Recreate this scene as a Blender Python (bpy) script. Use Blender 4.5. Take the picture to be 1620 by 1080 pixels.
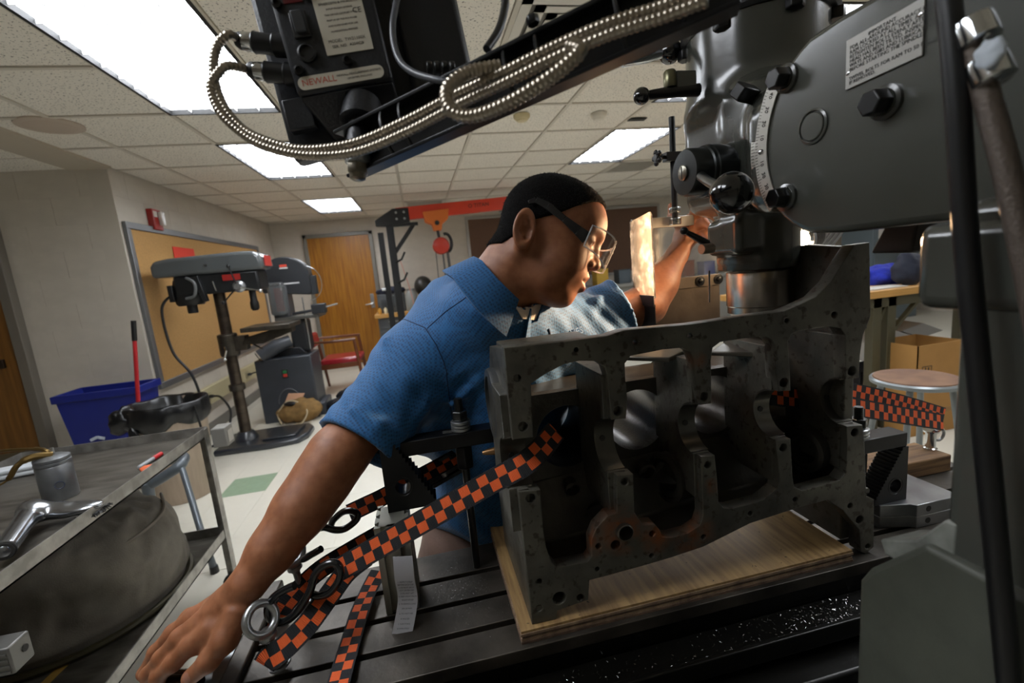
import bpy, bmesh, math, random
import numpy as np
from mathutils import Vector as V, Matrix, noise as mnoise
from mathutils.bvhtree import BVHTree
random.seed(7)
S = bpy.context.scene
COL = S.collection
for o in list(bpy.data.objects): bpy.data.objects.remove(o)

# ------------------------------------------------------------------ camera
FPX, CAMH, CEIL = 720.0, 1.38, 2.44
_up = V((-420, 4460, 720)).normalized()
_d1 = V((-150, 105, -720)); _Y = (_d1 - _up * _d1.dot(_up)).normalized(); _X = _Y.cross(_up)
RC = Matrix((_X, _Y, _up))                       # camera space -> world
CAM = V((0, 0, CAMH))
cd = bpy.data.cameras.new('camera'); cam = bpy.data.objects.new('camera', cd); COL.objects.link(cam)
cam.matrix_world = Matrix.Translation(CAM) @ RC.to_4x4()
cd.sensor_width = 36; cd.lens = 36 * FPX / 1620; cd.clip_start = 0.02
cd.dof.use_dof = True; cd.dof.focus_distance = 0.86; cd.dof.aperture_fstop = 4.5
S.camera = cam
w = bpy.data.worlds.new('world'); S.world = w; w.use_nodes = True
w.node_tree.nodes['Background'].inputs[0].default_value = (0.6, 0.65, 0.7, 1)
w.node_tree.nodes['Background'].inputs[1].default_value = 0.15
S.view_settings.view_transform = 'Standard'; S.view_settings.look = 'None'
S.view_settings.gamma = 1; S.view_settings.use_curve_mapping = False
S.view_settings.exposure = 0.45
S.cycles.max_bounces = 7; S.cycles.transparent_max_bounces = 8
S.cycles.sample_clamp_indirect = 4.0; S.cycles.blur_glossy = 0.5
LIGHT_E = 10            # strength of the ceiling light diffusers
WORKLAMP_W = 18.0        # watts of the halogen lamp on the mill

def ray(px, py): return RC @ V((px - 810, 540 - py, -FPX))
def at(px, py, X=None, Y=None, Z=None):
    d = ray(px, py)
    t = X / d.x if X is not None else Y / d.y if Y is not None else (Z - CAMH) / d.z
    return CAM + d * t
def dep(px, py, d): return CAM + ray(px, py) * (d / FPX)

# ------------------------------------------------------------------ materials
def lin(c):
    if isinstance(c, str):
        c = [int(c[i:i + 2], 16) / 255 for i in (0, 2, 4)]
    return tuple((x / 12.92 if x <= .04045 else ((x + .055) / 1.055) ** 2.4) for x in c[:3]) + (1,)
MATS = {}
def mat(name, col, rough=.5, metal=0, var=0, scale=8, col2=None, bump=0, bscale=None, spec=.5, emit=None, es=0, trans=0, ior=1.45, stretch=None, detail=4, lo=.35, hi=.65, sheen=0, sss=0, coat=0, rvar=0):
    if name in MATS: return MATS[name]
    m = bpy.data.materials.new(name); m.use_nodes = True; MATS[name] = m
    nt = m.node_tree; b = nt.nodes['Principled BSDF']
    c = lin(col); b.inputs['Base Color'].default_value = c
    b.inputs['Roughness'].default_value = rough; b.inputs['Metallic'].default_value = metal
    b.inputs['Specular IOR Level'].default_value = spec
    if trans: b.inputs['Transmission Weight'].default_value = trans; b.inputs['IOR'].default_value = ior
    if emit: b.inputs['Emission Color'].default_value = lin(emit); b.inputs['Emission Strength'].default_value = es
    if coat: b.inputs['Coat Weight'].default_value = coat; b.inputs['Coat Roughness'].default_value = .12
    if sheen: b.inputs['Sheen Weight'].default_value = sheen
    if sss:
        b.inputs['Subsurface Weight'].default_value = sss; b.inputs['Subsurface Scale'].default_value = .004
        b.inputs['Subsurface Radius'].default_value = (1, .35, .2)
    if var or bump or rvar:
        tc = nt.nodes.new('ShaderNodeTexCoord'); src = tc.outputs['Object']
        if stretch:
            mp = nt.nodes.new('ShaderNodeMapping'); mp.inputs['Scale'].default_value = stretch
            nt.links.new(src, mp.inputs['Vector']); src = mp.outputs['Vector']
        nz = nt.nodes.new('ShaderNodeTexNoise'); nz.inputs['Scale'].default_value = scale; nz.inputs['Detail'].default_value = detail
        nt.links.new(src, nz.inputs['Vector'])
        if var:
            rp = nt.nodes.new('ShaderNodeValToRGB')
            c2 = lin(col2) if col2 else tuple(x * (1 - var) for x in c[:3]) + (1,)
            rp.color_ramp.elements[0].position = lo; rp.color_ramp.elements[0].color = c2
            rp.color_ramp.elements[1].position = hi; rp.color_ramp.elements[1].color = c
            nt.links.new(nz.outputs['Fac'], rp.inputs['Fac']); nt.links.new(rp.outputs['Color'], b.inputs['Base Color'])
        if rvar:
            mr = nt.nodes.new('ShaderNodeMapRange'); mr.inputs[1].default_value = .3; mr.inputs[2].default_value = .7
            mr.inputs[3].default_value = max(.05, rough - rvar); mr.inputs[4].default_value = rough + rvar
            nt.links.new(nz.outputs['Fac'], mr.inputs[0]); nt.links.new(mr.outputs[0], b.inputs['Roughness'])
        if bump:
            n2 = nz
            if bscale:
                n2 = nt.nodes.new('ShaderNodeTexNoise'); n2.inputs['Scale'].default_value = bscale; n2.inputs['Detail'].default_value = 3
                nt.links.new(src, n2.inputs['Vector'])
            bp = nt.nodes.new('ShaderNodeBump'); bp.inputs['Strength'].default_value = bump; bp.inputs['Distance'].default_value = .002
            nt.links.new(n2.outputs['Fac'], bp.inputs['Height']); nt.links.new(bp.outputs['Normal'], b.inputs['Normal'])
    return m
def nodes(m): return m.node_tree, m.node_tree.nodes['Principled BSDF']

# ------------------------------------------------------------------ mesh builder
def frame(axis):
    a = V(axis).normalized(); t = V((0, 0, 1)) if abs(a.z) < .9 else V((1, 0, 0))
    u = t.cross(a).normalized(); return u, a.cross(u), a
class MB:
    def __init__(s): s.v = []; s.f = []; s.uv = None; s.mi = []; s.cur = 0
    def add(s, vs, fs):
        k = len(s.v); s.v += [V(p) for p in vs]; s.f += [tuple(i + k for i in f) for f in fs]; s.mi += [s.cur] * len(fs); return s
    def box(s, x0, x1, y0, y1, z0, z1):
        return s.add([(x, y, z) for z in (z0, z1) for y in (y0, y1) for x in (x0, x1)],
                     [(0, 2, 3, 1), (4, 5, 7, 6), (0, 1, 5, 4), (2, 6, 7, 3), (0, 4, 6, 2), (1, 3, 7, 5)])
    def obox(s, c, u, v, w, a, b, d):
        c = V(c); u, v, w = V(u).normalized() * a, V(v).normalized() * b, V(w).normalized() * d
        return s.add([c + u * i + v * j + w * k for k in (-1, 1) for j in (-1, 1) for i in (-1, 1)],
                     [(0, 2, 3, 1), (4, 5, 7, 6), (0, 1, 5, 4), (2, 6, 7, 3), (0, 4, 6, 2), (1, 3, 7, 5)])
    def bar(s, p, q, wd, th, side=None):
        p, q = V(p), V(q); a = (q - p); L = a.length
        u, v, a = frame(a)
        if side is not None:
            u = (V(side) - a * V(side).dot(a)).normalized(); v = a.cross(u)
        return s.obox((p + q) / 2, u, v, a, wd / 2, th / 2, L / 2)
    def prism(s, poly, ext):
        poly = [V(p) for p in poly]; n = len(poly); ext = V(ext)
        nrm = V((0, 0, 0))
        for i in range(n): nrm += poly[i].cross(poly[(i + 1) % n])
        if nrm.dot(ext) > 0: poly = poly[::-1]
        return s.add(poly + [p + ext for p in poly],
                     [tuple(range(n)), tuple(range(2 * n - 1, n - 1, -1))] + [(i, i + n, (i + 1) % n + n, (i + 1) % n) for i in range(n)])
    def tube(s, pts, r, n=8, closed=False, caps=True):
        pts = [V(p) for p in pts]; m = len(pts); rs = r if isinstance(r, (list, tuple)) else [r] * m
        vs = []; u = None
        for i, p in enumerate(pts):
            if closed: t = pts[(i + 1) % m] - pts[i - 1]
            else: t = pts[min(i + 1, m - 1)] - pts[max(i - 1, 0)]
            t.normalize()
            if u is None: u, _, _ = frame(t)
            u = (u - t * u.dot(t)).normalized(); vv = t.cross(u)
            for k in range(n):
                a = 2 * math.pi * k / n; vs.append(p + (u * math.cos(a) + vv * math.sin(a)) * rs[i])
        fs = []
        for i in range(m if closed else m - 1):
            for k in range(n):
                a, b = i * n + k, i * n + (k + 1) % n; j = (i + 1) % m
                fs.append((a, b, j * n + (k + 1) % n, j * n + k))
        if caps and not closed: fs += [tuple(range(n - 1, -1, -1)), tuple(range((m - 1) * n, m * n))]
        return s.add(vs, fs)
    def lathe(s, c, axis, prof, n=24, caps=True):
        u, v, a = frame(axis); c = V(c); vs = []; m = len(prof)
        for r, h in prof:
            for k in range(n):
                t = 2 * math.pi * k / n; vs.append(c + a * h + (u * math.cos(t) + v * math.sin(t)) * max(r, 1e-5))
        fs = [(i * n + k, i * n + (k + 1) % n, (i + 1) * n + (k + 1) % n, (i + 1) * n + k) for i in range(m - 1) for k in range(n)]
        if caps: fs += [tuple(range(n - 1, -1, -1)), tuple(range((m - 1) * n, m * n))]
        return s.add(vs, fs)
    def ball(s, c, r, axes=None, n=16, m=10):
        c = V(c); r = r if isinstance(r, (tuple, list)) else (r, r, r)
        A = axes or (V((1, 0, 0)), V((0, 1, 0)), V((0, 0, 1))); vs = []
        for i in range(1, m):
            ph = math.pi * i / m
            for k in range(n):
                t = 2 * math.pi * k / n
                vs.append(c + A[0] * (r[0] * math.sin(ph) * math.cos(t)) + A[1] * (r[1] * math.sin(ph) * math.sin(t)) + A[2] * (r[2] * math.cos(ph)))
        k0 = len(vs); vs += [c + A[2] * r[2], c - A[2] * r[2]]
        fs = [(i * n + k, (i + 1) * n + k, (i + 1) * n + (k + 1) % n, i * n + (k + 1) % n) for i in range(m - 2) for k in range(n)]
        fs += [(k0, k, (k + 1) % n) for k in range(n)] + [(k0 + 1, (m - 2) * n + (k + 1) % n, (m - 2) * n + k) for k in range(n)]
        return s.add(vs, fs)
    def hexa(s, c, axis, r, h, n=6):
        return s.lathe(c, axis, [(r * .9, 0), (r, h * .1), (r, h * .9), (r * .9, h)], n)
    def build(s, name, m, parent=None, bevel=0, smooth=False, sub=0, seg=2, angle=40, fix=True):
        me = bpy.data.meshes.new(name); me.from_pydata(s.v, [], s.f)
        ms = m if isinstance(m, (list, tuple)) else [m]
        for x in ms: me.materials.append(x)
        if len(ms) > 1: me.polygons.foreach_set('material_index', s.mi)
        if s.uv:
            ul = me.uv_layers.new(name='UVMap')
            for l in me.loops: ul.data[l.index].uv = s.uv[l.vertex_index]
        if fix:
            bm = bmesh.new(); bm.from_mesh(me); bmesh.ops.recalc_face_normals(bm, faces=bm.faces); bm.to_mesh(me); bm.free()
        o = bpy.data.objects.new(name, me); COL.objects.link(o)
        if smooth or bevel:
            me.polygons.foreach_set('use_smooth', [True] * len(me.polygons)); me.set_sharp_from_angle(angle=math.radians(angle))
        if bevel:
            md = o.modifiers.new('bevel', 'BEVEL'); md.width = bevel; md.segments = seg; md.limit_method = 'ANGLE'; md.angle_limit = math.radians(35)
        if sub:
            md = o.modifiers.new('sub', 'SUBSURF'); md.levels = md.render_levels = sub
        if parent is not None: attach(o, parent)
        return o
ROOTLOC = {}
def attach(o, p):
    o.parent = p
    off = ROOTLOC.get(p.name, V((0, 0, 0)))
    o.matrix_parent_inverse = Matrix.Translation(-off)
def thing(name, label, cat, loc, group=None):
    o = bpy.data.objects.new(name, None); COL.objects.link(o); o.location = V(loc); o.empty_display_size = .05
    ROOTLOC[o.name] = V(loc); o['label'] = label; o['category'] = cat
    if group: o['group'] = group
    return o
def tag(o, label, cat, group=None):
    o['label'] = label; o['category'] = cat
    if group: o['group'] = group
    return o
def struct(o): o['kind'] = 'structure'; return o
def plate(name, outer, holes, u, v, thick, m, parent=None, bevel=0, org=None, res=8, angle=30):
    """flat plate with holes: outer/holes are lists of 3D points in the plane (u,v); extruded 'thick' along u x v from the plane"""
    u, v = V(u), V(v); w_ = u.cross(v); org = V(outer[0]) if org is None else V(org)
    cu = bpy.data.curves.new(name, 'CURVE'); cu.dimensions = '2D'; cu.fill_mode = 'BOTH'; cu.extrude = abs(thick) / 2 - bevel; cu.bevel_depth = bevel; cu.bevel_resolution = 1
    if bevel: cu.offset = -bevel
    for L in [outer] + list(holes):
        sp = cu.splines.new('POLY'); sp.points.add(len(L) - 1); sp.use_cyclic_u = True
        for i, p in enumerate(L):
            d = V(p) - org; sp.points[i].co = (d.dot(u), d.dot(v), 0, 1)
    t = bpy.data.objects.new('t', cu); COL.objects.link(t)
    me = bpy.data.meshes.new_from_object(t)
    bpy.data.objects.remove(t); bpy.data.curves.remove(cu)
    M = Matrix.Translation(org + w_ * (thick / 2)) @ Matrix((u, v, w_)).transposed().to_4x4()
    me.transform(M); me.name = name; me.materials.clear(); me.materials.append(m)
    me.polygons.foreach_set('use_smooth', [True] * len(me.polygons)); me.set_sharp_from_angle(angle=math.radians(angle))
    o = bpy.data.objects.new(name, me); COL.objects.link(o)
    if parent is not None: attach(o, parent)
    return o
def text(name, s, size, c, u, v, m, parent=None, thick=.0004, align='CENTER'):
    u, v = V(u).normalized(), V(v).normalized(); v = (v - u * v.dot(u)).normalized(); w_ = u.cross(v)
    cu = bpy.data.curves.new(name, 'FONT'); cu.body = s; cu.size = size; cu.align_x = align; cu.align_y = 'CENTER'; cu.extrude = thick; cu.resolution_u = 2
    t = bpy.data.objects.new('t', cu); COL.objects.link(t)
    me = bpy.data.meshes.new_from_object(t)
    bpy.data.objects.remove(t); bpy.data.curves.remove(cu)
    me.transform(Matrix.Translation(V(c)) @ Matrix((u, v, w_)).transposed().to_4x4()); me.name = name
    me.materials.clear(); me.materials.append(m)
    o = bpy.data.objects.new(name, me); COL.objects.link(o)
    if parent is not None: attach(o, parent)
    return o
def circ(c, u, v, r, n=24, a0=0, a1=2 * math.pi):
    full = abs(a1 - a0) > 6.28
    return [V(c) + V(u) * (r * math.cos(a0 + (a1 - a0) * i / (n if full else n - 1))) + V(v) * (r * math.sin(a0 + (a1 - a0) * i / (n if full else n - 1))) for i in range(n)]
def smoothpath(pts, n=8, closed=False):
    pts = [V(p) for p in pts]; m = len(pts); out = []
    for i in range(m if closed else m - 1):
        if closed: a, b, c, d = pts[i - 1], pts[i], pts[(i + 1) % m], pts[(i + 2) % m]
        else: a, b, c, d = pts[max(i - 1, 0)], pts[i], pts[i + 1], pts[min(i + 2, m - 1)]
        for k in range(n):
            t = k / n; out.append(.5 * ((2 * b) + (c - a) * t + (2 * a - 5 * b + 4 * c - d) * t * t + (3 * b - a - 3 * c + d) * t ** 3))
    if not closed: out.append(pts[-1])
    return out
EX, EY, EZ = V((1, 0, 0)), V((0, 1, 0)), V((0, 0, 1))
# ------------------------------------------------------------------ implicit surfaces (smooth unions meshed with surface nets)
def A3(p): return np.array(p, np.float32)
def s_ell(c, r, R=None):
    c = A3(c); r = A3(r); Rm = None if R is None else np.array(R, np.float32)
    def f(p):
        q = p - c
        if Rm is not None: q = q @ Rm.T
        u = q / r; w_ = u / r
        k0 = np.sqrt(np.einsum('ij,ij->i', u, u)); k1 = np.sqrt(np.einsum('ij,ij->i', w_, w_)) + 1e-9
        return k0 * (k0 - 1) / k1
    return f
def s_cap(a, b, ra, rb=None):
    a, b = A3(a), A3(b); rb = ra if rb is None else rb; d = b - a; L2 = float(d @ d) + 1e-12
    def f(p):
        q = p - a; qd = q @ d; t = np.clip(qd / L2, 0, 1)
        return np.sqrt(np.maximum(np.einsum('ij,ij->i', q, q) + t * (t * L2 - 2 * qd), 0)) - (ra + (rb - ra) * t)
    return f
def s_box(c, h, r=0, R=None):
    c, h = A3(c), A3(h) - r; Rm = None if R is None else np.array(R, np.float32)
    def f(p):
        q = p - c
        if Rm is not None: q = q @ Rm.T
        q = np.abs(q) - h
        return np.sqrt((np.maximum(q, 0) ** 2).sum(-1)) + np.minimum(q.max(-1), 0) - r
    return f
def s_cyl(a, b, rad, r=0):
    a, b = A3(a), A3(b); d = b - a; L = float(np.sqrt(d @ d)); d = d / L; c = (a + b) / 2
    def f(p):
        q = p - c; h = q @ d; e = np.sqrt(np.maximum((q * q).sum(-1) - h * h, 0))
        x = e - rad + r; y = np.abs(h) - L / 2 + r
        return np.minimum(np.maximum(x, y), 0) + np.sqrt(np.maximum(x, 0) ** 2 + np.maximum(y, 0) ** 2) - r
    return f
def smin(a, b, k):
    h = np.clip(.5 + .5 * (b - a) / k, 0, 1); return b + (a - b) * h - k * h * (1 - h)
def smax(a, b, k): return -smin(-a, -b, k)
def nets(f, lo, hi, h, B=12):
    lo = np.array(lo, np.float32); hi = np.array(hi, np.float32)
    nb = np.maximum(1, np.ceil((hi - lo) / (h * B)).astype(int)); n = nb * B + 1
    D = np.empty(n, np.float32)
    g = np.stack(np.meshgrid(*[np.arange(k) for k in nb], indexing='ij'), -1).reshape(-1, 3)
    cen = (lo + (g + .5) * B * h).astype(np.float32); dc = f(cen); lim = B * h * .9 * 1.25 + .012
    loc = np.stack(np.meshgrid(*[np.arange(B + 1)] * 3, indexing='ij'), -1).reshape(-1, 3)
    for gi, d in zip(g, dc):
        o = gi * B; sl = tuple(slice(o[k], o[k] + B + 1) for k in range(3))
        D[sl] = 1.0 if d > 0 else -1.0
    act = g[np.abs(dc) < lim]
    for k in range(0, len(act), 64):
        ch = act[k:k + 64]; pts = (lo + ((ch[:, None, :] * B + loc[None]) * h)).astype(np.float32)
        val = f(pts.reshape(-1, 3)).reshape(len(ch), B + 1, B + 1, B + 1)
        for gi, v in zip(ch, val):
            o = gi * B; D[o[0]:o[0] + B + 1, o[1]:o[1] + B + 1, o[2]:o[2] + B + 1] = v
    s = D < 0; c = [s[i:n[0] - 1 + i, j:n[1] - 1 + j, k:n[2] - 1 + k] for i in (0, 1) for j in (0, 1) for k in (0, 1)]
    a_ = c[0].copy(); o_ = c[0].copy()
    for q in c[1:]: a_ &= q; o_ |= q
    m = o_ & ~a_; idx = -np.ones(m.shape, np.int64); cells = np.argwhere(m); idx[m] = np.arange(len(cells))
    cor = np.array([(i, j, k) for i in (0, 1) for j in (0, 1) for k in (0, 1)])
    vals = np.stack([D[cells[:, 0] + q[0], cells[:, 1] + q[1], cells[:, 2] + q[2]] for q in cor], 1)
    P_ = np.zeros((len(cells), 3)); N_ = np.zeros(len(cells))
    for x in range(8):
        for y in range(x + 1, 8):
            if np.abs(cor[x] - cor[y]).sum() != 1: continue
            va, vb = vals[:, x], vals[:, y]; sg = (va < 0) != (vb < 0)
            t = np.where(sg, va / np.where(sg, va - vb, 1), 0)[:, None]
            P_ += np.where(sg[:, None], cor[x] + t * (cor[y] - cor[x]), 0); N_ += sg
    verts = lo + (cells + P_ / N_[:, None]) * h
    F_ = []
    for ax in range(3):
        u, w_ = (ax + 1) % 3, (ax + 2) % 3
        s0 = np.take(s, range(0, n[ax] - 1), ax); s1 = np.take(s, range(1, n[ax]), ax)
        e = np.argwhere(s0 != s1); e = e[(e[:, u] > 0) & (e[:, w_] > 0) & (e[:, u] < n[u] - 1) & (e[:, w_] < n[w_] - 1)]
        if not len(e): continue
        du = np.zeros(3, int); du[u] = 1; dw = np.zeros(3, int); dw[w_] = 1
        q = [idx[tuple((e - p_).T)] for p_ in (du + dw, dw, 0 * du, du)]
        Q = np.stack(q, 1); fl = s0[tuple(e.T)]
        Q[~fl] = Q[~fl][:, ::-1]; F_.append(Q)
    return verts, np.concatenate(F_)
def netobj(name, f, lo, hi, h, m, parent=None, relax=0):
    vs, fs = nets(f, lo, hi, h); fs = fs[(fs >= 0).all(1)]
    me = bpy.data.meshes.new(name); me.from_pydata(vs.tolist(), [], fs.tolist())
    for x in (m if isinstance(m, (list, tuple)) else [m]): me.materials.append(x)
    me.polygons.foreach_set('use_smooth', [True] * len(me.polygons)); me.update()
    o = bpy.data.objects.new(name, me); COL.objects.link(o)
    if parent is not None: attach(o, parent)
    return o
# ================================================================== ROOM
wallp = mat('painted_block_wall', 'c9c1b4', .6, var=.06, scale=3, bump=.25, bscale=140)
ceilm = mat('ceiling_tile', 'd6cfc2', .9, bump=.0)
def ceil_mat():
    nt, b = nodes(ceilm)
    tc = nt.nodes.new('ShaderNodeTexCoord'); n1 = nt.nodes.new('ShaderNodeTexNoise'); n1.inputs['Scale'].default_value = 95; n1.inputs['Detail'].default_value = 2
    nt.links.new(tc.outputs['Object'], n1.inputs['Vector'])
    r = nt.nodes.new('ShaderNodeValToRGB'); r.color_ramp.elements[0].position = .33; r.color_ramp.elements[0].color = lin('6f6a60')
    r.color_ramp.elements[1].position = .40; r.color_ramp.elements[1].color = lin('e6e0d4')
    nt.links.new(n1.outputs['Fac'], r.inputs['Fac']); nt.links.new(r.outputs['Color'], b.inputs['Base Color'])
    bp = nt.nodes.new('ShaderNodeBump'); bp.inputs['Strength'].default_value = .5; bp.inputs['Distance'].default_value = .002
    nt.links.new(r.outputs['Color'], bp.inputs['Height']); nt.links.new(bp.outputs['Normal'], b.inputs['Normal'])
ceil_mat()
gridm = mat('ceiling_grid', 'c9c2b4', .5)
darkgap = mat('dark_gap', '2a2926', .8)
LX, BY, WY = -2.25, 8.2, 4.25
RX, FY = 8.5, -3.6
floor = struct(MB().box(-5.5, RX, FY, BY + .1, -.1, 0).build('floor', mat('vinyl_floor', 'cdc9bb', .34, var=.03, scale=5)))
def slab(name, *b): return struct(MB().box(*b).build(name, wallp))
wall_left = slab('wall_left', LX - .15, LX - .004, WY + .0, BY + .1, 0, 2.7)
wall_back = slab('wall_back', LX - .15, RX + .1, BY + .004, BY + .15, 0, 2.7)
wall_alcove = slab('wall_alcove', -5.5, LX - .15, WY + .004, WY + .15, 0, 2.7)
wall_right = slab('wall_right', RX, RX + .15, FY, BY + .1, 0, 2.7)
wall_front = slab('wall_front', -5.5, RX + .1, FY - .15, FY, 0, 2.7)
wall_far_left = slab('wall_far_left', -5.65, -5.5, FY, WY + .1, 0, 2.7)
# painted concrete blocks, each its own piece
def unit_block():
    bm = bmesh.new(); bmesh.ops.create_cube(bm, size=1); me = bpy.data.meshes.new('concrete_block')
    bm.to_mesh(me); bm.free(); me.materials.append(wallp); return me
UB = unit_block()
def blocks(parent, kind, fixed, a0, a1, cut, zmax=CEIL, d=1):
    row = 0; z = 0.0
    while z < zmax:
        z1 = min(z + .203, zmax); a = a0 - (.2032 if row % 2 else 0)
        while a < a1:
            s, e = max(a, a0), min(a + .4064, a1); a += .4064
            segs = [(s, e)]
            for (c0, c1, zc) in cut:
                if z < zc - .02:
                    ns = []
                    for (p, q) in segs:
                        if q <= c0 or p >= c1: ns.append((p, q)); continue
                        if p < c0: ns.append((p, c0))
                        if q > c1: ns.append((c1, q))
                    segs = ns
            for (p, q) in segs:
                if q - p < .02: continue
                o = bpy.data.objects.new('concrete_block', UB); COL.objects.link(o); o.parent = parent
                c = (p + q) / 2; g = .0024
                if kind == 'Y': o.location = (c, fixed, (z + z1) / 2); o.scale = (q - p - g, .0045, z1 - z - g)
                else: o.location = (fixed, c, (z + z1) / 2); o.scale = (.0045, q - p - g, z1 - z - g)
        z += .203; row += 1
DX0, DX1, DZ = -1.70, -.72, 2.16
blocks(wall_left, 'X', LX - .004, WY, BY, [])
blocks(wall_back, 'Y', BY + .004, LX, 4.2, [(DX0 - .05, DX1 + .05, DZ + .05)])
blocks(wall_alcove, 'Y', WY + .004, -4.3, LX, [(-4.1, -3.02, 2.2)])
MB_base = mat('vinyl_baseboard', '6d6a63', .5)
struct(MB().box(LX, LX + .012, WY, BY, 0, .11).build('baseboard_left', MB_base))
struct(MB().box(LX, DX0 - .05, BY - .012, BY, 0, .11).box(DX1 + .05, RX, BY - .012, BY, 0, .11).build('baseboard_back', MB_base))
struct(MB().box(-3.0, LX, WY - .012, WY, 0, .11).build('baseboard_alcove', MB_base))
# ---- doors
woodd = mat('door_veneer', 'a8701f', .38, var=1, scale=3.2, col2='8a5613', stretch=(14, 14, .7), detail=6)
framem = mat('door_frame_paint', '77746c', .4)
satin = mat('satin_steel', 'b9bcbd', .28, 1)
d2 = struct(MB().box(DX0, DX1, BY - .045, BY - .005, .01, DZ).build('door_1', woodd, bevel=.002))
fr = MB()
for x in (DX0 - .03, DX1 + .03): fr.box(x - .03, x + .03, BY - .06, BY + .02, 0, DZ + .06)
fr.box(DX0 - .06, DX1 + .06, BY - .06, BY + .02, DZ, DZ + .06)
fr.build('door_frame', framem, d2, bevel=.004)
MB().lathe((DX1 - .08, BY - .045, 1.0), (0, -1, 0), [(.03, 0), (.03, .012), (.012, .015), (.012, .05)], 16).build('handle_rose', satin, d2, smooth=True)
MB().tube([(DX1 - .08, BY - .095, 1.0), (DX1 - .13, BY - .098, 1.0), (DX1 - .2, BY - .09, .995)], [.013, .011, .009], 10).build('lever_handle', satin, d2, smooth=True)
MB().box(DX1 - .11, DX1 - .05, BY - .05, BY - .044, .93, 1.17).build('lock_plate', satin, d2, bevel=.003)
# alcove door (left edge of the photograph)
d1_ = struct(MB().box(-4.0, -3.11, WY - .05, WY - .005, .01, 2.12).build('door_2', mat('alcove_door_veneer', '7d5420', .42, var=1, scale=3, col2='63400f', stretch=(12, 12, .7), detail=6), bevel=.002))
fr = MB(); fr.box(-3.115, -3.045, WY - .07, WY + .02, 0, 2.18); fr.box(-4.06, -4.0, WY - .07, WY + .02, 0, 2.18); fr.box(-4.06, -3.045, WY - .07, WY + .02, 2.12, 2.18)
fr.build('door_frame', mat('alcove_frame_paint', '6e685e', .45), d1_, bevel=.004)
MB().box(-3.75, -3.2, WY - .075, WY - .05, .98, 1.05).box(-3.62, -3.4, WY - .085, WY - .05, .95, 1.08).build('panic_bar', mat('dark_bronze', '3c3128', .35, .8), d1_, bevel=.004)
MB().box(-3.9, -3.2, WY - .054, WY - .049, .03, .30).build('kick_plate', mat('kick_plate_steel', '6b6455', .35, .7), d1_)
# ---- ceiling: grid of tiles
ceiling = struct(MB().box(-5.5, RX, FY, BY + .1, CEIL + .03, CEIL + .25).build('ceiling', darkgap))
G = .61
XS = [-.07 + G * k for k in range(-4, 10)]; YS = [3.15 + G * k for k in range(-5, 9)]
def tile_mesh():
    bm = bmesh.new(); bmesh.ops.create_cube(bm, size=1); bmesh.ops.scale(bm, vec=(G - .026, G - .026, .02), verts=bm.verts)
    bmesh.ops.bevel(bm, geom=[e for e in bm.edges if all(v.co.z < 0 for v in e.verts)], offset=.004, segments=1, affect='EDGES')
    me = bpy.data.meshes.new('ceiling_tile'); bm.to_mesh(me); bm.free(); me.materials.append(ceilm); return me
TM = tile_mesh()
LIGHTS = [(-1.29, 1.93), (-1.29, 3.76), (-1.29, 6.20), (1.76, 1.93), (1.76, 3.76)]
ADDED_LIGHTS = [(-1.29, .10), (.23, -1.12), (1.76, .10), (4.81, 1.93), (4.81, 4.37), (4.81, -1.12)]  # unseen troffers added to light the room and the block front
VENTS = [(.54, 1.93), (-.07, 6.81), (2.37, 4.98)]
def covered(x, y):
    for (lx, ly) in LIGHTS + ADDED_LIGHTS:
        if abs(x - lx - G / 2) < .2 and ly < y < ly + 2 * G: return True
    return any(abs(x - vx - G / 2) < .2 and abs(y - vy - G / 2) < .2 for vx, vy in VENTS)
grid = MB()
for x in XS:
    if x > LX: grid.box(x - .012, x + .012, FY, BY, CEIL - .001, CEIL + .03)
y = YS[0] - G * 6
while y < BY:
    xs = [LX] + [q for q in XS if q > LX] + [RX]
    for a_, b_ in zip(xs[:-1], xs[1:]):
        if any(abs((a_ + b_) / 2 - lx - G / 2) < .1 and abs(y - ly - G) < .05 for lx, ly in LIGHTS + ADDED_LIGHTS): continue
        grid.box(a_, b_, y - .012, y + .012, CEIL - .0012, CEIL + .03)
    y += G
grid.box(XS[-1] + 0, RX, FY, BY, CEIL + .008, CEIL + .02)
grid.build('tee_grid', gridm, ceiling)
y = YS[0] - G * 6
while y < BY - .05:
    for x in [LX] + [q for q in XS if q > LX]:
        x1 = min([q for q in XS if q > x + .01] + [99])
        if x1 > 90: continue
        if covered((x + x1) / 2 if x > LX else x + .3, y + G / 2): continue
        o = bpy.data.objects.new('ceiling_tile', TM); COL.objects.link(o); o.parent = ceiling
        wy = min(G, BY - y)
        o.location = ((x + x1) / 2, y + wy / 2, CEIL + .016); o.scale = ((x1 - x) / G, wy / G, 1)
    y += G
# alcove: flush drywall beam and its own tiled ceiling
struct(MB().box(-2.50, LX + .03, FY, WY, CEIL - .012, CEIL + .03).build('trim_1', mat('drywall_beam', 'b5aa98', .7)))
ac = struct(MB().box(-5.5, -2.5, FY, WY, CEIL + .02, CEIL + .05).build('ceiling_alcove', gridm))
for i in range(5):
    for j in range(13):
        o = bpy.data.objects.new('ceiling_tile', TM); COL.objects.link(o); o.parent = ac
        o.location = (-2.5 - G * (i + .5), WY - .33 - G * (j - .5), CEIL + .01)
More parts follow.
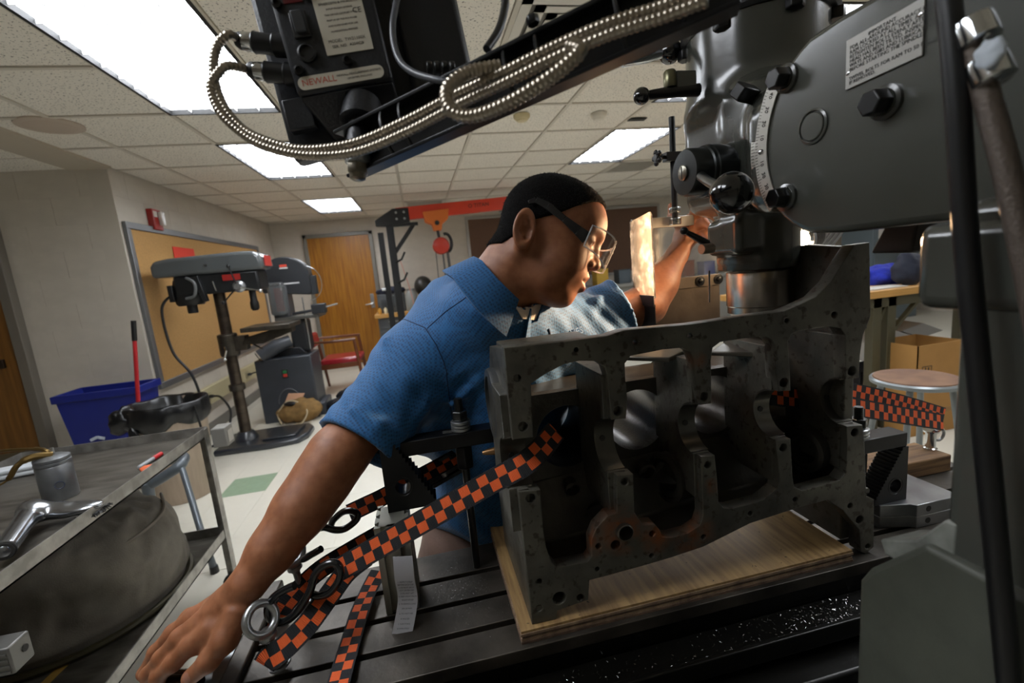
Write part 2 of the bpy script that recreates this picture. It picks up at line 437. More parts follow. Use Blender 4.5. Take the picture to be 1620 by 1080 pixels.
# ---- ceiling lights (troffers)
difm = mat('light_diffuser', 'ffffff', .5, emit='f4f8ff', es=LIGHT_E)
louv = mat('white_louver', 'f2f5f6', .35)
lframe = mat('light_trim', '0b0b0a', .6)
def troffer(lx, ly, label, detail=True):
    t = thing('ceiling_light', label, 'ceiling light', (lx + G / 2, ly + G, CEIL), 'recessed fluorescent ceiling lights')
    fm = MB(); g = .015
    fm.box(lx, lx + g, ly, ly + 2 * G, CEIL - .006, CEIL + .04).box(lx + G - g, lx + G, ly, ly + 2 * G, CEIL - .006, CEIL + .04)
    fm.box(lx, lx + G, ly, ly + g, CEIL - .006, CEIL + .04).box(lx, lx + G, ly + 2 * G - g, ly + 2 * G, CEIL - .006, CEIL + .04)
    fm.build('trim_frame', lframe, t)
    MB().box(lx + g, lx + G - g, ly + g, ly + 2 * G - g, CEIL + .022, CEIL + .028).build('diffuser', difm, t)
    if detail:
        for k in range(1, 5):
            x = lx + k * G / 5; MB().box(x - .002, x + .002, ly + g, ly + 2 * G - g, CEIL + .003, CEIL + .021).build('louver_blade', louv, t)
        for k in range(1, 10):
            y = ly + k * G / 5; MB().box(lx + g, lx + G - g, y - .002, y + .002, CEIL + .003, CEIL + .0205).build('louver_blade', louv, t)
    return t
troffer(*LIGHTS[0], 'large fluorescent ceiling light at top left behind the readout box')
troffer(*LIGHTS[1], 'fluorescent ceiling light below the readout box and its cable loop')
troffer(*LIGHTS[2], 'farthest small fluorescent ceiling light near the back door')
troffer(*LIGHTS[3], 'ceiling light glimpsed between the mill head drum and the ram plate')
troffer(*LIGHTS[4], 'fluorescent ceiling light left of the mill behind the guard rod')
for q, l_ in zip(ADDED_LIGHTS, ('above the cart', 'behind the camera', 'above the mill column', 'above the maple table', 'right of the grey cabinet', 'behind the mill column')): troffer(*q, 'added unseen ceiling light ' + l_, False)
# ---- vents
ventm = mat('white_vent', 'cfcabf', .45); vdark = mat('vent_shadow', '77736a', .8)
def vent(x, y, label, kind):
    t = thing('ceiling_vent', label, 'vent', (x + G / 2, y + G / 2, CEIL), 'ceiling air vents')
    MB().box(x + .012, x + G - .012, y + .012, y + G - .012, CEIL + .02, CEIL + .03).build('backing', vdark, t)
    for k in range(4 if kind == 'square' else 1):
        a = .012 + k * .07; m = MB(); h = CEIL - .004 + .006 * k
        for (x0, x1, y0, y1) in ((a, G - a, a, a + .045), (a, G - a, G - a - .045, G - a), (a, a + .045, a, G - a), (G - a - .045, G - a, a, G - a)):
            m.box(x + x0, x + x1, y + y0, y + y1, h, h + .004)
        m.build('frame' if k == 0 else 'louver_ring', ventm, t)
    if kind != 'square':
        for k in range(12):
            yy = y + .07 + k * .042
            MB().obox((x + G / 2, yy, CEIL + .006), EX, V((0, .8, .6)), V((0, -.6, .8)), G / 2 - .06, .014, .0015).build('slat', ventm, t)
vent(*VENTS[0], 'square stepped ceiling vent beside the readout box at the top', 'square')
vent(*VENTS[1], 'ceiling vent above the red crane beam', 'slat')
vent(*VENTS[2], 'ceiling vent right of the man behind the guard rod', 'slat')
def detector(px, py, m, label, r=.06):
    p = at(px, py, Z=CEIL); t = thing('smoke_detector', label, 'detector', p)
    MB().lathe((p.x, p.y, CEIL), (0, 0, -1), [(r, 0), (r * .97, .018), (r * .8, .03)], 24).build('base', m, t, smooth=True)
    MB().lathe((p.x, p.y, CEIL - .03), (0, 0, -1), [(r * .72, 0), (r * .6, .012), (r * .2, .016)], 24).build('cap', m, t, smooth=True)
detector(825, 182, mat('yellowed_plastic', 'cdbf97', .5), 'yellowed round smoke detector on the ceiling above the man')
detector(947, 180, mat('white_plastic', 'd9d2c4', .5), 'white stepped smoke detector on the ceiling left of the guard rod')
p = at(1008, 188, Z=CEIL)
tag(MB().box(p.x - .07, p.x + .07, p.y - .03, p.y + .03, CEIL - .008, CEIL).build('ceiling_clip', darkgap), 'small black plate on the ceiling just above a light', 'plate')
p = at(80, 199, Z=CEIL)
t = thing('ceiling_speaker', 'round beige speaker grille in the ceiling at far left', 'speaker', p)
MB().lathe((p.x, p.y, CEIL + .006), (0, 0, -1), [(.155, 0), (.155, .008), (.14, .012)], 32).build('rim', mat('speaker_rim', 'b7a898', .6), t, smooth=True)
MB().lathe((p.x, p.y, CEIL - .003), (0, 0, -1), [(.138, 0), (.1, .006), (.01, .007)], 32).build('grille', mat('speaker_grille', 'b5a595', .7, bump=.6, bscale=300), t, smooth=True)
# ---- floor tiles within view
ft = bpy.data.meshes.new('floor_tile')
bm = bmesh.new(); bmesh.ops.create_cube(bm, size=1); bmesh.ops.scale(bm, vec=(.3037, .3037, .004), verts=bm.verts); bm.to_mesh(ft); bm.free()
ftm = mat('vinyl_tile', 'd9d5c7', .32, var=.03, scale=14); ft.materials.append(ftm)
ftg = ft.copy(); ftg.materials.clear(); ftg.materials.append(mat('green_vinyl_tile', '8fa58a', .3, var=.1, scale=20))
gt = at(395, 767, Z=0)
for i in range(-3, 10):
    for j in range(-3, 14):
        x, y = gt.x + .305 * (i - 2), gt.y + .305 * j
        if x < LX + .1 and y > WY: continue
        o = bpy.data.objects.new('floor_tile', ftg if (i == 2 and j == 0) else ft); COL.objects.link(o); o.parent = floor
        o.location = (x, y, .0005)
        if i == 2 and j == 0: o['label'] = 'single green floor tile'; o.location.z = .0007
# ================================================================== BACKGROUND OBJECTS
blackp = mat('black_plastic', '121314', .4)
blackm = mat('black_painted_steel', '1b1c1d', .4, .2)
chrome = mat('chrome', 'cfd2d4', .12, 1)
steel = mat('brushed_steel', '8d8f90', .3, 1, var=.25, scale=30)
galv = mat('zinc_plated_steel', 'aeb1b2', .32, .9, var=.2, scale=60)
# ---- cork board
t = thing('cork_board', 'large tan cork board in a grey frame on the left wall', 'board', (LX + .02, 5.7, .7))
cy0, cy1, cz0, cz1 = 4.33, 7.35, .70, 1.98
MB().box(LX + .005, LX + .018, cy0, cy1, cz0, cz1).build('cork_panel', mat('cork', 'b98e55', .85, var=.14, scale=60, bump=.2, bscale=200), t)
f = .055
for (a, b, c, d) in ((cy0 - f, cy1 + f, cz1, cz1 + f), (cy0 - f, cy1 + f, cz0 - f, cz0), (cy0 - f, cy0, cz0, cz1), (cy1, cy1 + f, cz0, cz1)):
    MB().box(LX + .003, LX + .032, a, b, c, d).build('frame_rail', mat('grey_aluminium', '7d7e80', .4, .6), t, bevel=.004)
for (px, py, wd, hg, nm) in ((292, 404, .42, .15, 'a'),):
    p = at(px, py, X=LX + .02)
    s_ = MB().box(LX + .021, LX + .024, p.y - wd / 2, p.y + wd / 2, p.z - hg / 2, p.z + hg / 2).build('paper_sign', mat('red_paper', 'd8371f', .7))
    tag(s_, 'red paper sign pinned to the cork board behind the drill press', 'sign')
# ---- fire alarm strobe
p = at(240, 348, X=LX); t = thing('fire_alarm', 'red and white fire alarm strobe high on the left wall', 'alarm', p)
MB().box(LX, LX + .05, p.y - .07, p.y + .07, p.z - .09, p.z + .09).build('housing', mat('alarm_red', '8e1c16', .4), t, bevel=.006)
MB().box(LX + .05, LX + .085, p.y + .005, p.y + .06, p.z - .05, p.z + .07).build('strobe_lens', mat('strobe_lens', 'c9c4ba', .2), t, bevel=.008)
MB().box(LX + .05, LX + .054, p.y - .06, p.y - .005, p.z + .02, p.z + .07).build('label_panel', mat('alarm_label', 'd8d0c4', .5), t)
# ---- wall raceway with sockets
t = thing('wall_raceway', 'cream cable raceway with sockets along the left wall', 'raceway', (LX + .02, 5.6, .3))
MB().box(LX, LX + .055, 4.45, 7.4, .30, .48).build('duct', mat('cream_duct', 'b5ab86', .5), t, bevel=.008)
for yy in (4.98, 6.05):
    so = MB().box(LX + .055, LX + .061, yy - .06, yy + .06, .35, .43).build('socket_plate', mat('cream_plate', 'a89f7d', .45), t, bevel=.003)
    for dy in (-.025, .025): MB().lathe((LX + .061, yy + dy, .39), (1, 0, 0), [(.016, 0), (.016, .003)], 14).build('outlet', mat('outlet_face', '8d8569', .5), so)
def cord(name, label, pts, r, m=None, n=10, plug=None):
    c = thing(name, label, 'cord', pts[0])
    MB().tube(smoothpath(pts, n), r, 8).build('cable', m or blackp, c, smooth=True)
    if plug:
        q = V(pts[0]); MB().lathe(q - V(plug) * .03, plug, [(.012, 0), (.018, .01), (.018, .035), (.008, .05)], 12).build('plug', m or blackp, c, smooth=True)
    return c
cord('power_cord', 'black cord looping from the raceway socket to the floor', [(LX + .09, 4.98, .39), (-2.05, 4.9, .38), (-1.93, 4.75, .25), (-1.96, 4.6, .06), (-2.05, 4.5, .012), (-2.1, 4.4, .012)], .011, plug=(1, 0, 0))
cord('power_cord', 'grey cord running from the raceway down to the bandsaw', [(LX + .09, 6.05, .39), (-2.05, 6.0, .40), (-1.93, 5.85, .25), (-1.95, 5.7, .05), (-1.85, 5.5, .012), (-1.75, 5.4, .012)], .009, plug=(1, 0, 0), m=mat('grey_rubber', '34363a', .5))
# ---- drill press
DP = V((-1.72, 4.46, 0))
castd = mat('dark_grey_enamel', '31353a', .3, var=.2, scale=9, coat=.4)
grimy = mat('grimy_iron', '4a443b', .42, .6, var=.4, scale=14, bump=.3, bscale=60)
colm = mat('oily_steel_column', '5a5148', .3, .9, var=.35, scale=6, stretch=(1, 1, 4))
t = thing('drill_press', 'floor standing grey drill press in front of the cork board', 'drill press', DP)
b_ = [(-.2, -.24), (.26, -.26), (.5, -.22), (.56, -.1), (.56, .12), (.5, .24), (.26, .27), (-.2, .24)]
MB().prism([DP + V((x, y, 0)) for x, y in b_], (0, 0, .055)).build('base', castd, t, bevel=.02, seg=3)
MB().prism([DP + V((x, y, .055)) for x, y in ((.18, -.16), (.46, -.15), (.48, .15), (.18, .17))], (0, 0, .02)).build('base_pad', castd, t, bevel=.008)
MB().lathe(DP + V((0, 0, .05)), EZ, [(.1, 0), (.09, .04), (.06, .08)], 24).build('column_foot', castd, t, smooth=True)
MB().lathe(DP + V((0, 0, .1)), EZ, [(.047, 0), (.047, 1.42)], 24).build('column', colm, t, smooth=True)
MB().lathe(DP + V((0, 0, .52)), EZ, [(.062, 0), (.066, .01), (.066, .055), (.055, .06)], 24).build('column_collar', grimy, t, smooth=True)
MB().lathe(DP + V((0, 0, .84)), EZ, [(.075, 0), (.08, .02), (.08, .19), (.07, .2)], 24).box(DP.x + .04, DP.x + .16, DP.y - .05, DP.y + .05, .88, 1.01).build('table_bracket', grimy, t, smooth=True, bevel=.006)
MB().prism([DP + V(q) for q in ((.13, -.06, .93), (.16, -.06, .99), (.42, -.06, 1.045), (.56, -.06, 1.05), (.56, -.06, 1.0), (.3, -.06, .92))], (0, .12, 0)).build('table_arm', grimy, t, bevel=.006)
MB().box(DP.x + .18, DP.x + .58, DP.y - .2, DP.y + .2, 1.045, 1.085).build('work_table', grimy, t, bevel=.006)
cl = MB().tube([DP + V((.0, -.09, .93)), DP + V((.02, -.13, .9)), DP + V((.0, -.14, .84))], .008, 8).ball(DP + V((0, -.14, .83)), .017).build('clamp_lever', chrome, t, smooth=True)
MB().tube([DP + V((.2, -.03, .93)), DP + V((.3, -.1, .88))], .007, 8).build('tilt_lever', blackm, t, smooth=True)
# head: casting, motor, belt guard
MB().box(DP.x - .28, DP.x + .38, DP.y - .13, DP.y + .13, 1.40, 1.57).build('head_casting', mat('black_enamel', '1c1e20', .35, var=.3, scale=12), t, bevel=.02, seg=3)
MB().lathe(DP + V((.27, 0, 1.22)), EZ, [(.022, 0), (.036, .02), (.036, .07), (.028, .09), (.028, .2)], 20).build('chuck', blackm, t, smooth=True)
MB().lathe(DP + V((-.22, -.02, 1.34)), EZ, [(.095, -.02), (.11, 0), (.11, .16), (.1, .2)], 24).lathe(DP + V((-.22, -.02, 1.25)), EZ, [(.035, 0), (.04, .01), (.04, .09)], 16).build('motor', blackm, t, smooth=True)
MB().box(DP.x - .34, DP.x - .3, DP.y - .12, DP.y - .02, 1.36, 1.5).build('junction_box', blackm, t, bevel=.006)
MB().tube(smoothpath([DP + V((-.17, -.14, 1.55)), DP + V((-.1, -.18, 1.5)), DP + V((-.12, -.17, 1.4)), DP + V((-.2, -.14, 1.38))], 6), .012, 8).build('conduit', mat('grey_conduit', '6b6d6d', .4), t, smooth=True)
MB().bar(DP + V((-.05, -.15, 1.34)), DP + V((-.09, -.15, 1.56)), .05, .04).build('belt_tension_bar', blackm, t, bevel=.005)
MB().lathe(DP + V((.22, -.13, 1.44)), (0, -1, 0), [(.05, 0), (.05, .02), (.03, .035), (.025, .06)], 20).build('feed_hub', galv, t, smooth=True)
for a in (-.3, 1.8, 3.9):
    d = V((math.cos(a), 0, math.sin(a))); q = DP + V((.22, -.18, 1.44))
    MB().tube([q, q + d * .17], .006, 8).ball(q + d * .18, .016).build('feed_handle', chrome if a < 0 else blackm, t, smooth=True)
MB().tube([DP + V((.02, -.13, 1.5)), DP + V((.05, -.17, 1.42))], .008, 8).build('speed_lever', chrome, t, smooth=True)
MB().box(DP.x + .10, DP.x + .24, DP.y - .136, DP.y - .13, 1.5, 1.55).build('warning_label', mat('red_label', 'a11d16', .5), t)
prof = [(-.42, 1.565), (-.42, 1.66), (-.39, 1.705), (-.28, 1.72), (.26, 1.735), (.38, 1.73), (.43, 1.69), (.44, 1.61), (.43, 1.57)]
gd = MB().prism([DP + V((x, -.16, z)) for x, z in prof], (0, .32, 0)).build('belt_guard', mat('grey_green_enamel', '55595a', .22, coat=.5), t, bevel=.04, seg=4)
MB().lathe(DP + V((.0, -.161, 1.64)), (0, -1, 0), [(.012, 0), (.01, .01)], 12).build('guard_screw', steel, gd)
MB().box(DP.x + .441, DP.x + .446, DP.y - .1, DP.y + .08, 1.6, 1.69).build('guard_badge', mat('badge_red', 'b03028', .4), gd)
MB().tube(smoothpath([DP + V((-.34, -.07, 1.42)), DP + V((-.42, -.1, 1.3)), DP + V((-.39, -.13, .95)), DP + V((-.27, -.15, .72)), DP + V((-.26, -.1, .4)), DP + V((-.3, -.05, .02))], 10), .011, 8).build('power_cable', blackp, t, smooth=True)
# ---- bandsaw
BS = V((-1.42, 5.18, 0)); sawg = mat('bandsaw_grey', '3b3f45', .4, var=.15, scale=7); sawd = mat('bandsaw_charcoal', '232528', .45)
t = thing('bandsaw', 'dark grey vertical bandsaw behind the drill press', 'bandsaw', BS)
x0, x1 = BS.x - .33, BS.x + .22
MB().box(x0, x1, BS.y - .13, BS.y + .3, .0, .68).build('base_cabinet', sawg, t, bevel=.012)
MB().box(x1 - .1, x1 + .06, BS.y - .08, BS.y + .28, 0, .14).build('base_foot', sawg, t, bevel=.01)
sw = MB().box(x0 + .25, x0 + .31, BS.y - .14, BS.y - .128, .47, .56).build('switch_plate', blackp, t, bevel=.003)
MB().box(x0 + .262, x0 + .298, BS.y - .15, BS.y - .14, .52, .548).build('start_button', mat('green_button', '2c7d4a', .4), sw, bevel=.002)
MB().box(x0 + .262, x0 + .298, BS.y - .15, BS.y - .14, .482, .512).build('stop_button', mat('red_button', 'c23a2c', .4), sw, bevel=.002)
MB().tube([V((x0 + .28 + .11 * math.cos(a), BS.y - .132, .2 + .15 * math.sin(a))) for a in [math.pi * (-.25 + 1.25 * i / 18) for i in range(19)]], .006, 6).build('door_ridge', mat('ridge_grey', '5a5d60', .4), t, smooth=True)
MB().prism([BS + V(q) for q in ((-.26, 0, .68), (.16, 0, .68), (.1, 0, .76), (-.18, 0, .76))], (0, .24, 0)).build('cabinet_top', sawd, t, bevel=.01)
MB().tube([BS + V((-.27, -.1, .72)), BS + V((-.12, -.05, .80)), BS + V((.02, 0, .84))], [.075, .075, .06], 20).build('dust_chute', sawg, t, smooth=True)
MB().lathe(BS + V((-.285, -.108, .712)), V((-.85, -.3, -.42)), [(.055, .0), (.055, .005)], 18).build('chute_mouth', darkgap, t)
MB().box(BS.x + .02, BS.x + .2, BS.y + .02, BS.y + .24, .70, 1.05).build('lower_wheel_housing', sawd, t, bevel=.03, seg=3)
MB().prism([BS + V(q) for q in ((-.07, -.1, 1.06), (.36, -.1, 1.06), (.36, .3, 1.06), (-.07, .3, 1.06))], (0, 0, .035)).build('table', mat('cast_table', '6c6b66', .35, .7), t, bevel=.004)
MB().bar(BS + V((.1, -.06, 1.12)), BS + V((.36, -.08, 1.14)), .03, .03).box(BS.x + .3, BS.x + .44, BS.y - .12, BS.y - .02, 1.1, 1.2).build('mitre_gauge', sawd, t, bevel=.008)
MB().tube([BS + V((.44, -.07, 1.16)), BS + V((.56, -.08, 1.18))], .008, 8).build('gauge_lever', galv, t, smooth=True)
MB().box(BS.x - .09, BS.x + .07, BS.y - .04, BS.y + .18, 1.09, 1.42).build('column', mat('bandsaw_column', '4b4d50', .4), t, bevel=.012)
hp = [BS + V((.24 * math.cos(a), 0, 1.5 + .215 * math.sin(a))) + V((.07, 0, 0)) for a in [math.pi * i / 20 for i in range(21)]] + [BS + V((-.17, 0, 1.36)), BS + V((.29, 0, 1.30)), BS + V((.31, 0, 1.36))]
hs = MB().prism(hp, (0, .17, 0)).build('upper_wheel_housing', sawd, t, bevel=.012)
MB().box(BS.x + .035, BS.x + .105, BS.y - .002, BS.y, 1.61, 1.635).build('badge', mat('badge_orange', 'c2402c', .5), hs)
MB().box(BS.x + .03, BS.x + .11, BS.y - .002, BS.y, 1.592, 1.606).build('badge', mat('badge_white', 'c9c9c9', .5), hs)
MB().box(BS.x + .0, BS.x + .2, BS.y - .002, BS.y, 1.43, 1.444).build('badge', mat('badge_white', 'c9c9c9', .5), hs)
MB().box(BS.x - .1, BS.x + .06, BS.y - .1, BS.y + .0, 1.12, 1.46).build('blade_guard', mat('clear_polycarbonate', 'dfe3e3', .08, trans=.9), t, bevel=.03, seg=3)
MB().box(BS.x - .04, BS.x + .03, BS.y - .06, BS.y - .05, 1.16, 1.4).build('guard_plate', mat('maroon_plate', '5d3533', .5), t)
MB().tube([BS + V((.27 + .14 * math.cos(a), .06, 1.42 + .18 * math.sin(a))) for a in [math.pi * (.6 - 1.1 * i / 14) for i in range(15)]], .004, 6).build('blade_loop', galv, t, smooth=True)
MB().box(BS.x + .3, BS.x + .36, BS.y + .02, BS.y + .1, 1.3, 1.5).build('tension_bracket', sawd, t, bevel=.006)
MB().tube([BS + V((.2, .02, .72)), BS + V((.2, .02, 1.28))], .007, 6).build('guide_post', galv, t)
# bench grinder pedestal behind bandsaw
# ---- red armchair
CH = V((-1.1, 6.35, 0)); cw = mat('walnut_stain', '6e3d22', .35, var=.25, scale=5, stretch=(1, 1, .15)); rv = mat('red_vinyl', '9c1f2a', .28, coat=.3)
t = thing('armchair', 'wooden armchair with red vinyl seat beside the back door', 'chair', CH)
MB().box(CH.x - .25, CH.x + .25, CH.y - .22, CH.y + .24, .36, .44).build('seat', rv, t, bevel=.03, seg=3)
bk = MB(); pts = [CH + V((-.31 + .02 * abs(i - 4), -.20 + .055 * i, 0)) for i in range(9)]
for s in (0,):
    bk.prism([CH + V((-.36, -.22, .60)), CH + V((-.36, .22, .60)), CH + V((-.38, .2, .78)), CH + V((-.38, -.2, .78))], (.06, 0, 0))
bk.build('backrest', rv, t, bevel=.028, seg=3)
for (a, b) in (((-.27, -.2, .0), (-.33, -.21, .62)), ((-.27, .2, 0), (-.33, .21, .62)), ((.25, -.22, 0), (.2, -.23, .66)), ((.25, .22, 0), (.2, .23, .66))):
    MB().tube([CH + V(a), CH + V([(p + q) / 2 for p, q in zip(a, b)]), CH + V(b)], [.016, .022, .018], 10).build('leg', cw, t, smooth=True)
for sy in (-1, 1):
    MB().tube(smoothpath([CH + V((-.35, .21 * sy, .68)), CH + V((-.1, .27 * sy, .67)), CH + V((.22, .235 * sy, .665))], 5), .017, 8).build('armrest', cw, t, smooth=True)
MB().box(CH.x - .25, CH.x + .24, CH.y - .23, CH.y - .2, .31, .37).build('seat_rail', cw, t, bevel=.004)
MB().box(CH.x - .25, CH.x + .24, CH.y + .2, CH.y + .23, .31, .37).build('seat_rail', cw, t, bevel=.004)
# ---- lumpy cloth helper (bags, clothes): noise-displaced ball
def lump(name, c, r, m, parent=None, amp=.25, freq=9, n=36, mm=22, seed=0, flat=True):
    c = V(c); mb = MB().ball(c, r, n=n, m=mm)
    for i, p in enumerate(mb.v):
        d = p - c; k = mnoise.noise((d * freq + V((seed, 0, 0)))); k += .5 * mnoise.noise((d * freq * 2.3 + V((0, seed, 3)))); q = c + d * (1 + amp * k)
        if flat and q.z < .003 and c.z < .4: q.z = .003
        mb.v[i] = q
    return mb.build(name, m, parent, smooth=True, angle=80)
bg = at(478, 665, Z=0); canv = mat('tan_canvas', '8a6a3b', .85, var=.3, scale=20, bump=.4, bscale=200)
t = thing('canvas_bag', 'tan canvas tool bag on the floor by the bandsaw', 'bag', bg)
lump('bag_body', bg + V((0, 0, .12)), (.21, .15, .13), canv, t, .22, 8, seed=2)
lump('bag_opening', bg + V((-.03, -.02, .21)), (.11, .08, .03), blackp, t, .15, 12, seed=4)
MB().prism([bg + V(q) for q in ((-.14, .02, .22), (.04, .02, .24), (.06, .04, .28), (-.1, .04, .30))], (0, .012, 0)).build('leather_flap', mat('tan_leather', 'c09272', .7), t, bevel=.004)
hd = MB().tube(smoothpath([bg + V((-.17, -.10, .02)), bg + V((-.2, -.06, .12)), bg + V((-.1, -.05, .235)), bg + V((.02, -.09, .22)), bg + V((.10, -.135, .13)), bg + V((.05, -.155, .03)), bg + V((-.02, -.15, .008))], 8), .009, 6)
hd.build('strap', mat('cream_webbing', 'b9a888', .8), t, smooth=True)
jb = at(556, 652, Z=0); t = thing('black_jacket', 'crumpled black jacket on the floor beside the tan bag', 'jacket', jb)
jk = mat('black_nylon', '17181c', .5, bump=.3, bscale=60)
lump('jacket_body', jb + V((0, .1, .08)), (.24, .2, .1), jk, t, .3, 9, seed=8)
lump('sleeve', jb + V((.06, .25, .16)), (.2, .09, .07), jk, t, .3, 11, seed=11, flat=False)
# ---- blue recycling bin
RB = V((-2.44, 4.0, 0)); blu = mat('recycling_blue', '122178', .42, var=.1, scale=6)
t = thing('recycling_bin', 'blue plastic recycling bin with a white arrow logo', 'bin', RB)
def bucket(zs, hx, hy, c): return [[c + V((sx * a, sy * b, z)) for sx, sy in ((-1, -1), (1, -1), (1, 1), (-1, 1))] for z, a, b in zip(zs, hx, hy)]
def shell(mb, rings):
    k = 4
    for i in range(len(rings) - 1):
        for j in range(k):
            mb.add([rings[i][j], rings[i][(j + 1) % k], rings[i + 1][(j + 1) % k], rings[i + 1][j]], [(0, 1, 2, 3)])
    return mb
rg = bucket([.0, .70, .76, .76, .72, .03], [.19, .262, .28, .265, .255, .18], [.11, .145, .155, .14, .135, .1], RB)
mb = shell(MB(), rg); mb.add(rg[0], [(0, 1, 2, 3)]); mb.add(rg[-1], [(0, 1, 2, 3)])
mb.build('bin_body', blu, t, bevel=.006)
MB().obox(RB + V((0, -.15, .735)), EX, EZ, EY, .285, .028, .012).obox(RB + V((0, .15, .735)), EX, EZ, EY, .285, .028, .012).obox(RB + V((-.275, 0, .735)), EY, EZ, EX, .155, .028, .012).obox(RB + V((.275, 0, .735)), EY, EZ, EX, .155, .028, .012).build('rim', blu, t, bevel=.006)
lg = at(155, 694, Y=3.87)
whp = mat('white_print', 'c9d3e2', .6)
for k in range(3):
    a = math.radians(90 + 120 * k); c = V((lg.x, 3.8655, lg.z - .055)); r = .07
    p0 = c + V((r * math.cos(a - .75), 0, r * math.sin(a - .75))); p1 = c + V((r * math.cos(a + .0), 0, r * math.sin(a + .0))); p2 = c + V((r * math.cos(a + .75), 0, r * math.sin(a + .75)))
    MB().bar(p0, p1, .022, .004, EX).bar(p1, p2, .022, .004, EX).build('logo_arrow', whp, t)
# ---- broom
bt, bq_ = at(211, 507, Y=3.83), at(222, 690, Y=3.80); bb_ = bt + (bq_ - bt) * ((bt.z - .03) / (bt.z - bq_.z))
t = thing('broom', 'red handled broom leaning behind the recycling bin', 'broom', bb_)
bm_ = bb_.lerp(bt, .88)
MB().tube([bb_, bm_], .0135, 12).build('handle', mat('broom_red', 'b01f25', .35), t, smooth=True)
MB().tube([bm_, bt], .0165, 12).build('grip', blackp, t, smooth=True)
MB().box(bb_.x - .13, bb_.x + .13, bb_.y - .03, bb_.y + .03, .0, .14).build('bristles', mat('broom_bristles', '5a1818', .8), t, bevel=.01)
# ---- trash can with bag
TC = V((-1.80, 3.48, 0)); t = thing('trash_can', 'beige trash can with an overhanging black liner bag', 'trash can', TC)
MB().lathe(TC, EZ, [(.17, 0), (.18, .02), (.225, .66), (.235, .68), (.22, .68), (.175, .03)], 36, caps=False).lathe(TC, EZ, [(.17, 0), (.17, .03)], 36).build('can_body', mat('beige_plastic', 'a89683', .55, var=.12, scale=8, stretch=(6, 6, .5)), t, smooth=True)
lb = MB().lathe(TC, EZ, [(.228, .545), (.24, .56), (.25, .60), (.245, .69), (.235, .70), (.215, .69), (.2, .55), (.16, .4)], 60, caps=False)
for i, p in enumerate(lb.v):
    k = mnoise.noise(p * 12) + .6 * mnoise.noise(p * 27); d = V((p.x - TC.x, p.y - TC.y, 0)); dn = d.normalized()
    p2 = p + dn * (.022 * k); p2.z += .014 * mnoise.noise(p * 9 + V((5, 0, 0))) + (.05 * mnoise.noise(V((math.atan2(d.y, d.x) * 1.6, 3, 0))) if p.z < .57 and d.length > .2 else 0); lb.v[i] = p2
bagm = mat('black_bin_liner', '0c0d0f', .28, bump=.6, bscale=45)
lb.build('liner_bag', bagm, t, smooth=True, angle=80)
lump('bag_knot', TC + V((-.2, -.12, .63)), (.08, .07, .09), bagm, t, .4, 14, seed=3, flat=False)
lump('bag_tail', TC + V((-.1, -.23, .52)), (.035, .02, .075), bagm, t, .3, 20, n=16, mm=10, seed=6, flat=False)
MB().tube(smoothpath([TC + V((.22, -.12, .66)), TC + V((.24, -.13, .5)), TC + V((.235, -.14, .42))], 5), .007, 6).build('drawstring', blackp, t, smooth=True)
# ---- gantry crane with hoist
CR = at(622, 400, Y=6.2); CR = V((CR.x, 6.2, 0)); red = mat('crane_red', 'd23c20', .4); org = mat('hoist_orange', 'd8702a', .45)
t = thing('shop_crane', 'shop crane with black post and red beam at the back', 'crane', (CR.x, 6.2, 0))
MB().box(CR.x - .045, CR.x + .045, 6.15, 6.25, .06, 2.1).build('mast', blackm, t, bevel=.005)
MB().box(CR.x - .16, CR.x - .09, 6.17, 6.23, .06, 1.98).build('rear_post', blackm, t, bevel=.005)
MB().box(CR.x - .3, CR.x + .5, 6.1, 6.3, 0, .06).build('base', blackm, t, bevel=.006)
MB().prism([V((CR.x + a, 6.14, z)) for a, z in ((-.17, 2.06), (-.17, 2.13), (.06, 2.26), (.26, 2.26), (.26, 2.08), (-.05, 2.05))], (0, .12, 0)).build('head_bracket', blackm, t, bevel=.006)
for a, z in ((.1, 2.21), (.2, 2.21), (.1, 2.13), (.2, 2.13)): MB().hexa((CR.x + a, 6.14, z), (0, -1, 0), .016, .012).build('bolt', galv, t)
MB().box(CR.x + .0, CR.x + .36, 6.16, 6.24, 2.04, 2.08).build('bracket_plate', blackm, t, bevel=.004)
MB().bar((CR.x + .03, 6.2, 1.72), (CR.x + .3, 6.2, 2.05), .05, .05).build('brace', blackm, t, bevel=.004)
bm2 = MB().prism([V((CR.x + .1, 6.16, z)) for z in (2.11, 2.27)] + [V((CR.x + 1.75, 6.16, 2.33)), V((CR.x + 1.75, 6.16, 2.17))], (0, .08, 0)).build('beam', red, t, bevel=.004)
text('beam_lettering', 'O TITAN', .07, V((CR.x + 1.17, 6.157, 2.235)), V((1, 0, .037)), EZ, blackp, bm2)
for z, x in ((1.62, .1), (1.36, .1)):
    MB().tube([(CR.x + .02, 6.14, z - .03), (CR.x + x, 6.1, z), (CR.x + x + .05, 6.1, z + .09)], .014, 8).build('cleat', blackm, t, smooth=True)
MB().tube([(CR.x - .2, 6.16, 1.26), (CR.x - .15, 6.16, 1.26)], .02, 10).build('lock_pin', galv, t)
MB().tube(smoothpath([(CR.x + .08, 6.12, 1.6), (CR.x + .16, 6.12, 1.2), (CR.x + .2, 6.1, .8)], 6), .006, 6).build('hand_line', mat('pink_cord', 'c98a7a', .6), t, smooth=True)
HO = at(690, 345, Y=6.2); t2 = thing('chain_hoist', 'orange trolley with red chain hoist hanging from the crane beam', 'hoist', HO)
MB().prism([V((HO.x + a, 6.11, HO.z + z)) for a, z in ((-.17, .08), (.17, .1), (.15, -.02), (.07, -.08), (.05, -.16), (-.05, -.16), (-.07, -.08), (-.15, -.04))], (0, .05, 0)).build('trolley_plate', org, t2, bevel=.005)
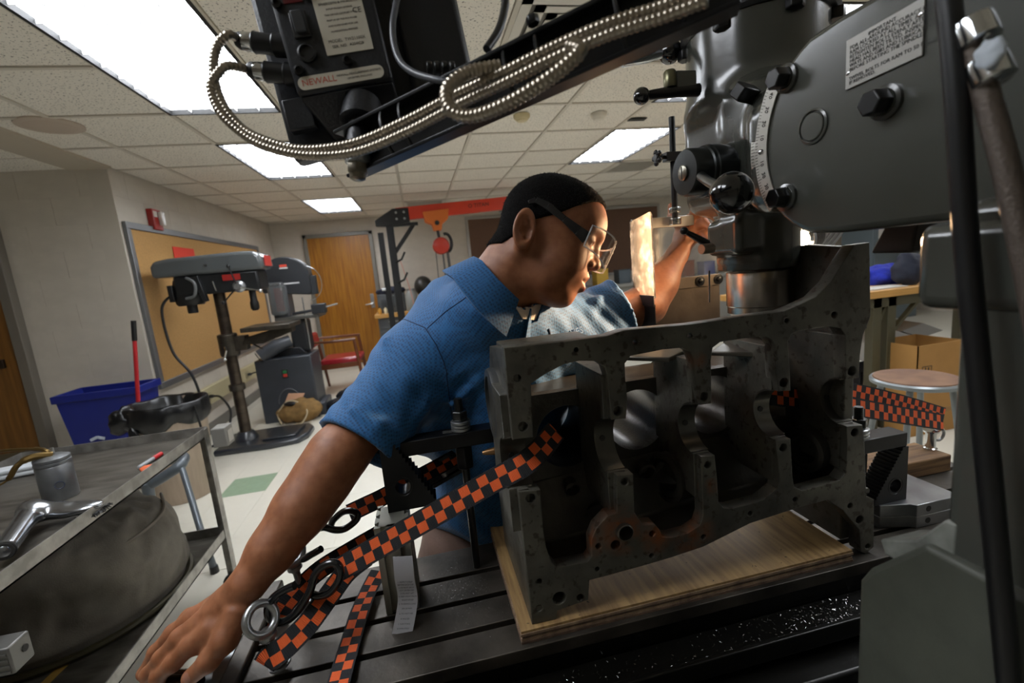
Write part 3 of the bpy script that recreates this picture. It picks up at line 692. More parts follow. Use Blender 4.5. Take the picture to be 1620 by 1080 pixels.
MB().prism([V((HO.x + a, 6.24, HO.z + z)) for a, z in ((-.17, .08), (.17, .1), (.15, -.02), (.07, -.08), (.05, -.16), (-.05, -.16), (-.07, -.08), (-.15, -.04))], (0, .05, 0)).build('trolley_plate', org, t2, bevel=.005)
MB().lathe((HO.x, 6.1, HO.z - .07), (0, -1, 0), [(.03, 0), (.03, .015), (.015, .02)], 12).build('trolley_bolt', blackm, t2)
MB().tube([(HO.x, 6.2, HO.z - .16), (HO.x + .01, 6.2, HO.z - .27)], .018, 8).build('hook_shank', blackm, t2)
MB().lathe((HO.x + .02, 6.1, HO.z - .36), (0, 1, 0), [(.02, -.02), (.1, 0), (.11, .03), (.11, .14), (.1, .16)], 24).build('hoist_body', mat('hoist_red', 'b5301c', .4), t2, smooth=True)
MB().tube([V((HO.x + .09 + .07 * math.cos(a), 6.15, HO.z - .33 + .12 * math.sin(a))) for a in [1.9 - 3.2 * i / 12 for i in range(13)]], .02, 8).build('hook', blackm, t2, smooth=True)
for dx, r in ((-.07, .007), (.04, .013), (.12, .02)):
    MB().tube([(HO.x + dx * .8, 6.17, HO.z - .42), (HO.x + dx, 6.17, HO.z - 1.35)], r, 6).build('chain', mat('hoist_chain', '6a6a68', .4, .8), t2)
# ---- back workbench with things on it
maple = mat('maple_butcher_block', 'c2924f', .4, var=.2, scale=6, stretch=(1, 14, 14))
BB = V((-.1, 7.6, 0)); t = thing('back_workbench', 'wood topped workbench against the back wall behind the man', 'workbench', BB)
MB().box(-.72, 1.0, 7.3, 8.15, .80, .86).build('bench_top', maple, t, bevel=.004)
MB().box(-.68, .95, 7.36, 8.1, .16, .80).build('cabinet', mat('grey_cabinet', '5d6062', .45), t)
for z in (.2, .42, .62):
    d_ = MB().box(-.66, -.1, 7.345, 7.36, z, z + .16).build('drawer', mat('drawer_grey', '4d5052', .45), t, bevel=.004)
    MB().box(-.52, -.36, 7.33, 7.345, z + .1, z + .12).build('drawer_pull', galv, d_)
for x in (-.66, .9): MB().box(x, x + .06, 7.34, 7.4, 0, .16).build('leg', blackm, t)
tm = thing('tool_case', 'grey machine case with dark cloth on the back bench', 'case', (-.45, 7.6, .86))
MB().box(-.66, -.24, 7.5, 7.8, .86, 1.16).build('case_body', mat('case_grey', '4f5456', .5, var=.3, scale=12), tm, bevel=.01)
lump('folded_cloth', (-.45, 7.62, 1.2), (.22, .15, .07), mat('navy_cloth', '1d2233', .8), tm, .2, 12, seed=9, flat=False)
for dx in (-.12, 0, .12): MB().box(-.45 + dx - .04, -.45 + dx + .04, 7.485, 7.5, .93, 1.08).build('case_rib', mat('case_rib', '3a3e40', .5), tm, bevel=.004)
p = at(670, 455, Y=7.8); tc_ = thing('dark_helmet', 'dark rounded welding hood on the back bench', 'helmet', (p.x, 7.8, .86))
MB().ball((p.x, 7.8, 1.22), (.15, .17, .17)).build('hood_shell', mat('charcoal_hood', '2b2926', .4), tc_, smooth=True)
MB().lathe((p.x, 7.8, .86), EZ, [(.13, 0), (.12, .05), (.05, .1), (.05, .25), (.12, .3)], 20).build('stand', blackm, tc_, smooth=True)
p = at(650, 462, Y=7.42); tj = thing('glass_jar', 'cloudy glass jar beside the crane post on the bench', 'jar', (p.x, 7.42, .86))
MB().lathe((p.x, 7.42, .86), EZ, [(.09, 0), (.095, .02), (.095, .26), (.06, .32)], 20).build('jar_body', mat('cloudy_glass', '9da09a', .3, trans=.3), tj, smooth=True)
MB().lathe((p.x, 7.42, 1.18), EZ, [(.065, 0), (.065, .03)], 20).build('jar_lid', galv, tj, smooth=True)
for i, (dx, cc) in enumerate(((.05, 'b9852f'), (.13, 'd7c9a5'), (.2, '6f7b88'))):
    c_ = V((-.72 + dx * 1.1 + .03, 7.36, .86)); tb = thing('small_bottle', ['amber bottle on the left end of the back bench', 'cream bottle second on the left end of the back bench', 'grey blue bottle third on the left end of the back bench'][i], 'bottle', c_, 'bottles on the back bench')
    MB().lathe(c_, EZ, [(.025, 0), (.027, .01), (.027, .07), (.012, .09), (.012, .1)], 14).build('bottle_body', mat('bottle_%d' % i, cc, .35), tb, smooth=True)
    MB().lathe(c_ + V((0, 0, .1)), EZ, [(.014, 0), (.014, .02)], 12).build('cap', blackp, tb)
# ---- brown tack board on back wall
t = thing('tack_board', 'long brown tack board in a silver frame on the back wall', 'board', (2.6, BY - .02, 1.12))
MB().box(.98, 4.6, BY - .02, BY - .003, 1.12, 2.28).build('board_panel', mat('brown_fabric', '6b5040', .85, var=.1, scale=40), t)
for (a, b, c, d) in ((.93, 4.65, 2.28, 2.33), (.93, 4.65, 1.07, 1.12), (.93, .98, 1.12, 2.28), (4.6, 4.65, 1.12, 2.28)):
    MB().box(a, b, BY - .03, BY, c, d).build('frame_rail', mat('silver_rail', 'a9a6a0', .35, .7), t, bevel=.004)
MB().tube([(1.55, BY - .05, 2.36), (1.62, BY - .05, 2.36)], .03, 10).build('map_hook', galv, t)
# ---- far right bench zone seen through shield and mill gap
t = thing('far_counter', 'long grey counter along the back wall right of the man', 'counter', (4.0, 7.6, 0))
MB().box(2.4, 8.0, 7.45, 8.15, .88, .93).build('counter_top', mat('grey_laminate', '9b9a94', .4), t, bevel=.004)
MB().box(2.45, 7.95, 7.5, 8.12, .1, .88).build('cabinet', mat('pale_cabinet', '8f8d86', .5), t)
MB().box(2.5, 7.9, 7.56, 8.1, 0, .1).build('plinth', blackm, t)
for k in range(8): MB().box(2.5 + .68 * k, 3.12 + .68 * k, 7.485, 7.5, .14, .84).build('cabinet_door', mat('pale_cabinet', '8f8d86', .5), t, bevel=.004)
cols = ['2f5fa8', 'c9a23c', '58636b', '3c8f8a', 'b9b9b4', '7b4a35', '2c3e7a', 'd8d2c0', '4c4f52', '6a8f4a', '8fa3b3', '33373a']
labs = ['blue', 'yellow', 'slate', 'teal', 'white', 'brown', 'navy', 'cream', 'charcoal', 'green', 'pale blue', 'black']
for i in range(12):
    x = 2.75 + .42 * i; h = .12 + .05 * ((i * 7) % 4); c_ = V((x, 7.68, .93))
    tb = thing('supply_box', labs[i] + ' supply box in the row on the far counter', 'box', c_, 'supply boxes on the far counter')
    MB().box(x - .11, x + .11, 7.58, 7.8, .93, .93 + h).build('box_body', mat('supply_' + labs[i].replace(' ', '_'), cols[i], .5), tb, bevel=.006)
    MB().box(x - .115, x + .115, 7.575, 7.805, .93 + h, .95 + h).build('lid', mat('supply_' + labs[i].replace(' ', '_'), cols[i], .5), tb, bevel=.004)
# ================================================================== CART AND WHAT LIES ON IT
cartm = mat('worn_grey_steel', '6a6862', .42, .5, var=.35, scale=16, bump=.25, bscale=50)
cartin = mat('worn_tray_steel', '5f5b53', .45, .45, var=.45, scale=7, col2='3f3b34', stretch=(1, 4, 1), bump=.2, bscale=60)
edge = mat('bare_edge_steel', 'a5a29c', .38, .7, var=.4, scale=20)
CX0, CX1, CY0, CY1, CZ = -1.74, -1.02, .88, 2.24, .80
t = cart = thing('utility_cart', 'grey two-shelf steel utility cart at the left', 'cart', ((CX0 + CX1) / 2, 1.56, 0))
for zt, nm in ((CZ, 'top_tray'), (.31, 'lower_shelf')):
    tr = MB().box(CX0, CX1, CY0, CY1, zt - .045, zt - .04).build(nm, cartin, t)
    for (a, b, c, d) in ((CX0, CX1, CY1 - .004, CY1), (CX0, CX1, CY0, CY0 + .004), (CX0, CX0 + .004, CY0, CY1), (CX1 - .004, CX1, CY0, CY1)):
        MB().box(a, b, c, d, zt - .045, zt).build('rim', edge, tr)
for sx, x in ((1, CX0), (-1, CX1)):
    for sy, y in ((1, CY0), (-1, CY1)):
        MB().box(*sorted((x - .002 * sx, x + .04 * sx)), *sorted((y - .003 * sy, y + .002 * sy)), .06, CZ - .005).box(*sorted((x - .003 * sx, x + .002 * sx)), *sorted((y, y + .04 * sy)), .06, CZ - .005).build('leg', edge, t)
        MB().lathe((x + .02 * sx, y + .02 * sy - .012, .035), EY, [(.02, 0), (.035, .003), (.035, .021), (.02, .024)], 18).build('caster', mat('caster_rubber', '2c2c2c', .6), t, smooth=True)
# small grey box clipped at the far corner
p = V((-.985, 2.25, .74)); bx_ = thing('clip_box', 'small grey box clipped to the far corner of the cart', 'box', (p.x, p.y, .70))
MB().box(p.x - .012, p.x + .05, p.y - .04, p.y + .04, .70, .79).build('box_body', mat('box_grey', '77756f', .5), bx_, bevel=.005)
MB().box(p.x + .0505, p.x + .052, p.y - .025, p.y + .025, .715, .77).build('box_label', mat('box_label', 'a9a49b', .6), bx_)
TZ = CZ - .04
# oil can
oc = at(98, 786, Z=TZ); cano = mat('dull_tin', '8a8d90', .36, .8, var=.2, scale=20); brass = mat('old_brass', '6f5a34', .35, .9)
t = thing('oil_can', 'dull metal pump oil can with brass spout on the cart', 'oil can', oc)
MB().lathe(oc, EZ, [(.045, 0), (.047, .003), (.047, .115), (.044, .12), (.0475, .122), (.0475, .13), (.044, .132), (.047, .134), (.047, .142), (.03, .15), (.012, .152)], 32).build('can_body', cano, t, smooth=True)
MB().tube(smoothpath([oc + V((0, 0, .15)), oc + V((-.01, .0, .165)), oc + V((-.05, .02, .172)), oc + V((-.16, .05, .175)), oc + V((-.3, .09, .165))], 6), [.008] * 13 + [.005] * 12, 8).build('spout', brass, t, smooth=True)
MB().tube(smoothpath([oc + V((.01, -.005, .152)), oc + V((-.03, -.03, .16)), oc + V((-.06, -.05, .145)), oc + V((-.08, -.065, .11)), oc + V((-.105, -.08, .095))], 6), [.011] * 10 + [.008] * 9 + [.003] * 6, 8).build('pump_lever', brass, t, smooth=True)
MB().tube([oc + V((.008, 0, .15)), oc + V((.008, 0, .175))], .005, 8).build('plunger', galv, t)
MB().tube(circ(oc + V((.0295, -.037, .055)), V((.78, .62, 0)), EZ, .012, 20), .0012, 5, closed=True).build('can_print', mat('faded_blue_print', '3a4258', .6), t)
# vacuum nozzle
nz = thing('vacuum_nozzle', 'polished aluminium vacuum brush nozzle lying on the cart edge', 'nozzle', at(70, 850, Z=TZ))
alu = mat('polished_aluminium', '9a9da1', .2, .95, var=.2, scale=12)
a0, a1, a2 = at(8, 868, Z=TZ + .045), at(50, 808, Z=TZ + .05), at(140, 803, Z=TZ + .03)
hn = netobj('nozzle_body', lambda p: smin(s_cap(a0, a1, .023, .027)(p), smin(s_cap(a1, a1.lerp(a2, .6), .026, .02)(p), s_ell(a1.lerp(a2, .75), (.075, .038, .018))(p), .02), .03), (-1.5, 1.15, TZ - .02), (-.95, 1.85, TZ + .12), .004, alu, nz)
MB().lathe(a0, (a0 - a1), [(.0225, .0), (.024, .012), (.021, .013), (.021, .002)], 24, caps=False).lathe(a0, (a0 - a1), [(.0215, .016), (.0215, .0175)], 24).build('nozzle_mouth', darkgap, nz, smooth=True)
br = MB(); rr = random.Random(3)
for k in range(260):
    q = a2 + V((rr.uniform(-.02, .03), rr.uniform(-.035, .035), 0)) ; q.z = TZ + .018
    br.tube([q, q + V((rr.uniform(.0, .02), rr.uniform(-.012, .012), rr.uniform(-.014, .006)))], .0012, 4)
o = br.build('brush_bristles', blackp, nz); o['kind'] = 'stuff'
# marker pens
def pen(c, d, r, L, m1, m2, label, nm='marker_pen'):
    d = V(d).normalized(); c = V(c); q = thing(nm, label, 'pen', (c.x, c.y, TZ))
    MB().lathe(c - d * L / 2, d, [(r * .45, 0), (r, .004), (r, L * .62)], 14).build('barrel', m1, q, smooth=True)
    MB().lathe(c + d * L * .12, d, [(r * 1.15, 0), (r * 1.15, L * .36), (r * .8, L * .38)], 14).build('cap', m2, q, smooth=True)
pr, pg_, po, pw_ = mat('pen_red', 'b51e22', .35), mat('pen_grey', '8f9294', .4), mat('pen_orange', 'd2623a', .6), mat('pen_white', 'c7c9cb', .5)
c1 = at(238, 728, Z=TZ + .009); pen(c1, at(258, 715, Z=TZ + .009) - at(213, 743, Z=TZ + .009), .008, .14, pg_, pr, 'grey marker pen with a red cap on the cart')
c2 = at(246, 733, Z=TZ + .007); pen(c2 + V((.012, -.035, 0)), at(258, 722, Z=TZ) - at(222, 748, Z=TZ), .006, .12, pw_, pw_, 'white pen beside the red capped marker on the cart')
lump('orange_clay', at(238, 742, Z=TZ) + V((.01, -.02, .012)), (.035, .02, .012), po, None, .35, 60, 20, 12, 1, False)
tag(bpy.data.objects['orange_clay'], 'crumbled orange marking crayon beside the pens', 'crayon')
# white rods at far left corner
wr = mat('white_tube', 'b8bcbf', .4)
for k in range(7):
    c = V((-1.66 + (k % 3) * .0, 2.05 - .021 * (k % 4) - .01 * (k // 4), TZ + .011 + .019 * (k // 4)))
    q = MB().lathe(c + V((-.12 + .014 * k, 0, 0)), V((1, .25, 0)), [(.0075, 0), (.0095, 0), (.0095, .2), (.0075, .2), (.0075, .0)], 14, caps=False).build('white_tube', wr, smooth=True)
    tag(q, 'white plastic tube in the bundle at the left edge of the cart', 'tube', 'white tubes on the cart')
# canvas dust drum on the lower shelf
dc_ = V((-1.39, 1.86, .27)); canv2 = mat('grey_canvas', '6e685d', .85, var=.35, scale=9, bump=.5, bscale=220)
t = thing('canvas_drum', 'slumped grey canvas filter drum on the lower cart shelf', 'filter drum', dc_)
pr_ = [(.33, .02), (.338, .05), (.325, .1), (.318, .16), (.315, .22), (.305, .28), (.285, .32), (.22, .345), (.12, .345), (.01, .34)]
pr2 = []
for i in range(len(pr_) - 1):
    for k in range(4): pr2.append((pr_[i][0] + (pr_[i + 1][0] - pr_[i][0]) * k / 4, pr_[i][1] + (pr_[i + 1][1] - pr_[i][1]) * k / 4))
dm = MB().lathe(dc_, EZ, pr2 + [pr_[-1]], 140, caps=False)
for i, p in enumerate(dm.v):
    d = p - dc_; a = math.atan2(d.y, d.x); rxy = math.hypot(d.x, d.y)
    u_, w__ = d.x * 9 + d.z * 2, d.y * 9 - d.z * 4
    rid = 1 - abs(mnoise.noise(V((u_, w__, d.z * 5)))) * 2; rid2 = 1 - abs(mnoise.noise(V((u_ * 2.1 + 7, w__ * 2.1, d.z * 9)))) * 2
    k = .07 * mnoise.noise(V((d.x * 4, d.y * 4, d.z * 7 + 3))) + .04 * rid + .018 * rid2
    lo_f = min(1, max(0, (d.z - .03) / .06)); sag = -.05 * max(0, mnoise.noise(V((d.x * 4 + 2, d.y * 4, 0)))) * min(1, max(0, (d.z - .15) / .1))
    dm.v[i] = dc_ + V((d.x * (1 + k * 1.3 * lo_f), d.y * (1 + k * 1.3 * lo_f), d.z + sag + (k * .5 if rxy < .28 else 0)))
dm.build('canvas', canv2, t, smooth=True, angle=80)
MB().tube(circ(dc_ + V((0, 0, .014)), EX, EY, .345, 60), .013, 8, closed=True).build('base_rim', mat('olive_rim', '3c3826', .4, .4), t, smooth=True)
MB().tube(smoothpath([dc_ + V((.02, -.31, .30)), dc_ + V((.24, -.18, .28)), dc_ + V((.315, .02, .3)), dc_ + V((.22, .22, .31))], 8), .006, 6).build('seam', mat('canvas_seam', '6e675c', .8), t, smooth=True)
# floor arrow painted tape on the lower shelf
tp = mat('yellow_tape', '8a6c2e', .6)
ar = thing('tape_arrow', 'faded yellow tape arrow stuck on the lower cart shelf', 'tape', at(70, 1050, Z=.2705))
q = [at(110, 1037, Z=.271), at(40, 1057, Z=.271), at(60, 1085, Z=.271)]
MB().prism([q[0], q[1], q[1] + V((.0, .03, 0)), q[0] + V((.0, .03, 0))], (0, 0, .0006)).build('tape_strip', tp, ar)
MB().prism([q[0], q[2], q[2] + V((.03, 0, 0)), q[0] + V((.03, .01, 0))], (0, 0, .0008)).build('tape_strip', tp, ar)
# clamp block at near leg
cb = at(18, 1032, X=-.99); t = thing('leg_bracket', 'grey ribbed bracket bolted to the near cart leg', 'bracket', cb)
MB().box(cb.x - .06, cb.x + .02, cb.y - .028, cb.y + .028, cb.z - .035, cb.z + .03).build('bracket_body', mat('bracket_grey', '6d6c68', .4, .6), t, bevel=.004)
for k in range(4): MB().box(cb.x - .055, cb.x + .015, cb.y - .0305, cb.y - .028, cb.z - .03 + .014 * k, cb.z - .024 + .014 * k).build('bracket_rib', mat('bracket_grey', '6d6c68', .4, .6), t)
MB().lathe((cb.x + .02, cb.y + .008, cb.z), EX, [(.008, 0), (.008, .002)], 14).build('bolt_hole', darkgap, t)
# bent grey tube stand behind the cart
gp = mat('grey_tube_paint', '5a6166', .35, .3)
st = V((-1.42, 2.78, 0)); t = thing('tube_stand', 'bent grey tube stand on the floor behind the cart', 'stand', st)
MB().tube(smoothpath([at(240, 765, Y=2.7), at(262, 752, Y=2.7), at(286, 735, Y=2.72), at(290, 722, Y=2.85), at(272, 728, Y=3.0)], 8), .028, 12).build('bent_tube', gp, t, smooth=True)
lg_ = at(234, 770, Y=2.7)
MB().tube([(lg_.x, 2.7, lg_.z + .02), (lg_.x - .02, 2.7, 0.02)], .028, 12).build('leg', gp, t, smooth=True)
lg2 = at(340, 905, Z=0.0)
MB().tube(smoothpath([at(286, 735, Y=2.72), at(300, 780, Y=2.6), lg2 + V((-.03, .02, .2)), lg2 + V((0, 0, .02))], 8), .016, 12).build('leg', gp, t, smooth=True)
MB().lathe(lg2, EZ, [(.021, 0), (.019, .035)], 14).build('rubber_foot', blackp, t)
# ================================================================== MILLING MACHINE
TZ0 = .80                                           # table top height
QX, QY = .711, .86                                  # spindle axis
enam = mat('grey_machine_enamel', '4a4c46', .26, var=.12, scale=5, bump=.12, bscale=30, coat=.5)
enamd = mat('dark_machine_enamel', '383a35', .22, var=.15, scale=7, bump=.15, bscale=40, coat=.5)
blk = mat('black_oxide', '0e0e0f', .35, .3)
blkg = mat('gloss_black_phenolic', '0a0b0b', .12, coat=.6)
tabm = mat('ground_cast_iron', '565048', .42, .5, var=.5, scale=10, col2='2c2822', bump=.25, bscale=90)
tabd = mat('oily_black_iron', '14130f', .3, .5, var=.4, scale=9, bump=.3, bscale=60)
mill = thing('milling_machine', 'grey vertical milling machine filling the right side', 'milling machine', (.72, .4, 0))
# --- table with T slots (long axis X)
TX0, TX1 = -.335, 1.25
YS_ = [.612, .667, .679, .739, .751, .812, .824, .905]
for k in range(4):
    a, b = YS_[2 * k], YS_[2 * k + 1]
    MB().box(TX0, TX1, a, b, TZ0 - .022, TZ0).build('table_rail', tabm, mill, bevel=.0012)
tb = MB().box(TX0, TX1, .612, .905, TZ0 - .075, TZ0 - .045)
for k in range(4):
    a, b = YS_[2 * k], YS_[2 * k + 1]; tb.box(TX0, TX1, a + (.009 if k else 0), b - (.009 if k < 3 else 0), TZ0 - .046, TZ0 - .0215)
tb.build('table_body', tabd, mill)
MB().box(TX0, TX1, .545, .611, TZ0 - .062, TZ0 - .05).box(TX0, TX1, .54, .548, TZ0 - .062, TZ0 - .03).build('coolant_trough', tabd, mill, bevel=.002)
MB().box(TX0 + .05, TX1, .50, .93, TZ0 - .20, TZ0 - .075).build('saddle', tabd, mill, bevel=.006)
MB().prism([V((TX0 + .3, y, z)) for y, z in ((.45, .60), (.47, .57), (.47, .5), (.42, .46), (.42, .3), (.97, .3), (.97, .6))], (.75, 0, 0)).build('knee', enamd, mill, bevel=.012)
MB().box(TX0 + .1, TX1, .43, .50, TZ0 - .17, TZ0 - .145).box(TX0 + .1, TX1, .40, .43, TZ0 - .22, TZ0 - .15).build('way_rail', tabd, mill, bevel=.003)
MB().box(TX0 - .03, TX0, .60, .91, TZ0 - .09, TZ0 + .012).build('end_bracket', tabm, mill, bevel=.004)
# handwheel with crank grip at the left end
hw = V((TX0 - .055, .745, TZ0 - .045))
MB().lathe(hw + V((.03, 0, 0)), (-1, 0, 0), [(.045, 0), (.05, .004), (.05, .03), (.03, .035), (.028, .05), (.02, .055)], 28).build('dial', steel, mill, smooth=True)
MB().tube([hw + V((-.02, 0, 0)), hw + V((-.035, -.03, .02)), hw + V((-.04, -.075, .045))], [.02, .013, .014], 12).build('crank_arm', blk, mill, smooth=True)
GR0, GR1 = dep(303, 1078, .70), dep(235, 1082, .735)
MB().lathe(GR0, (GR1 - GR0), [(.008, -.02), (.012, -.01), (.017, .01), (.019, .04), (.016, .075), (.008, .085)], 20).build('crank_grip', blkg, mill, smooth=True)
MB().tube([hw + V((-.04, -.075, .045)), GR0], .008, 10).build('crank_pin', galv, mill, smooth=True)
# --- column, base casting
RXp = .50
MB().box(.426, .95, -.45, .292, 0, 1.40).build('column', enam, mill, bevel=.012, seg=3)
MB().prism([V((.418, y, z)) for y, z in ((-.4, 0), (.36, 0), (.36, 1.02), (.35, 1.04), (.312, 1.085), (.30, 1.10), (-.4, 1.10))], (.5, 0, 0)).build('column_base_casting', mat('worn_machine_enamel', '55584f', .42, var=.3, scale=12, bump=.4, bscale=40), mill, bevel=.006, seg=3)
MB().prism([V((.425, y, z)) for y, z in ((.34, 1.062), (.345, 1.075), (.312, 1.094), (.289, 1.128), (.28, 1.128), (.28, 1.06))], (.05, 0, 0)).build('way_wiper', mat('chipped_paint_edge', '8a8d86', .5, var=.5, scale=40), mill, bevel=.002)
MB().box(.42, .8, .1, .322, 1.312, 1.384).build('turret_clamp', enam, mill, bevel=.012, seg=3)
# --- ram (profile in the YZ plane)
prof = [(-.45, 1.388), (.47, 1.385)]
for i in range(21):
    a = -math.pi / 2 + .35 + (math.pi - .7) * i / 20; prof.append((.47 + .13 * math.cos(a) + .0, 1.506 + .125 * math.sin(a)))
prof += [(.47, 1.626), (-.45, 1.606)]
ram = MB().prism([V((RXp, y, z)) for y, z in prof], (.42, 0, 0)).build('ram', enam, mill, bevel=.008, seg=3)
def rampt(px, py, off=0): q = at(px, py, X=RXp); return V((RXp - off, q.y, q.z))
# degree scale (arc plate on ram nose)
def arcpts(r, a0, a1, n, off): return [V((RXp - off, .452 + r * math.cos(a0 + (a1 - a0) * i / n), 1.509 + r * math.sin(a0 + (a1 - a0) * i / n) * .98)) for i in range(n + 1)]
alus = mat('etched_aluminium', 'a7a49b', .4, .5)
a0, a1 = -.60, .62
sc = MB().prism(arcpts(.152, a0, a1, 24, .001) + arcpts(.130, a0, a1, 24, .001)[::-1], (-.002, 0, 0)).build('degree_scale', alus, mill)
prt = mat('scale_print', '1d1d1b', .6)
for i in range(41):
    a = a0 + .06 + (a1 - a0 - .12) * i / 40; L = .007 if i % 5 == 0 else .004
    p0 = V((RXp - .0032, .452 + .151 * math.cos(a), 1.509 + .151 * math.sin(a) * .98)); p1 = V((RXp - .0032, .452 + (.151 - L) * math.cos(a), 1.509 + (.151 - L) * math.sin(a) * .98))
    MB().bar(p0, p1, .0007, .0004, V((0, -math.sin(a), math.cos(a)))).build('scale_tick', prt, sc)
for i, n_ in enumerate(('40', '30', '20', '10', '0', '10', '20', '30', '40')):
    a = a1 - .1 - (a1 - a0 - .2) * i / 8
    text('scale_number', n_, .0085, V((RXp - .0034, .452 + .1385 * math.cos(a), 1.509 + .1385 * math.sin(a) * .98)), V((0, math.sin(a), -math.cos(a))) * 1, V((0, math.cos(a), math.sin(a))), prt, sc, .0002)
for a in (a0 + .03, .0, a1 - .03):
    MB().ball(V((RXp - .004, .452 + .141 * math.cos(a), 1.509 + .141 * math.sin(a) * .98)), (.002, .0035, .0035), n=10, m=6).build('scale_rivet', chrome, sc, smooth=True)
# instruction plate
pc = [rampt(1342, 60), rampt(1465, 0), rampt(1463, 88), rampt(1340, 142)]
c_ = (pc[0] + pc[1] + pc[2] + pc[3]) / 4; ph = ((pc[0] - pc[3]).length + (pc[1] - pc[2]).length) / 4; pw = ((pc[0] - pc[1]).length + (pc[3] - pc[2]).length) / 4
PU = V((0, -1, .02)).normalized()
pl = MB().obox(c_ + V((-.0015, 0, 0)), PU, EZ, EX, pw, ph, .001).build('instruction_plate', mat('brushed_plate', '9d9b95', .35, .4), mill, bevel=.0004)
lines = ['IMPORTANT', 'FOR ALL-AROUND ACCURACY KEEP THE', 'RAM LOCKED AT ALL TIMES. ALWAYS', 'RETIGHTEN BOLTS EVENLY AFTER THE', 'HEAD HAS BEEN TILTED. INSPECT ALL', 'WAYS AND GIBS AND LUBRICATE DAILY', 'BEFORE STARTING THE SPINDLE.', '', 'SWIVEL BOLTS FOR RAM TO 50 FT-LB', 'IF REMOVED.']
for i, s_ in enumerate(lines):
    if s_: text('plate_text', s_, .0052, c_ + V((-.0028, 0, ph * .78 - i * ph * .175)) + (PU * (-pw * .88) if i else V((0, 0, 0))), PU, EZ, prt, pl, .0001, 'LEFT' if i else 'CENTER')
for q in (c_ + PU * pw * .92 + EZ * ph * .45, c_ - PU * pw * .93 - EZ * ph * .35): MB().ball(q + V((-.0026, 0, 0)), (.001, .0025, .0025), n=10, m=6).build('plate_rivet', chrome, pl, smooth=True)
# ram bolts, plug
def rbolt(px, py, r, h, m=blk):
    q = rampt(px, py)
    MB().lathe(q, (-1, 0, 0), [(r * 1.3, 0), (r * 1.3, .004), (r, .005), (r, .007)], 24).build('bolt_washer', enamd, mill, smooth=True)
    MB().hexa(q + V((-.006, 0, 0)), (-1, 0, 0), r, h).build('hex_bolt', m, mill, bevel=.001)
rbolt(1246, 124, .0135, .018); rbolt(1245, 312, .0135, .018); rbolt(1403, 162, .0135, .018)
q = rampt(1287, 200); MB().lathe(q + V((.001, 0, 0)), (-1, 0, 0), [(.021, 0), (.021, .003), (.0185, .004), (.0185, .0005), (.0165, .0005), (.0165, .0035), (.0155, .0045), (.0001, .0046)], 32).build('oil_plug', enam, mill, smooth=True)
_mark = set(bpy.data.objects)
# --- head: cast swivel body as one smooth casting
def head_sdf(p):
    d = s_cyl((QX - .004, QY, 1.655), (QX - .004, QY, 1.82), .127, .012)(p)
    d = smin(d, s_box((QX, QY - .03, 1.56), (.115, .13, .11), .04)(p), .04)
    d = smin(d, s_cyl((.60, .76, 1.61), (.82, .76, 1.61), .05, .01)(p), .025)
    d = smin(d, s_box((QX, .68, 1.525), (.150, .05, .098), .045)(p), .03)
    d = smin(d, s_cyl((QX, QY, 1.335), (QX, QY, 1.47), .079, .012)(p), .03)
    d = smin(d, s_cyl((.615, .82, 1.452), (.77, .82, 1.452), .034, .008)(p), .012)
    d = smin(d, s_box((.640, .84, 1.40), (.03, .05, .035), .012)(p), .012)
    return d
netobj('head_casting', head_sdf, (.48, .57, 1.30), (.92, 1.04, 1.86), .0055, enamd, mill)
MB().lathe((QX, QY, 1.79), EZ, [(.133, 0), (.139, .006), (.141, .1), (.16, .25), (.1, .3)], 48).build('belt_housing', mat('black_crackle', '17181a', .45, bump=.3, bscale=120), mill, smooth=True)
for a in (2.6, 3.6, 4.5, 5.5):
    q = V((QX + .129 * math.cos(a), QY + .129 * math.sin(a), 1.79)); MB().hexa(q, (0, 0, -1), .017, .02).build('housing_bolt', blk, mill, bevel=.001)
MB().lathe((QX, QY, 1.335), (0, 0, -1), [(.0775, -.03), (.0775, .0), (.075, .004), (.06, .006)], 48).build('quill_collar', enamd, mill, smooth=True)
MB().lathe((QX, QY, 1.326), (0, 0, -1), [(.060, 0), (.061, .002), (.061, .072), (.059, .074), (.059, .088), (.05, .094), (.02, .095)], 64).build('spindle_shell', mat('polished_spindle', 'cfcac2', .27, 1, var=.12, scale=3, stretch=(30, 30, .3)), mill, smooth=True)
MB().lathe((QX, QY, 1.232), (0, 0, -1), [(.04, 0), (.04, .02), (.035, .03)], 40).build('cutter_body', mat('cutter_steel', '6b5a45', .3, .9), mill, smooth=True)
# tilt scale on the swivel flange (around the Y axis)
ts = [V((QX + .1515 * math.cos(a * 1.0), y, 1.525 + .14 * math.sin(a))) for y in (.664, .690) for a in [math.pi - .62 + 1.2 * i / 24 for i in range(25)]]
mb = MB().add(ts, [(i, i + 1, i + 26, i + 25) for i in range(24)]); tsc = mb.build('tilt_scale', alus, mill, smooth=True)
for i in range(33):
    a = math.pi - .58 + 1.12 * i / 32; q = V((QX + .1518 * math.cos(a) - .0005,   .683 + (.002 if i % 4 else 0), 1.525 + .14 * math.sin(a)))
    MB().obox(q, EY, V((-math.sin(a), 0, math.cos(a))), V((math.cos(a), 0, math.sin(a))), .003 if i % 4 else .005, .0004, .0002).build('scale_tick', prt, tsc)
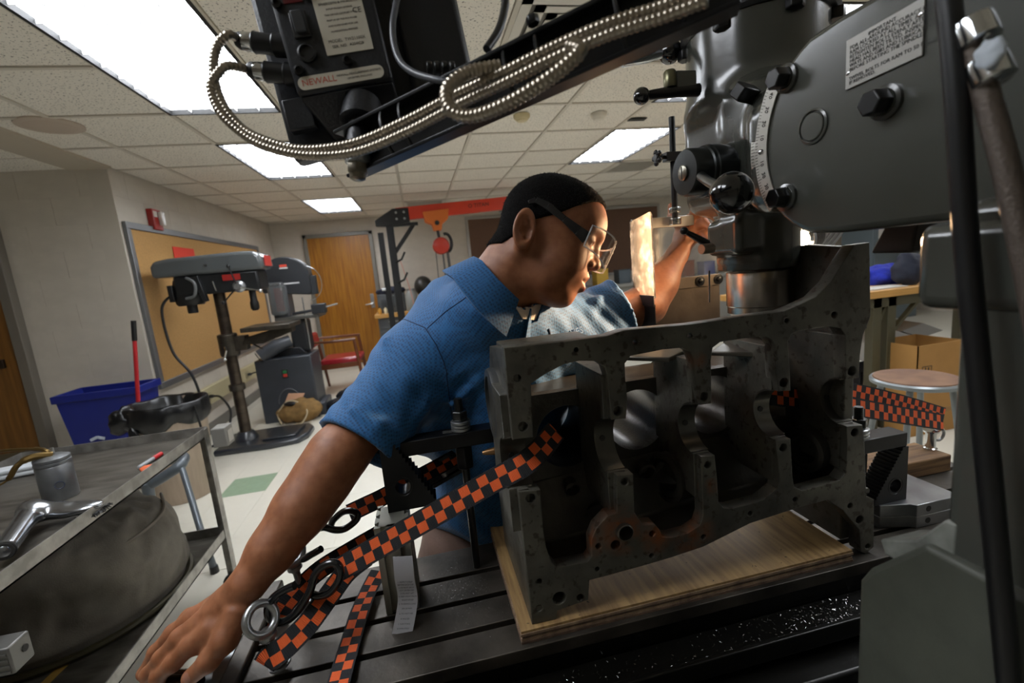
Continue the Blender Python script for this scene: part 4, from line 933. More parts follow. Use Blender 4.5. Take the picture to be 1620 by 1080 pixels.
# square nod bolt, knob and ball crank on the -X side
kb = at(1108, 272, X=.545)
MB().lathe(kb + V((.03, 0, 0)), (-1, 0, 0), [(.045, -.02), (.048, .0), (.048, .02), (.046, .022), (.046, .028), (.043, .03), (.043, .06), (.040, .064), (.0001, .065)], 40).build('feed_knob', mat('gunmetal', '2a2d2c', .3, .6), mill, smooth=True)
MB().lathe(kb + V((-.034, 0, 0)), (-1, 0, 0), [(.014, 0), (.014, .004), (.012, .005)], 24).build('knob_screw', mat('nickel', '8f8b7f', .3, .9), mill, smooth=True)
MB().obox(kb + V((-.0392, 0, 0)), EZ, EY, EX, .011, .0012, .0003).build('screw_slot', darkgap, mill)
bl = at(1157, 306, X=.475)
MB().tube([kb + V((-.01, 0, 0)), kb.lerp(bl, .5) + V((-.01, 0, 0)), bl], [.009, .008, .008], 12).build('crank_lever', steel, mill, smooth=True)
MB().ball(bl, .0315, n=28, m=18).build('crank_ball', blkg, mill, smooth=True)
q = at(1170, 152, X=.57); MB().hexa(q + V((.03, 0, 0)), V((-1, -.25, .1)), .017, .045, 4).build('square_bolt', blk, mill, bevel=.0015)
# speed lever with ball, oil cup, chrome lever at the upper left of the head
l0, l1 = at(1082, 143, Y=.84), at(1015, 152, Y=.84)
MB().tube([l0 + V((.03, 0, 0)), l0.lerp(l1, .15), l0.lerp(l1, .75), l1], [.012, .011, .009, .007], 12).build('speed_lever', blk, mill, smooth=True)
MB().ball(l1, .0155, n=20, m=14).build('lever_ball', blkg, mill, smooth=True)
q = at(1060, 125, Y=.84); MB().lathe(q + V((0, 0, -.015)), EZ, [(.011, 0), (.012, .004), (.012, .026), (.009, .03)], 18).build('oil_cup', mat('oil_cup_brass', '6d6a52', .3, .8), mill, smooth=True)
MB().box(q.x + .008, q.x + .05, q.y - .01, q.y + .012, q.z - .02, q.z + .012).build('lever_bracket', enamd, mill, bevel=.003)
q = at(1060, 82, Y=.95); MB().ball(q, .024, n=20, m=14).build('brake_ball', blkg, mill, smooth=True)
q2 = at(985, 97, Y=.95); MB().tube([q, q.lerp(q2, .5), q2], [.008, .013, .012], 12).tube([q, q + V((.1, -.02, .02))], .012, 12).build('brake_lever', chrome, mill, smooth=True)
# small quill lock lever and screw below
q0, q1 = at(1118, 385, Y=.82), at(1082, 365, Y=.80)
MB().tube([q0, q0.lerp(q1, .7), q1], [.008, .0055, .004], 12).ball(q1, .0075, n=14, m=10).build('quill_lock', blk, mill, smooth=True)
q = at(1111, 394, Y=.80); MB().lathe(q + V((.02, 0, 0)), (-1, -.2, 0), [(.010, 0), (.010, .024), (.009, .026)], 20).build('thumb_screw', mat('copper_lit_steel', '8b7d6d', .4, .7), mill, smooth=True)
MB().tube([at(1122, 428, Y=.79), at(1122, 478, Y=.79)], .0018, 8).build('coolant_drip_tube', chrome, mill)
def scale_new(mark, k):
    T_ = Matrix.Translation(CAM) @ Matrix.Scale(k, 4) @ Matrix.Translation(-CAM)
    for o in set(bpy.data.objects) - mark:
        if o.type == 'MESH': o.data.transform(T_)
scale_new(_mark, .93)                              # head casting and its fittings, sized to the spindle position
QX, QY = QX * .93, QY * .93
# added dark block standing in for a shaded underside below the ram
MB().prism([at(1399, 358, X=.56), at(1452, 347, X=.56), at(1441, 400, X=.56), at(1376, 401, X=.56)], (.2, 0, 0)).build('underside_shade_block', mat('underside_shade_brown', '2a2018', .5), mill, bevel=.003)
# hoses on the column face
hose = mat('black_hose', '0d0e10', .45); arm_ = mat('tan_armoured_hose', '5a5048', .5, .4, bump=.5, bscale=400)
MB().tube(smoothpath([at(1497, -30, X=.395), at(1512, 120, X=.395), at(1530, 400, X=.40), at(1560, 700, X=.40), at(1598, 1100, X=.405)], 10), .0075, 12).build('black_cable', hose, mill, smooth=True)
MB().tube(smoothpath([at(1535, 60, X=.40), at(1560, 150, X=.40), at(1590, 260, X=.40), at(1625, 420, X=.40), at(1680, 700, X=.40)], 10), .0075, 12).build('armoured_hose', arm_, mill, smooth=True)
for px, py in ((1538, 35), (1560, 95)):
    q = at(px, py, X=.40); MB().lathe(q, V((0, -.35, -.9)), [(.011, 0), (.0115, .004), (.0115, .016), (.009, .018)], 20).build('hose_fitting', chrome, mill, smooth=True)
lump('torn_tape', at(1565, 85, X=.39), (.004, .008, .009), mat('white_tape', 'b9c2ca', .6), mill, .5, 120, 24, 14, 5, False)
# --- work lamp on the head
lp = at(1271, 377, Y=.915); ld = V((-.93, -.30, -.10)).normalized(); lface = V((-.54, -.15, .03)).normalized()
lamp = thing('work_lamp', 'bright halogen work lamp glowing behind the spindle', 'lamp', lp)
sh = MB().lathe(lp - ld * .04, ld, [(.012, 0), (.024, .005), (.032, .03), (.040, .07), (.0385, .07), (.031, .032), (.022, .008)], 32, caps=False).build('lamp_shade', mat('lamp_grey', '8d8f90', .3, .6), lamp, smooth=True)
MB().ball(lp + ld * .015, (.02, .02, .02), n=16, m=10).build('bulb', mat('halogen_bulb', 'ffffff', .5, emit='ffd9a8', es=120), lamp, smooth=True)
for k in range(5):
    MB().tube(circ(lp - ld * (.036 - .011 * k), frame(ld)[0], frame(ld)[1], .027 + .0022 * k, 28), .0022, 6, closed=True).build('cooling_rib', mat('lamp_rib', '6f7172', .35, .6), lamp, smooth=True)
lr = at(1312, 368, Y=1.06)
hs = MB()
MB().obox(lr, V((.7, 0, .7)), V((-.7, 0, .7)), EY, .06, .022, .02).build('lamp_housing', mat('lamp_housing_grey', '8a8c8f', .35, .5), lamp, bevel=.004)
for k in range(3): MB().obox(lr + V((-.7, 0, .7)) * (.012 * (k - 1)) + V((0, -.021, 0)), V((.7, 0, .7)), V((-.7, 0, .7)), EY, .056, .002, .003).build('housing_rib', galv, lamp)
MB().tube(smoothpath([lr + V((.03, 0, .03)), lr + V((.06, .02, .08)), (.86, .95, 1.52)], 6), .008, 8).build('lamp_arm', blk, lamp, smooth=True)
ll = bpy.data.lights.new('work_lamp_light', 'SPOT'); ll.energy = WORKLAMP_W * 4; ll.color = (1, .62, .33); ll.shadow_soft_size = .03; ll.spot_size = 1.55; ll.spot_blend = 1.0
lo_ = bpy.data.objects.new('work_lamp_light', ll); COL.objects.link(lo_); lo_.location = lp + ld * .045; lo_.rotation_euler = lface.to_track_quat('-Z', 'Y').to_euler(); attach(lo_, lamp)
_mark = set(bpy.data.objects)
# --- chip guard on its rod
acr = mat('clear_acrylic', 'f2efea', .04, trans=.0)
nt, b = nodes(acr)
tr_ = nt.nodes.new('ShaderNodeBsdfTransparent'); mx = nt.nodes.new('ShaderNodeMixShader'); gl = nt.nodes.new('ShaderNodeBsdfGlossy'); gl.inputs['Roughness'].default_value = .08
df = nt.nodes.new('ShaderNodeBsdfTranslucent'); df.inputs['Color'].default_value = (.9, .85, .8, 1); m2 = nt.nodes.new('ShaderNodeMixShader'); m2.inputs[0].default_value = .09
nz_ = nt.nodes.new('ShaderNodeTexNoise'); nz_.inputs['Scale'].default_value = 40; nz_.inputs['Detail'].default_value = 5
tcx = nt.nodes.new('ShaderNodeTexCoord'); nt.links.new(tcx.outputs['Object'], nz_.inputs['Vector'])
mr = nt.nodes.new('ShaderNodeMapRange'); mr.inputs[1].default_value = .45; mr.inputs[2].default_value = .75; mr.inputs[3].default_value = .03; mr.inputs[4].default_value = .16
nt.links.new(nz_.outputs['Fac'], mr.inputs[0]); nt.links.new(mr.outputs[0], m2.inputs[0])
nt.links.new(tr_.outputs[0], m2.inputs[1]); nt.links.new(df.outputs[0], m2.inputs[2])
fz = nt.nodes.new('ShaderNodeFresnel'); fz.inputs[0].default_value = 1.45
nt.links.new(fz.outputs[0], mx.inputs[0]); nt.links.new(m2.outputs[0], mx.inputs[1]); nt.links.new(gl.outputs[0], mx.inputs[2])
nt.links.new(mx.outputs[0], nt.nodes['Material Output'].inputs['Surface'])
acr2 = acr.copy(); acr2.name = 'cloudy_acrylic'; _m = [n_ for n_ in acr2.node_tree.nodes if n_.type == 'MAP_RANGE'][0]; _m.inputs[3].default_value = .12; _m.inputs[4].default_value = .45
GX, GY0, GY1 = .452, .828, .92
guard = thing('chip_guard', 'clear acrylic chip guard with metal lower plates beside the spindle', 'chip guard', (.52, .9, 1.2))
MB().prism([V((GX, GY0, 1.295)), V((GX, GY1, 1.295)), V((GX, GY1, 1.452)), V((GX, GY0 + .006, 1.462)), V((GX, GY0, 1.456))], (.003, 0, 0)).build('side_pane', acr2, guard)
MB().box(GX + .003, .66, GY1, GY1 + .003, 1.315, 1.455).build('back_pane', acr, guard)
MB().box(GX - .003, GX, GY0, GY1, 1.278, 1.3).build('side_strip', mat('dark_strip', '2b2d31', .4, .6), guard, bevel=.001)
MB().prism([V((GX, GY0, 1.18)), V((GX, GY1, 1.18)), V((GX, GY1 - .004, 1.292)), V((GX, GY0, 1.282))], (.0015, 0, 0)).build('side_plate', mat('dark_sheet', '26282b', .45, .5), guard)
gpl = mat('worn_sheet_steel', '6d6155', .42, .6, var=.35, scale=14, bump=.3, bscale=60)
MB().box(GX + .0015, .66, GY1 - .004, GY1 - .001, 1.17, 1.322).build('back_plate', gpl, guard)
MB().box(GX + .0015, .66, GY1 - .007, GY1 - .004, 1.30, 1.325).build('back_strip', gpl, guard, bevel=.001)
for px in (1063, 1108, 1137):
    q = at(px, 458, Y=GY1 - .008); MB().lathe(V((q.x, GY1 - .007, 1.313)), (0, -1, 0), [(.011, 0), (.011, .002), (.006, .0025), (.005, .006), (.003, .007)], 18).build('strip_screw', blk, guard, smooth=True)
MB().box(GX + .003, .60, GY1 - .006, GY1, 1.435, 1.457).build('top_strip', mat('bright_strip', 'a7a19a', .3, .8), guard, bevel=.001)
rp = at(1068, 345, Y=GY1 - .02); rt = at(1064, 185, Y=GY1 - .02)
MB().tube([V((rp.x, rp.y, 1.44)), V((rp.x, rp.y, rt.z))], .0062, 14).build('guard_rod', blk, guard, smooth=True)
MB().hexa(V((rp.x, rp.y, 1.462)), EZ, .0115, .012).build('rod_nut', chrome, guard, bevel=.0006)
MB().hexa(V((rp.x, rp.y, 1.438)), EZ, .0125, .014).build('rod_nut', chrome, guard, bevel=.0006)
cq = at(1068, 248, Y=GY1 - .02)
MB().box(cq.x - .024, cq.x + .07, rp.y - .009, rp.y + .009, cq.z - .009, cq.z + .009).build('rod_clamp', blk, guard, bevel=.001)
MB().lathe(V((cq.x - .024, rp.y, cq.z)), (-1, 0, 0), [(.004, 0), (.004, .008), (.009, .009), (.009, .02), (.007, .022)], 16).build('knob_stem', blk, guard, smooth=True)
st_ = MB()
for k in range(5):
    a = k * 2 * math.pi / 5; st_.ball(V((cq.x - .041, rp.y + .011 * math.cos(a), cq.z + .011 * math.sin(a))), (.005, .006, .006), n=10, m=8)
st_.build('star_knob', blk, guard, smooth=True)
scale_new(_mark, 1.141); guard.location = V((.6, 1.02, 1.15)); ROOTLOC[guard.name] = V(guard.location)
for o in guard.children: attach(o, guard)
# ================================================================== ENGINE BLOCK ON PLYWOOD
plyf = mat('plywood_face', 'b0905f', .6, var=1, scale=4, col2='8a6c45', stretch=(26, 2.2, 1), bump=.15, bscale=60)
plye = mat('plywood_edge', '9d8468', .75, var=1, scale=5, col2='6b5340', stretch=(3, 3, 90))
PZ = TZ0 + .022
t = ply = thing('plywood_sheet', 'plywood sheet under the engine block on the mill table', 'plywood', (.38, .78, TZ0))
for k in range(5):
    z0, z1 = TZ0 + .0044 * k, TZ0 + .0044 * (k + 1); e = .0012 * ((k * 7) % 3)
    MB().box(.089 + e, .708 - e, .621 + e, .942, z0, z1 - .0002).build('ply_layer', plyf if k == 4 else mat('ply_layer_light', 'a88f73', .75, var=1, scale=7, col2='7b6350', stretch=(8, 8, 3)) if k % 2 else mat('ply_layer_dark', '7d6451', .8, var=1, scale=7, col2='58463a', stretch=(8, 8, 3)), t)
chipm = mat('dark_chip', '1b1611', .6)
# iron material with mottled spots and rust at fixed places
iron = mat('cast_iron_block', '33322c', .4, .35)
nt, b = nodes(iron)
tc = nt.nodes.new('ShaderNodeTexCoord')
def noise_(scale, det=4):
    n_ = nt.nodes.new('ShaderNodeTexNoise'); n_.inputs['Scale'].default_value = scale; n_.inputs['Detail'].default_value = det; nt.links.new(tc.outputs['Object'], n_.inputs['Vector']); return n_
def ramp_(src, p0, c0, p1, c1):
    r = nt.nodes.new('ShaderNodeValToRGB'); r.color_ramp.elements[0].position = p0; r.color_ramp.elements[0].color = c0; r.color_ramp.elements[1].position = p1; r.color_ramp.elements[1].color = c1; nt.links.new(src, r.inputs['Fac']); return r
def mix_(fac, a, b_):
    m = nt.nodes.new('ShaderNodeMix'); m.data_type = 'RGBA'
    nt.links.new(fac, m.inputs[0]); nt.links.new(a, m.inputs[6]); nt.links.new(b_, m.inputs[7]); return m.outputs[2]
base = ramp_(noise_(14).outputs['Fac'], .3, lin('3d3b36'), .7, lin('66645a'))
spots = ramp_(noise_(75, 2).outputs['Fac'], .58, (0, 0, 0, 1), .66, (1, 1, 1, 1))
rgb1 = nt.nodes.new('ShaderNodeRGB'); rgb1.outputs[0].default_value = lin('3a322a')
c1 = mix_(spots.outputs['Color'], base.outputs['Color'], rgb1.outputs[0])
rgb2 = nt.nodes.new('ShaderNodeRGB'); rgb2.outputs[0].default_value = lin('8a4a1c')
YF = .630
def fp(px, py, off=0): q = at(px, py, Y=YF); return V((q.x, YF + off, q.z))
acc = None
for (px, py, r) in ((985, 838, .05), (1040, 845, .04), (968, 705, .028), (1125, 770, .02), (1100, 850, .045), (1105, 570, .02), (930, 860, .035), (1108, 665, .012)):
    q = fp(px, py, .01); vm = nt.nodes.new('ShaderNodeVectorMath'); vm.operation = 'DISTANCE'; vm.inputs[1].default_value = q
    nt.links.new(tc.outputs['Object'], vm.inputs[0]); mr = nt.nodes.new('ShaderNodeMapRange'); mr.inputs[1].default_value = r; mr.inputs[2].default_value = 0; mr.inputs[3].default_value = 0; mr.inputs[4].default_value = 1.2
    nt.links.new(vm.outputs['Value'], mr.inputs[0])
    if acc is None: acc = mr.outputs[0]
    else:
        mm = nt.nodes.new('ShaderNodeMath'); mm.operation = 'MAXIMUM'; nt.links.new(acc, mm.inputs[0]); nt.links.new(mr.outputs[0], mm.inputs[1]); acc = mm.outputs[0]
rn = ramp_(noise_(40, 5).outputs['Fac'], .36, (0, 0, 0, 1), .62, (1, 1, 1, 1)); mu = nt.nodes.new('ShaderNodeMath'); mu.operation = 'MULTIPLY'
nt.links.new(acc, mu.inputs[0]); nt.links.new(rn.outputs['Color'], mu.inputs[1])
c2 = mix_(mu.outputs[0], c1, rgb2.outputs[0]); nt.links.new(c2, b.inputs['Base Color'])
bp = nt.nodes.new('ShaderNodeBump'); bp.inputs['Strength'].default_value = .35; bp.inputs['Distance'].default_value = .0015
nt.links.new(noise_(130, 3).outputs['Fac'], bp.inputs['Height']); nt.links.new(bp.outputs['Normal'], b.inputs['Normal'])
ironr = mat('rough_cast_iron', '45423b', .4, .35, var=.4, scale=18, bump=.7, bscale=90)
mach = mat('machined_iron', '6d6a62', .3, .85, var=.25, scale=25)
boremat = mat('honed_bore', '4f4b47', .3, .9, var=.3, scale=8, bump=.2, bscale=200)
blk_t = thing('engine_block', 'bare cast iron V8 engine block on the mill table', 'engine block', (.43, .75, PZ))
UP = [(797, 550), (893, 540), (960, 531), (988, 522), (1090, 513), (1133, 507), (1175, 500), (1240, 492), (1262, 483), (1290, 470), (1315, 445), (1335, 412), (1352, 387), (1376, 383), (1378, 500), (1366, 530), (1361, 562), (1359, 598),
      (1338, 600), (1337, 530), (1330, 519), (1313, 516), (1267, 523), (1252, 529), (1247, 540), (1250, 587), (1251, 618), (1232, 619), (1227, 590), (1226, 548), (1221, 538), (1210, 532), (1180, 535), (1140, 541), (1128, 550), (1125, 570), (1126, 610), (1126, 638),
      (1107, 641), (1101, 610), (1098, 570), (1092, 556), (1080, 550), (1049, 553), (998, 563), (989, 575), (990, 600), (993, 632), (991, 662), (968, 664), (964, 632), (961, 594), (956, 580), (942, 571), (916, 571), (893, 576), (864, 591), (840, 607), (842, 655), (844, 692), (811, 696)]
LOW = [(820, 778), (855, 775), (858, 812), (860, 840), (864, 865), (872, 888), (882, 897), (930, 888), (936, 880), (935, 855), (943, 835), (962, 815), (976, 811), (975, 780), (976, 752), (1002, 750), (1004, 811), (1018, 831), (1036, 829), (1044, 838), (1048, 849), (1062, 850), (1089, 843), (1107, 831), (1112, 815), (1111, 782), (1109, 722), (1131, 720), (1135, 760), (1137, 795), (1145, 803), (1158, 804), (1207, 791), (1229, 773), (1233, 760), (1227, 696), (1251, 694), (1254, 753), (1257, 771), (1269, 776), (1329, 760), (1338, 749), (1340, 702), (1339, 674), (1365, 672), (1368, 700), (1371, 785), (1383, 790), (1383, 865), (1370, 876), (1362, 873), (1359, 838), (1333, 807), (1309, 791), (1264, 803), (1187, 828), (1113, 865), (1062, 882), (1018, 895), (933, 918), (931, 949), (882, 966), (880, 980), (842, 988)]
def holes(L, d=YF):
    out = []
    for (px, py, r) in L:
        c = fp(px, py); k = (at(px + r, py, Y=YF) - at(px - r, py, Y=YF)).length / 2 * .92; out.append(circ(c, EX, EZ, k, 16))
    return out
HU = holes([(819, 598, 6), (912, 553, 4), (1005, 541, 4), (1092, 531, 4), (1245, 507, 4), (1320, 498, 5), (828, 675, 8), (978, 650, 8), (1114, 627, 7), (1240, 605, 7), (1348, 587, 7)])
HL = holes([(840, 788, 8), (853, 920, 5), (885, 946, 11), (853, 962, 6), (918, 945, 6), (945, 900, 4), (1031, 879, 4), (1113, 849, 4), (1187, 812, 4), (1258, 790, 4), (987, 839, 11), (947, 864, 5), (974, 862, 8), (1032, 844, 5), (988, 762, 6), (1120, 735, 6), (1239, 708, 6), (1352, 684, 6), (1372, 777, 5), (1345, 800, 4), (1360, 822, 6), (1373, 864, 4)])
TH = .024
plate('upper_rail', [fp(*p) for p in UP], HU, EX, EZ, -TH, iron, blk_t, bevel=.0016)
plate('lower_rail', [fp(*p) for p in LOW], HL, EX, EZ, -TH, iron, blk_t, bevel=.0016)
def pocket(px, py, r, nm='bolt_hole'):
    c = fp(px, py); k = (at(px + r, py, Y=YF) - at(px - r, py, Y=YF)).length / 2 * .99
    MB().lathe(c + V((0, .003, 0)), EY, [(k, 0), (k, TH + .004), (k * .3, TH + .006)], 16, caps=False).build(nm, ironr, blk_t, smooth=True)
for a in [(819, 598, 6), (828, 675, 8), (978, 650, 8), (1114, 627, 7), (1240, 605, 7), (1348, 587, 7), (840, 788, 8), (885, 946, 11), (988, 762, 6), (1120, 735, 6), (1239, 708, 6), (1352, 684, 6), (853, 962, 6), (918, 945, 6), (987, 839, 11)]: pocket(*a)
c = fp(987, 839); k = (at(998, 839, Y=YF) - c).length
MB().lathe(c + V((0, -.008, 0)), EY, [(k * 1.0, 0), (k * 1.12, .001), (k * 1.12, .03), (k * .9, .03), (k * .9, 0)], 24, caps=False).build('oil_tube_sleeve', mach, blk_t, smooth=True)
# webs with main bearing saddles (profile in YZ, thickness along X)
webs = [(803, 842, 735, 694, 777), (963, 992, 707, 663, 751), (1103, 1128, 681, 640, 720), (1229, 1252, 657, 618, 694), (1339, 1361, 636, 600, 672)]
YB = YF + .135
for (xa, xb, yc, yt, yb) in webs:
    xm = (xa + xb) / 2; A = fp(xa, yc); B_ = fp(xb, yc); zt, zb = fp(xm, yt).z, fp(xm, yb).z; zc, R_ = (zt + zb) / 2, (zt - zb) / 2
    top = fp(xm, yt - 70).z; bot = max(fp(xm, yb + 70).z, .90)
    yo = YF + .012
    prof = [(yo, top), (yo, zt)] + [(yo + R_ * math.sin(a) * 1.0, zc + R_ * math.cos(a)) for a in [math.pi * i / 16 for i in range(17)]] + [(yo, bot), (YB, bot), (YB, top)]
    MB().prism([V((A.x, y, z)) for y, z in prof], (B_.x - A.x, 0, 0)).build('main_web', iron, blk_t, bevel=.0012)
    sp = [(yo + R_ * math.sin(a) * 1.0, zc + R_ * math.cos(a)) for a in [math.pi * (i + .02) / 16.6 for i in range(17)]]
    sp2 = [(yo + (R_ - .0015) * math.sin(a), zc + (R_ - .0015) * math.cos(a)) for a in [math.pi * (i + .02) / 16.6 for i in range(17)]]
    MB().prism([V((A.x - .002, y, z)) for y, z in sp + sp2[::-1]], (B_.x - A.x + .004, 0, 0)).build('bearing_saddle', mach, blk_t, smooth=True)
    q = fp(xm - 2, yc + 12); MB().lathe(V((q.x, yo + R_ * .985, zc - .004)), (0, -1, 0), [(.005, 0), (.005, .0025)], 12).build('oil_hole', darkgap, blk_t)
# bore wall with four cylinders (their axes run back, slightly down)
BWY = YF + .125
bores = [(898, 690), (1008, 664), (1128, 640), (1232, 622)]
bc = [at(x, y, Y=BWY) for x, y in bores]; BR = .058
xl, xr = fp(815, 600).x, fp(1375, 600).x
zt_, zb_ = bc[0].z + .085, bc[0].z - .095
hole_l = [circ(c, EX, EZ, BR, 40) for c in bc]
plate('bore_wall', [V((xl, BWY, zb_)), V((xr, BWY, zb_)), V((xr, BWY, zt_)), V((xl, BWY, zt_))], hole_l, EX, EZ, -.02, ironr, blk_t)
for c in bc:
    MB().lathe(c, EY, [(BR, 0), (BR, .17), (BR + .008, .17), (BR + .008, 0)], 48, caps=False).build('cylinder_bore', boremat, blk_t, smooth=True)
# upper deck behind the rail, slanted lower crankcase wall, end plates
MB().box(xl, fp(965, 560).x, YF + .02, BWY + .02, fp(850, 560).z - .012, fp(850, 556).z).build('upper_skirt', iron, blk_t, bevel=.002)
MB().prism([V((xl, y, z)) for y, z in ((BWY + .018, zt_), (BWY + .15, zt_ - .01), (BWY + .15, zt_ - .03), (BWY + .018, zt_ - .02))], (xr - xl, 0, 0)).build('deck', mach, blk_t, bevel=.002)
lc0 = [(BWY, zb_ + .02), (BWY + .02, zb_ + .02), (YF + .11, .872), (YF + .026, .866), (YF + .024, .884), (YF + .085, .896)]
lc1 = [(BWY, zb_ + .06), (BWY + .02, zb_ + .06), (YF + .11, .915), (YF + .026, .912), (YF + .024, .926), (YF + .085, .942)]
mb = MB().add([V((xl, y, z)) for y, z in lc0] + [V((xr, y, z)) for y, z in lc1], [tuple(range(6)), tuple(range(11, 5, -1))] + [(i, (i + 1) % 6, (i + 1) % 6 + 6, i + 6) for i in range(6)])
mb.build('lower_crankcase', ironr, blk_t, bevel=.004)
for (px, py, r) in ((905, 772, 11), (942, 812, 17), (1022, 745, 12), (1065, 820, 11), (1180, 770, 9)):
    c = at(px, py, Y=YF + .1); k = r * .0011; MB().lathe(c + V((0, -.004, 0)), V((0, 1, .3)), [(k * 1.25, 0), (k, -.003), (k, .02), (k * .2, .02)], 20, caps=False).build('gallery_boss', ironr, blk_t, smooth=True)
for (px, py, r, Y_) in ((1064, 752, .036, .085), (1278, 708, .034, .07)):
    c = at(px, py, Y=YF + Y_); MB().lathe(c, V((1, .18, 0)), [(r, -.016), (r, .016), (r * .8, .016), (r * .78, -.016), (r, -.016)], 36, caps=False).build('cam_bearing', mach, blk_t, smooth=True)
    MB().lathe(c, V((1, .18, 0)), [(r * 1.02, -.02), (r * 1.25, -.018), (r * 1.25, .018), (r * 1.02, .02)], 36, caps=False).build('cam_tunnel', ironr, blk_t, smooth=True)
for (px, py) in ((1035, 560), (1168, 553)):
    c = at(px, py, Y=YF + .10); MB().prism([c + V(q) for q in ((-.06, 0, -.004), (.0, -.05, -.006), (.07, -.03, .006), (.075, .0, .012), (.0, .03, .006))], (0, 0, .008)).build('lifter_boss', mach, blk_t, bevel=.002)
# left end plate with front flange
ex = fp(797, 550).x
zt1, zb1_ = fp(822, 694).z, fp(822, 777).z; zc1, rc1 = (zt1 + zb1_) / 2, (zt1 - zb1_) / 2
LE = [(YF + .002, fp(797, 552).z), (YF + .16, fp(797, 552).z - .02), (YF + .2, fp(797, 640).z), (YF + .25, .99), (YF + .23, PZ + .002), (YF + .004, PZ + .002), (YF + .004, zb1_)] + [(YF + .012 + rc1 * math.sin(a), zc1 - rc1 * math.cos(a)) for a in [math.pi * i / 14 for i in range(15)]] + [(YF + .004, zt1)]
plate('front_end_plate', [V((ex + .002, y, z)) for y, z in LE], [], EY, EZ, .016, iron, blk_t, bevel=.0012)
c = at(775, 640, X=ex - .012); MB().lathe(c, EX, [(.050, 0), (.062, .001), (.064, .006), (.062, .022), (.050, .022), (.050, .0)], 40, caps=False).build('front_flange_ring', mat('ring_grey', '4f5050', .35, .5, bump=.3, bscale=80), blk_t, smooth=True)
c = at(783, 713, X=ex - .005); MB().lathe(c + V((.01, 0, 0)), (-1, 0, 0), [(.008, 0), (.009, .004), (.007, .014), (.005, .028), (.003, .034)], 14).build('brass_plug', mat('brass_plug', '9a7650', .35, .85), blk_t, smooth=True)
# right end (bell housing) plate and the rear wall that catches the lamp
xe = fp(1376, 450).x
MB().prism([V((xe - .022, y, z)) for y, z in ((YF + .022, 1.362), (YF + .11, 1.372), (YF + .24, 1.36), (YF + .26, 1.2), (YF + .24, .9), (YF + .2, PZ), (YF + .022, PZ))], (.02, 0, 0)).build('bell_end_plate', iron, blk_t, bevel=.002)
RW = [at(1255, 400, Y=YF + .13), at(1372, 383, Y=YF + .13), at(1372, 520, Y=YF + .13), at(1205, 530, Y=YF + .13), at(1215, 490, Y=YF + .13)]
MB().prism(RW, (0, .012, 0)).build('bell_housing_wall', mat('streaked_iron', '4a4238', .4, .6, var=.5, scale=8, stretch=(16, 16, 1.2), bump=.3, bscale=90), blk_t, bevel=.0015)
# keep block standing on the plywood
MB().box(fp(842, 980).x, fp(882, 980).x, YF + .002, YF + .2, PZ, PZ + .03).build('mounting_foot', iron, blk_t, bevel=.002)

# ================================================================== CLAMPS
blkc = mat('black_clamp', '141517', .35, .4, var=.2, scale=20)
stud = mat('stud_steel', '3a3a3a', .3, .9)
def step_clamp(tag_, label, x0, x1, y, ztop, stx, sby0, sbx, nutz, flip=1, base=None):
    q = thing('strap_clamp', label, 'clamp', (stx, y, TZ0))
    MB().box(min(x0, x1), max(x0, x1), y - .019, y + .019, ztop - .028, ztop).build('clamp_bar', blkc, q, bevel=.0015)
    MB().box(stx - .035, stx + .02, y - .007, y + .007, ztop - .001, ztop + .0006).build('bar_slot', darkgap, q)
    MB().tube([(stx, y, TZ0 + .0), (stx, y, ztop + .062)], .0075, 12).build('stud', stud, q, smooth=True)
    th = MB()
    for k in range(11): th.tube(circ((stx, y, ztop + .036 + .0024 * k), EX, EY, .0077, 14), .0008, 5, closed=True)
    th.build('stud_thread', stud, q, smooth=True)
    for k in range(3): MB().lathe((stx, y, ztop + .0005 + .0065 * k), EZ, [(.017, 0), (.0185, .001), (.0185, .0052), (.017, .006)], 28).build('washer', galv, q, smooth=True)
    MB().hexa((stx, y, ztop + .021), EZ, .0155, .018).build('hex_nut', mat('nut_steel', '4c4d4d', .25, .9), q, bevel=.001)
    MB().hexa((stx, y, ztop - .075), EZ, .017, .045).build('coupling_nut', blkc, q, bevel=.001)
    return q
ky = .835
zb1 = at(700, 700, Y=ky - .019).z + .004
bx0, bx1 = at(627, 710, Y=ky - .019).x, at(782, 690, Y=ky - .019).x
step_clamp('l', 'black strap clamp with stud and nut left of the block', bx0, bx1, ky, zb1 + .008, at(731, 690, Y=ky).x, None, None, None)
def step_block(label, px, zbase, ztop, y0, y1, flip):
    q = thing('step_block', label, 'step block', ((px[0] + px[1]) / 2, (y0 + y1) / 2, zbase))
    x0, x1 = px; n_ = 16; pts = []
    pts = [(x0, zbase), (x0, ztop), (x0 + .014, ztop)]
    for i in range(n_):
        f0, f1 = i / n_, (i + 1) / n_; xa = x0 + .014 + (x1 - x0 - .014) * f0; xb = x0 + .014 + (x1 - x0 - .014) * f1; za = ztop - (ztop - zbase - .012) * f0; zb = ztop - (ztop - zbase - .012) * f1
        pts += [(xa, zb), (xb, zb)]
    pts += [(x1, zbase)]
    if flip < 0: pts = [(x0 + x1 - x, z) for x, z in pts]
    xc = x0 + (x1 - x0) * (.36 if flip > 0 else .64); zc = zbase + (ztop - zbase) * .3
    plate('block_body', [V((x, y0, z)) for x, z in pts], [circ((xc, y0, zc), EX, EZ, .0135, 24)], EX, EZ, -(y1 - y0), blkc, q)
    MB().lathe((xc, y0 - .0005, zc), EY, [(.0175, 0), (.0135, .006)], 24, caps=False).build('hole_chamfer', mat('chamfer_grey', '2a2b2d', .3, .5), q, smooth=True)
    return q
ez = .965
sx0, sx1 = at(607, 760, Y=.80).x, at(688, 770, Y=.80).x
